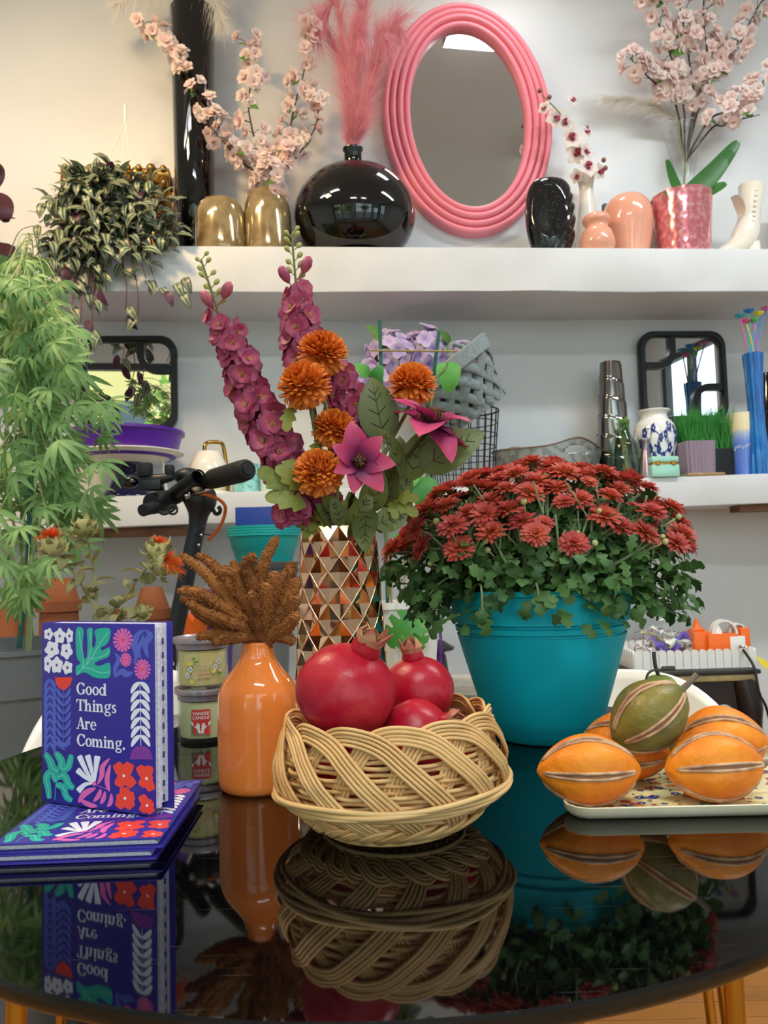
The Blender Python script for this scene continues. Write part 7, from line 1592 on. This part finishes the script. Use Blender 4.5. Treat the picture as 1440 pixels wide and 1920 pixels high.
# white shell chairs round the table
M_shell = mat('cream_shell', 'e9e4d8', rough=.45, col2='dfd9cb', vscale=6); M_piping = mat('white_piping', 'f0eee8', rough=.4)
def chair(lb, c, face, top, w_):
    f = V3((face[0], face[1], 0)).normalized(); s = V3((f.y, -f.x, 0)); t = thing('shell_chair', lb, 'chair', V3((c[0]+f.x*.2, c[1]+f.y*.2, 0))); c = V3((*c, 0))
    def P(u, v):
        x = (u*2-1); q = 2*v-1
        if v < .45: k = v/.45; y = lerp(.42, .06, k); z = .45-.02*sin(pi*k)+.06*abs(x)**2.5; ww = w_*lerp(.82, 1, k)
        else: k = (v-.45)/.55; y = lerp(.06, -.02, k)+.10*abs(x)**2*1; z = .45+(top-.45)*(k**.85)*(1-.28*abs(x)**3.2*k)+.06*abs(x)**2.5*(1-k); ww = w_*lerp(1, .93, k)
        return c+s*(x*ww/2)+f*(y)+V3((0, 0, z))
    b = MB(); b.grid(P, 28, 36); o = b.build('shell', M_shell, t, smooth=True); md = o.modifiers.new('solid', 'SOLIDIFY'); md.thickness = .012
    ed = [P(0, i/36) for i in range(37)]+[P(i/28, 1) for i in range(1, 29)]+[P(1, 1-i/36) for i in range(1, 37)]
    b = MB(); b.tube(ed, .0085, 8); b.build('piping', M_piping, t)
    for a, d in ((-.13, .30), (.13, .30), (-.13, .10), (.13, .10)): b = MB(); b.tube([c+s*a+f*d+V3((0, 0, .44)), c+s*a*1.25+f*(d*1.15-.02)], .0075, 10); b.build('leg', M_goldleg, t)
chair('cream shell chair at the left, its back showing round the upright planner', (-.455, 1.36), (.42, -.55), .80, .40)
chair('cream shell chair at the right behind the gourds and the teal pot', (.445, 1.46), (-.28, -.6), .762, .41)
# old carved side table with a picket tray
M_oldw = mat('dark_carved_wood', '2a1711', rough=.4, col2='150b08', vscale=14, bump=.5, bscale=35); M_edgec = mat('worn_gilt_edge', 'b9a673', rough=.5, col2='8f7f55', vscale=25); M_dkt = mat('dark_tabletop', '2b2724', rough=.45)
SYT = 2.2; SZ = .652; sx0 = .68; sx1 = PT(1428, 1265, SYT).x; st = thing('side_table', 'old dark carved side table with a worn gilt edge, holding the picket tray', 'table', ((sx0+sx1)/2, SYT+.2, 0))
b = MB(); b.box(((sx0+sx1)/2, SYT+.21, SZ-.006), (sx1-sx0, .42, .012)); b.build('top', M_dkt, st, bevel=.003)
b = MB(); b.box(((sx0+sx1)/2, SYT+.21, SZ-.0225), (sx1-sx0-.012, .408, .020)); b.build('gilt_edge', M_edgec, st, bevel=.006)
b = MB(); M_ = 40; V = []
for i in range(M_+1):
    u = i/M_; x = lerp(sx0+.03, sx1-.03, u); zz = SZ-.034-.075-.045*abs(cos(pi*u))**4+.03*abs(sin(3*pi*u)); V += [V3((x, SYT+.02, SZ-.034)), V3((x, SYT+.02, zz)), V3((x, SYT+.05, SZ-.034)), V3((x, SYT+.05, zz))]
b.add(V, [f_ for i in range(M_) for f_ in ((4*i, 4*i+1, 4*i+5, 4*i+4), (4*i+2, 4*i+6, 4*i+7, 4*i+3), (4*i+1, 4*i+3, 4*i+7, 4*i+5))]); b.build('apron', M_oldw, st, smooth=False)
for x, yy in ((sx0+.04, SYT+.04), (sx1-.04, SYT+.04), (sx0+.04, SYT+.38), (sx1-.04, SYT+.38)):
    b = MB(); b.tube(cat_([(x, yy, SZ-.034), (x+.012, yy-.012, SZ-.14), (x-.008, yy, .3), (x, yy-.01, .06), (x, yy-.02, 0)], 6), [.038]*6+[.034]*6+[.024]*6+[.02]*6+[.03], 12); b.build('leg', M_oldw, st)
tx0, tx1, ty0, ty1 = PT(1190, 1250, SYT+.05).x, PT(1417, 1240, SYT+.05).x, SYT+.05, SYT+.33
pt_ = thing('picket_tray', 'white tray edged with little fence pickets on the dark side table', 'tray', ((tx0+tx1)/2, (ty0+ty1)/2, SZ))
b = MB(); b.box(((tx0+tx1)/2, (ty0+ty1)/2, SZ+.004), (tx1-tx0, ty1-ty0, .008)); b.build('board', M_white, pt_, smooth=False)
ph = .055; nP = 15; pw = (tx1-tx0)/nP
q = MB(); ol = [(-.46, 0), (.46, 0), (.46, .80)]+[(.46*cos(a*pi/6), .80+.2*sin(a*pi/6)) for a in range(1, 6)]+[(-.46, .80)]; n = len(ol)
q.add([V3((x*pw, d, z*ph)) for d in (-.003, .003) for x, z in ol], [tuple(range(n)), tuple(range(2*n-1, n-1, -1))]+[(i, n+i, n+(i+1) % n, (i+1) % n) for i in range(n)]); PKM = q.mesh('picket', M_white, False)
for i in range(nP):
    for yy in (ty0, ty1): put('picket', PKM, Matrix.Translation((tx0+pw*(i+.5), yy, SZ)), pt_)
for i in range(int((ty1-ty0)/pw)):
    for xx in (tx0, tx1): put('picket', PKM, Matrix.Translation((xx, ty0+pw*(i+.5), SZ)) @ Matrix.Rotation(pi/2, 4, 'Z'), pt_)
bw = PT(1237, 1190, SYT+.17); bwz = SZ+.0085; k = bw.y/1440; R = 60*k; Hb = PT(1237, 1131, bw.y).z-bwz; bo = V3((bw.x, bw.y, bwz))
fbw = thing('fish_bowl', 'round glass fish bowl of ribbons and beads in the picket tray', 'bowl', bo)
b = MB(); b.lathe(prof([(R*.45, .001), (R*.6, .002), (R*.9, Hb*.2), (R*1.0, Hb*.45), (R*.92, Hb*.72), (R*.76, Hb*.92), (R*.78, Hb)], 6), 48, bo); b.build('glass', M_glass, fbw)
M_lilr = mat('violet_ribbon', '7a5fc0', rough=.6); M_wrib = mat('white_ribbon', 'efeae0', rough=.6); M_dkr = mat('wine_ribbon', '5a1f28', rough=.6); M_bge = mat('straw_ribbon', 'd8cc9a', rough=.6); r = random.Random(16)
def ribbon(nm, lb, m, pts, w_):
    P = cat_(pts, 6); V = []
    for i, c in enumerate(P): d = (P[min(i+1, len(P)-1)]-P[max(i-1, 0)]).normalized(); s = d.cross(V3((sin(i*.35), -.5, cos(i*.35)))).normalized()*w_/2; V += [c-s, c+s]
    b = MB(); b.add(V, [(2*i, 2*i+1, 2*i+3, 2*i+2) for i in range(len(P)-1)]); o = b.build(nm, m, org=bo, label=lb, cat='ribbon', smooth=True); md = o.modifiers.new('solid', 'SOLIDIFY'); md.thickness = .001
def bq(x, z, d=0): return bo+V3((x*R, -math.sqrt(max(.02, .72-x*x))*R*.8+d*R, z*Hb))
ribbon('white_ribbon', 'wide white ribbon curling low on the left of the fish bowl', M_wrib, [bq(-.75, .38), bq(-.6, .22), bq(-.3, .14), bq(-.05, .2), bq(-.4, .34, .3)], .032)
ribbon('white_ribbon', 'wide white ribbon sweeping to the right in the fish bowl', M_wrib, [bq(-.1, .40), bq(.2, .34), bq(.5, .34), bq(.72, .26), bq(.6, .12)], .03)
ribbon('white_ribbon', 'white ribbon lying across the top of the heap in the fish bowl', M_wrib, [bq(-.35, .62, .3), bq(-.1, .52, .2), bq(.15, .46, .1), bq(.3, .5, .3)], .022)
ribbon('violet_ribbon', 'violet ribbon crossing the middle of the fish bowl', M_lilr, [bq(-.45, .46), bq(-.3, .34), bq(-.05, .18), bq(.2, .2), bq(.4, .26)], .036)
ribbon('violet_ribbon', 'violet ribbon standing at the right of the fish bowl', M_lilr, [bq(.45, .34, .2), bq(.6, .46, .2), bq(.75, .36, .1)], .026)
ribbon('wine_ribbon', 'dark wine ribbon at the bottom right of the fish bowl', M_dkr, [bq(.25, .1), bq(.4, .2), bq(.55, .1)], .03)
ribbon('wine_ribbon', 'dark wine ribbon at the bottom left of the fish bowl', M_dkr, [bq(-.6, .1), bq(-.35, .06), bq(-.1, .08)], .03)
ribbon('straw_ribbon', 'straw coloured ribbon behind the violet one in the fish bowl', M_bge, [bq(-.6, .52, .4), bq(-.3, .45, .3), bq(0, .3, .2), bq(.1, .36, .3)], .03)
b = MB()
for i in range(300):
    a = r.uniform(0, 6.28); rr = R*.8*math.sqrt(r.random()); z = Hb*r.uniform(.06, .64)*(1-.3*(rr/R)); c = bo+V3((rr*cos(a), abs(rr*sin(a))*.9+.1*R, z)); b.add([c+q_*.0028 for q_ in oc.v], oc.f, mi=i % 5)
b.build('beads', [mat('bead_pink', 'd98a9a', rough=.3), mat('bead_red', 'b83a3a', rough=.3), mat('bead_pearl', 'e8e2d8', rough=.3), mat('bead_green', '7a9a7a', rough=.3), mat('bead_blue', '6a7aa0', rough=.3)], fbw, smooth=False, kind='stuff')
M_org = MATS['bright_orange']; oy = SYT+.18
oo = PT(1340, 1215, oy); oo.z = SZ+.0085; k = oy/1440; h = PT(1340, 1187, oy).z-oo.z
t = thing('label_dispenser', 'orange glue and tape dispenser with white arches in the picket tray', 'dispenser', oo)
b = MB(); b.box(oo+V3((8*k, 0, h/2)), (54*k, .07, h)); b.box(oo+V3((-28*k, .01, h*.55)), (30*k, .06, h*1.1)); b.build('body', M_org, t, bevel=.003)
b = MB(); b.box(oo+V3((34*k, -.005, h*.45)), (28*k, .062, h*.9)); b.build('white_panel', M_white, t, bevel=.002)
b = MB(); b.box(oo+V3((51*k, .0, h*.6)), (16*k, .06, h*1.2)); b.build('end_block', M_org, t, bevel=.003)
b = MB(); b.lathe([(14*k, 0), (15*k, 2*k), (8*k, 6*k), (4*k, 16*k), (3*k, 22*k), (0, 23*k)], 20, oo+V3((-29*k, .01, h*1.1))); b.build('orange_nozzle', M_org, t)
b = MB(); b.lathe([(9*k, 0), (8*k, 4*k), (4*k, 14*k), (2.5*k, 20*k), (0, 21*k)], 20, oo+V3((4*k, -.01, h))); b.build('white_nozzle', M_white, t)
for (cx, cz, R_, dy) in ((16, 6, 24, -.005), (44, 2, 17, .01)):
    b = MB(); V = []
    for i in range(19):
        a = pi*i/18
        for rr, yy in ((R_, -.014), (R_, .014), (R_*.86, .014), (R_*.86, -.014)): V.append(oo+V3((cx*k+rr*k*cos(a), dy+yy, h*.95+cz*0*k+rr*k*sin(a)*1.15)))
    b.add(V, [(4*i+j, 4*i+(j+1) % 4, 4*i+4+(j+1) % 4, 4*i+4+j) for i in range(18) for j in range(4)]); b.build('arch', M_white, t, smooth=30)
b = MB(); b.tube(cat_([PT(1388, 1212, oy-.035), PT(1396, 1222, ty0-.02), PT(1414, 1252, SYT-.01), PT(1424, 1300, SYT-.03), PT(1442, 1345, SYT-.03), PT(1470, 1500, SYT)], 6), .004, 8); b.build('power_cable', M_black, org=PT(1388, 1212, oy-.035), label='black power cable hanging from the orange dispenser over the side table', cat='cable')
a = PT(1422, 1232, SYT+.03); b = MB(); b.add([PT(1417, 1229, SYT+.02), PT(1446, 1243, SYT+.0), PT(1440, 1256, SYT-.0), PT(1426, 1246, SYT+.01)], [(0, 1, 2, 3)]); o = b.build('paper_tag', mat('yellow_paper', 'e6cf3a', rough=.6), org=a, label='yellow paper tag at the right corner of the side table', cat='tag', smooth=False); md = o.modifiers.new('solid', 'SOLIDIFY'); md.thickness = .001
a = mb(313, .24); b = MB(); e = WP(302, 841, .22); b.tube([a+V3((0, 0, .001)), e], .0045, 8, flat=.4); b.build('plant_label', M_cream, org=a, label='cream stick leaning against the purple tray', cat='stick')
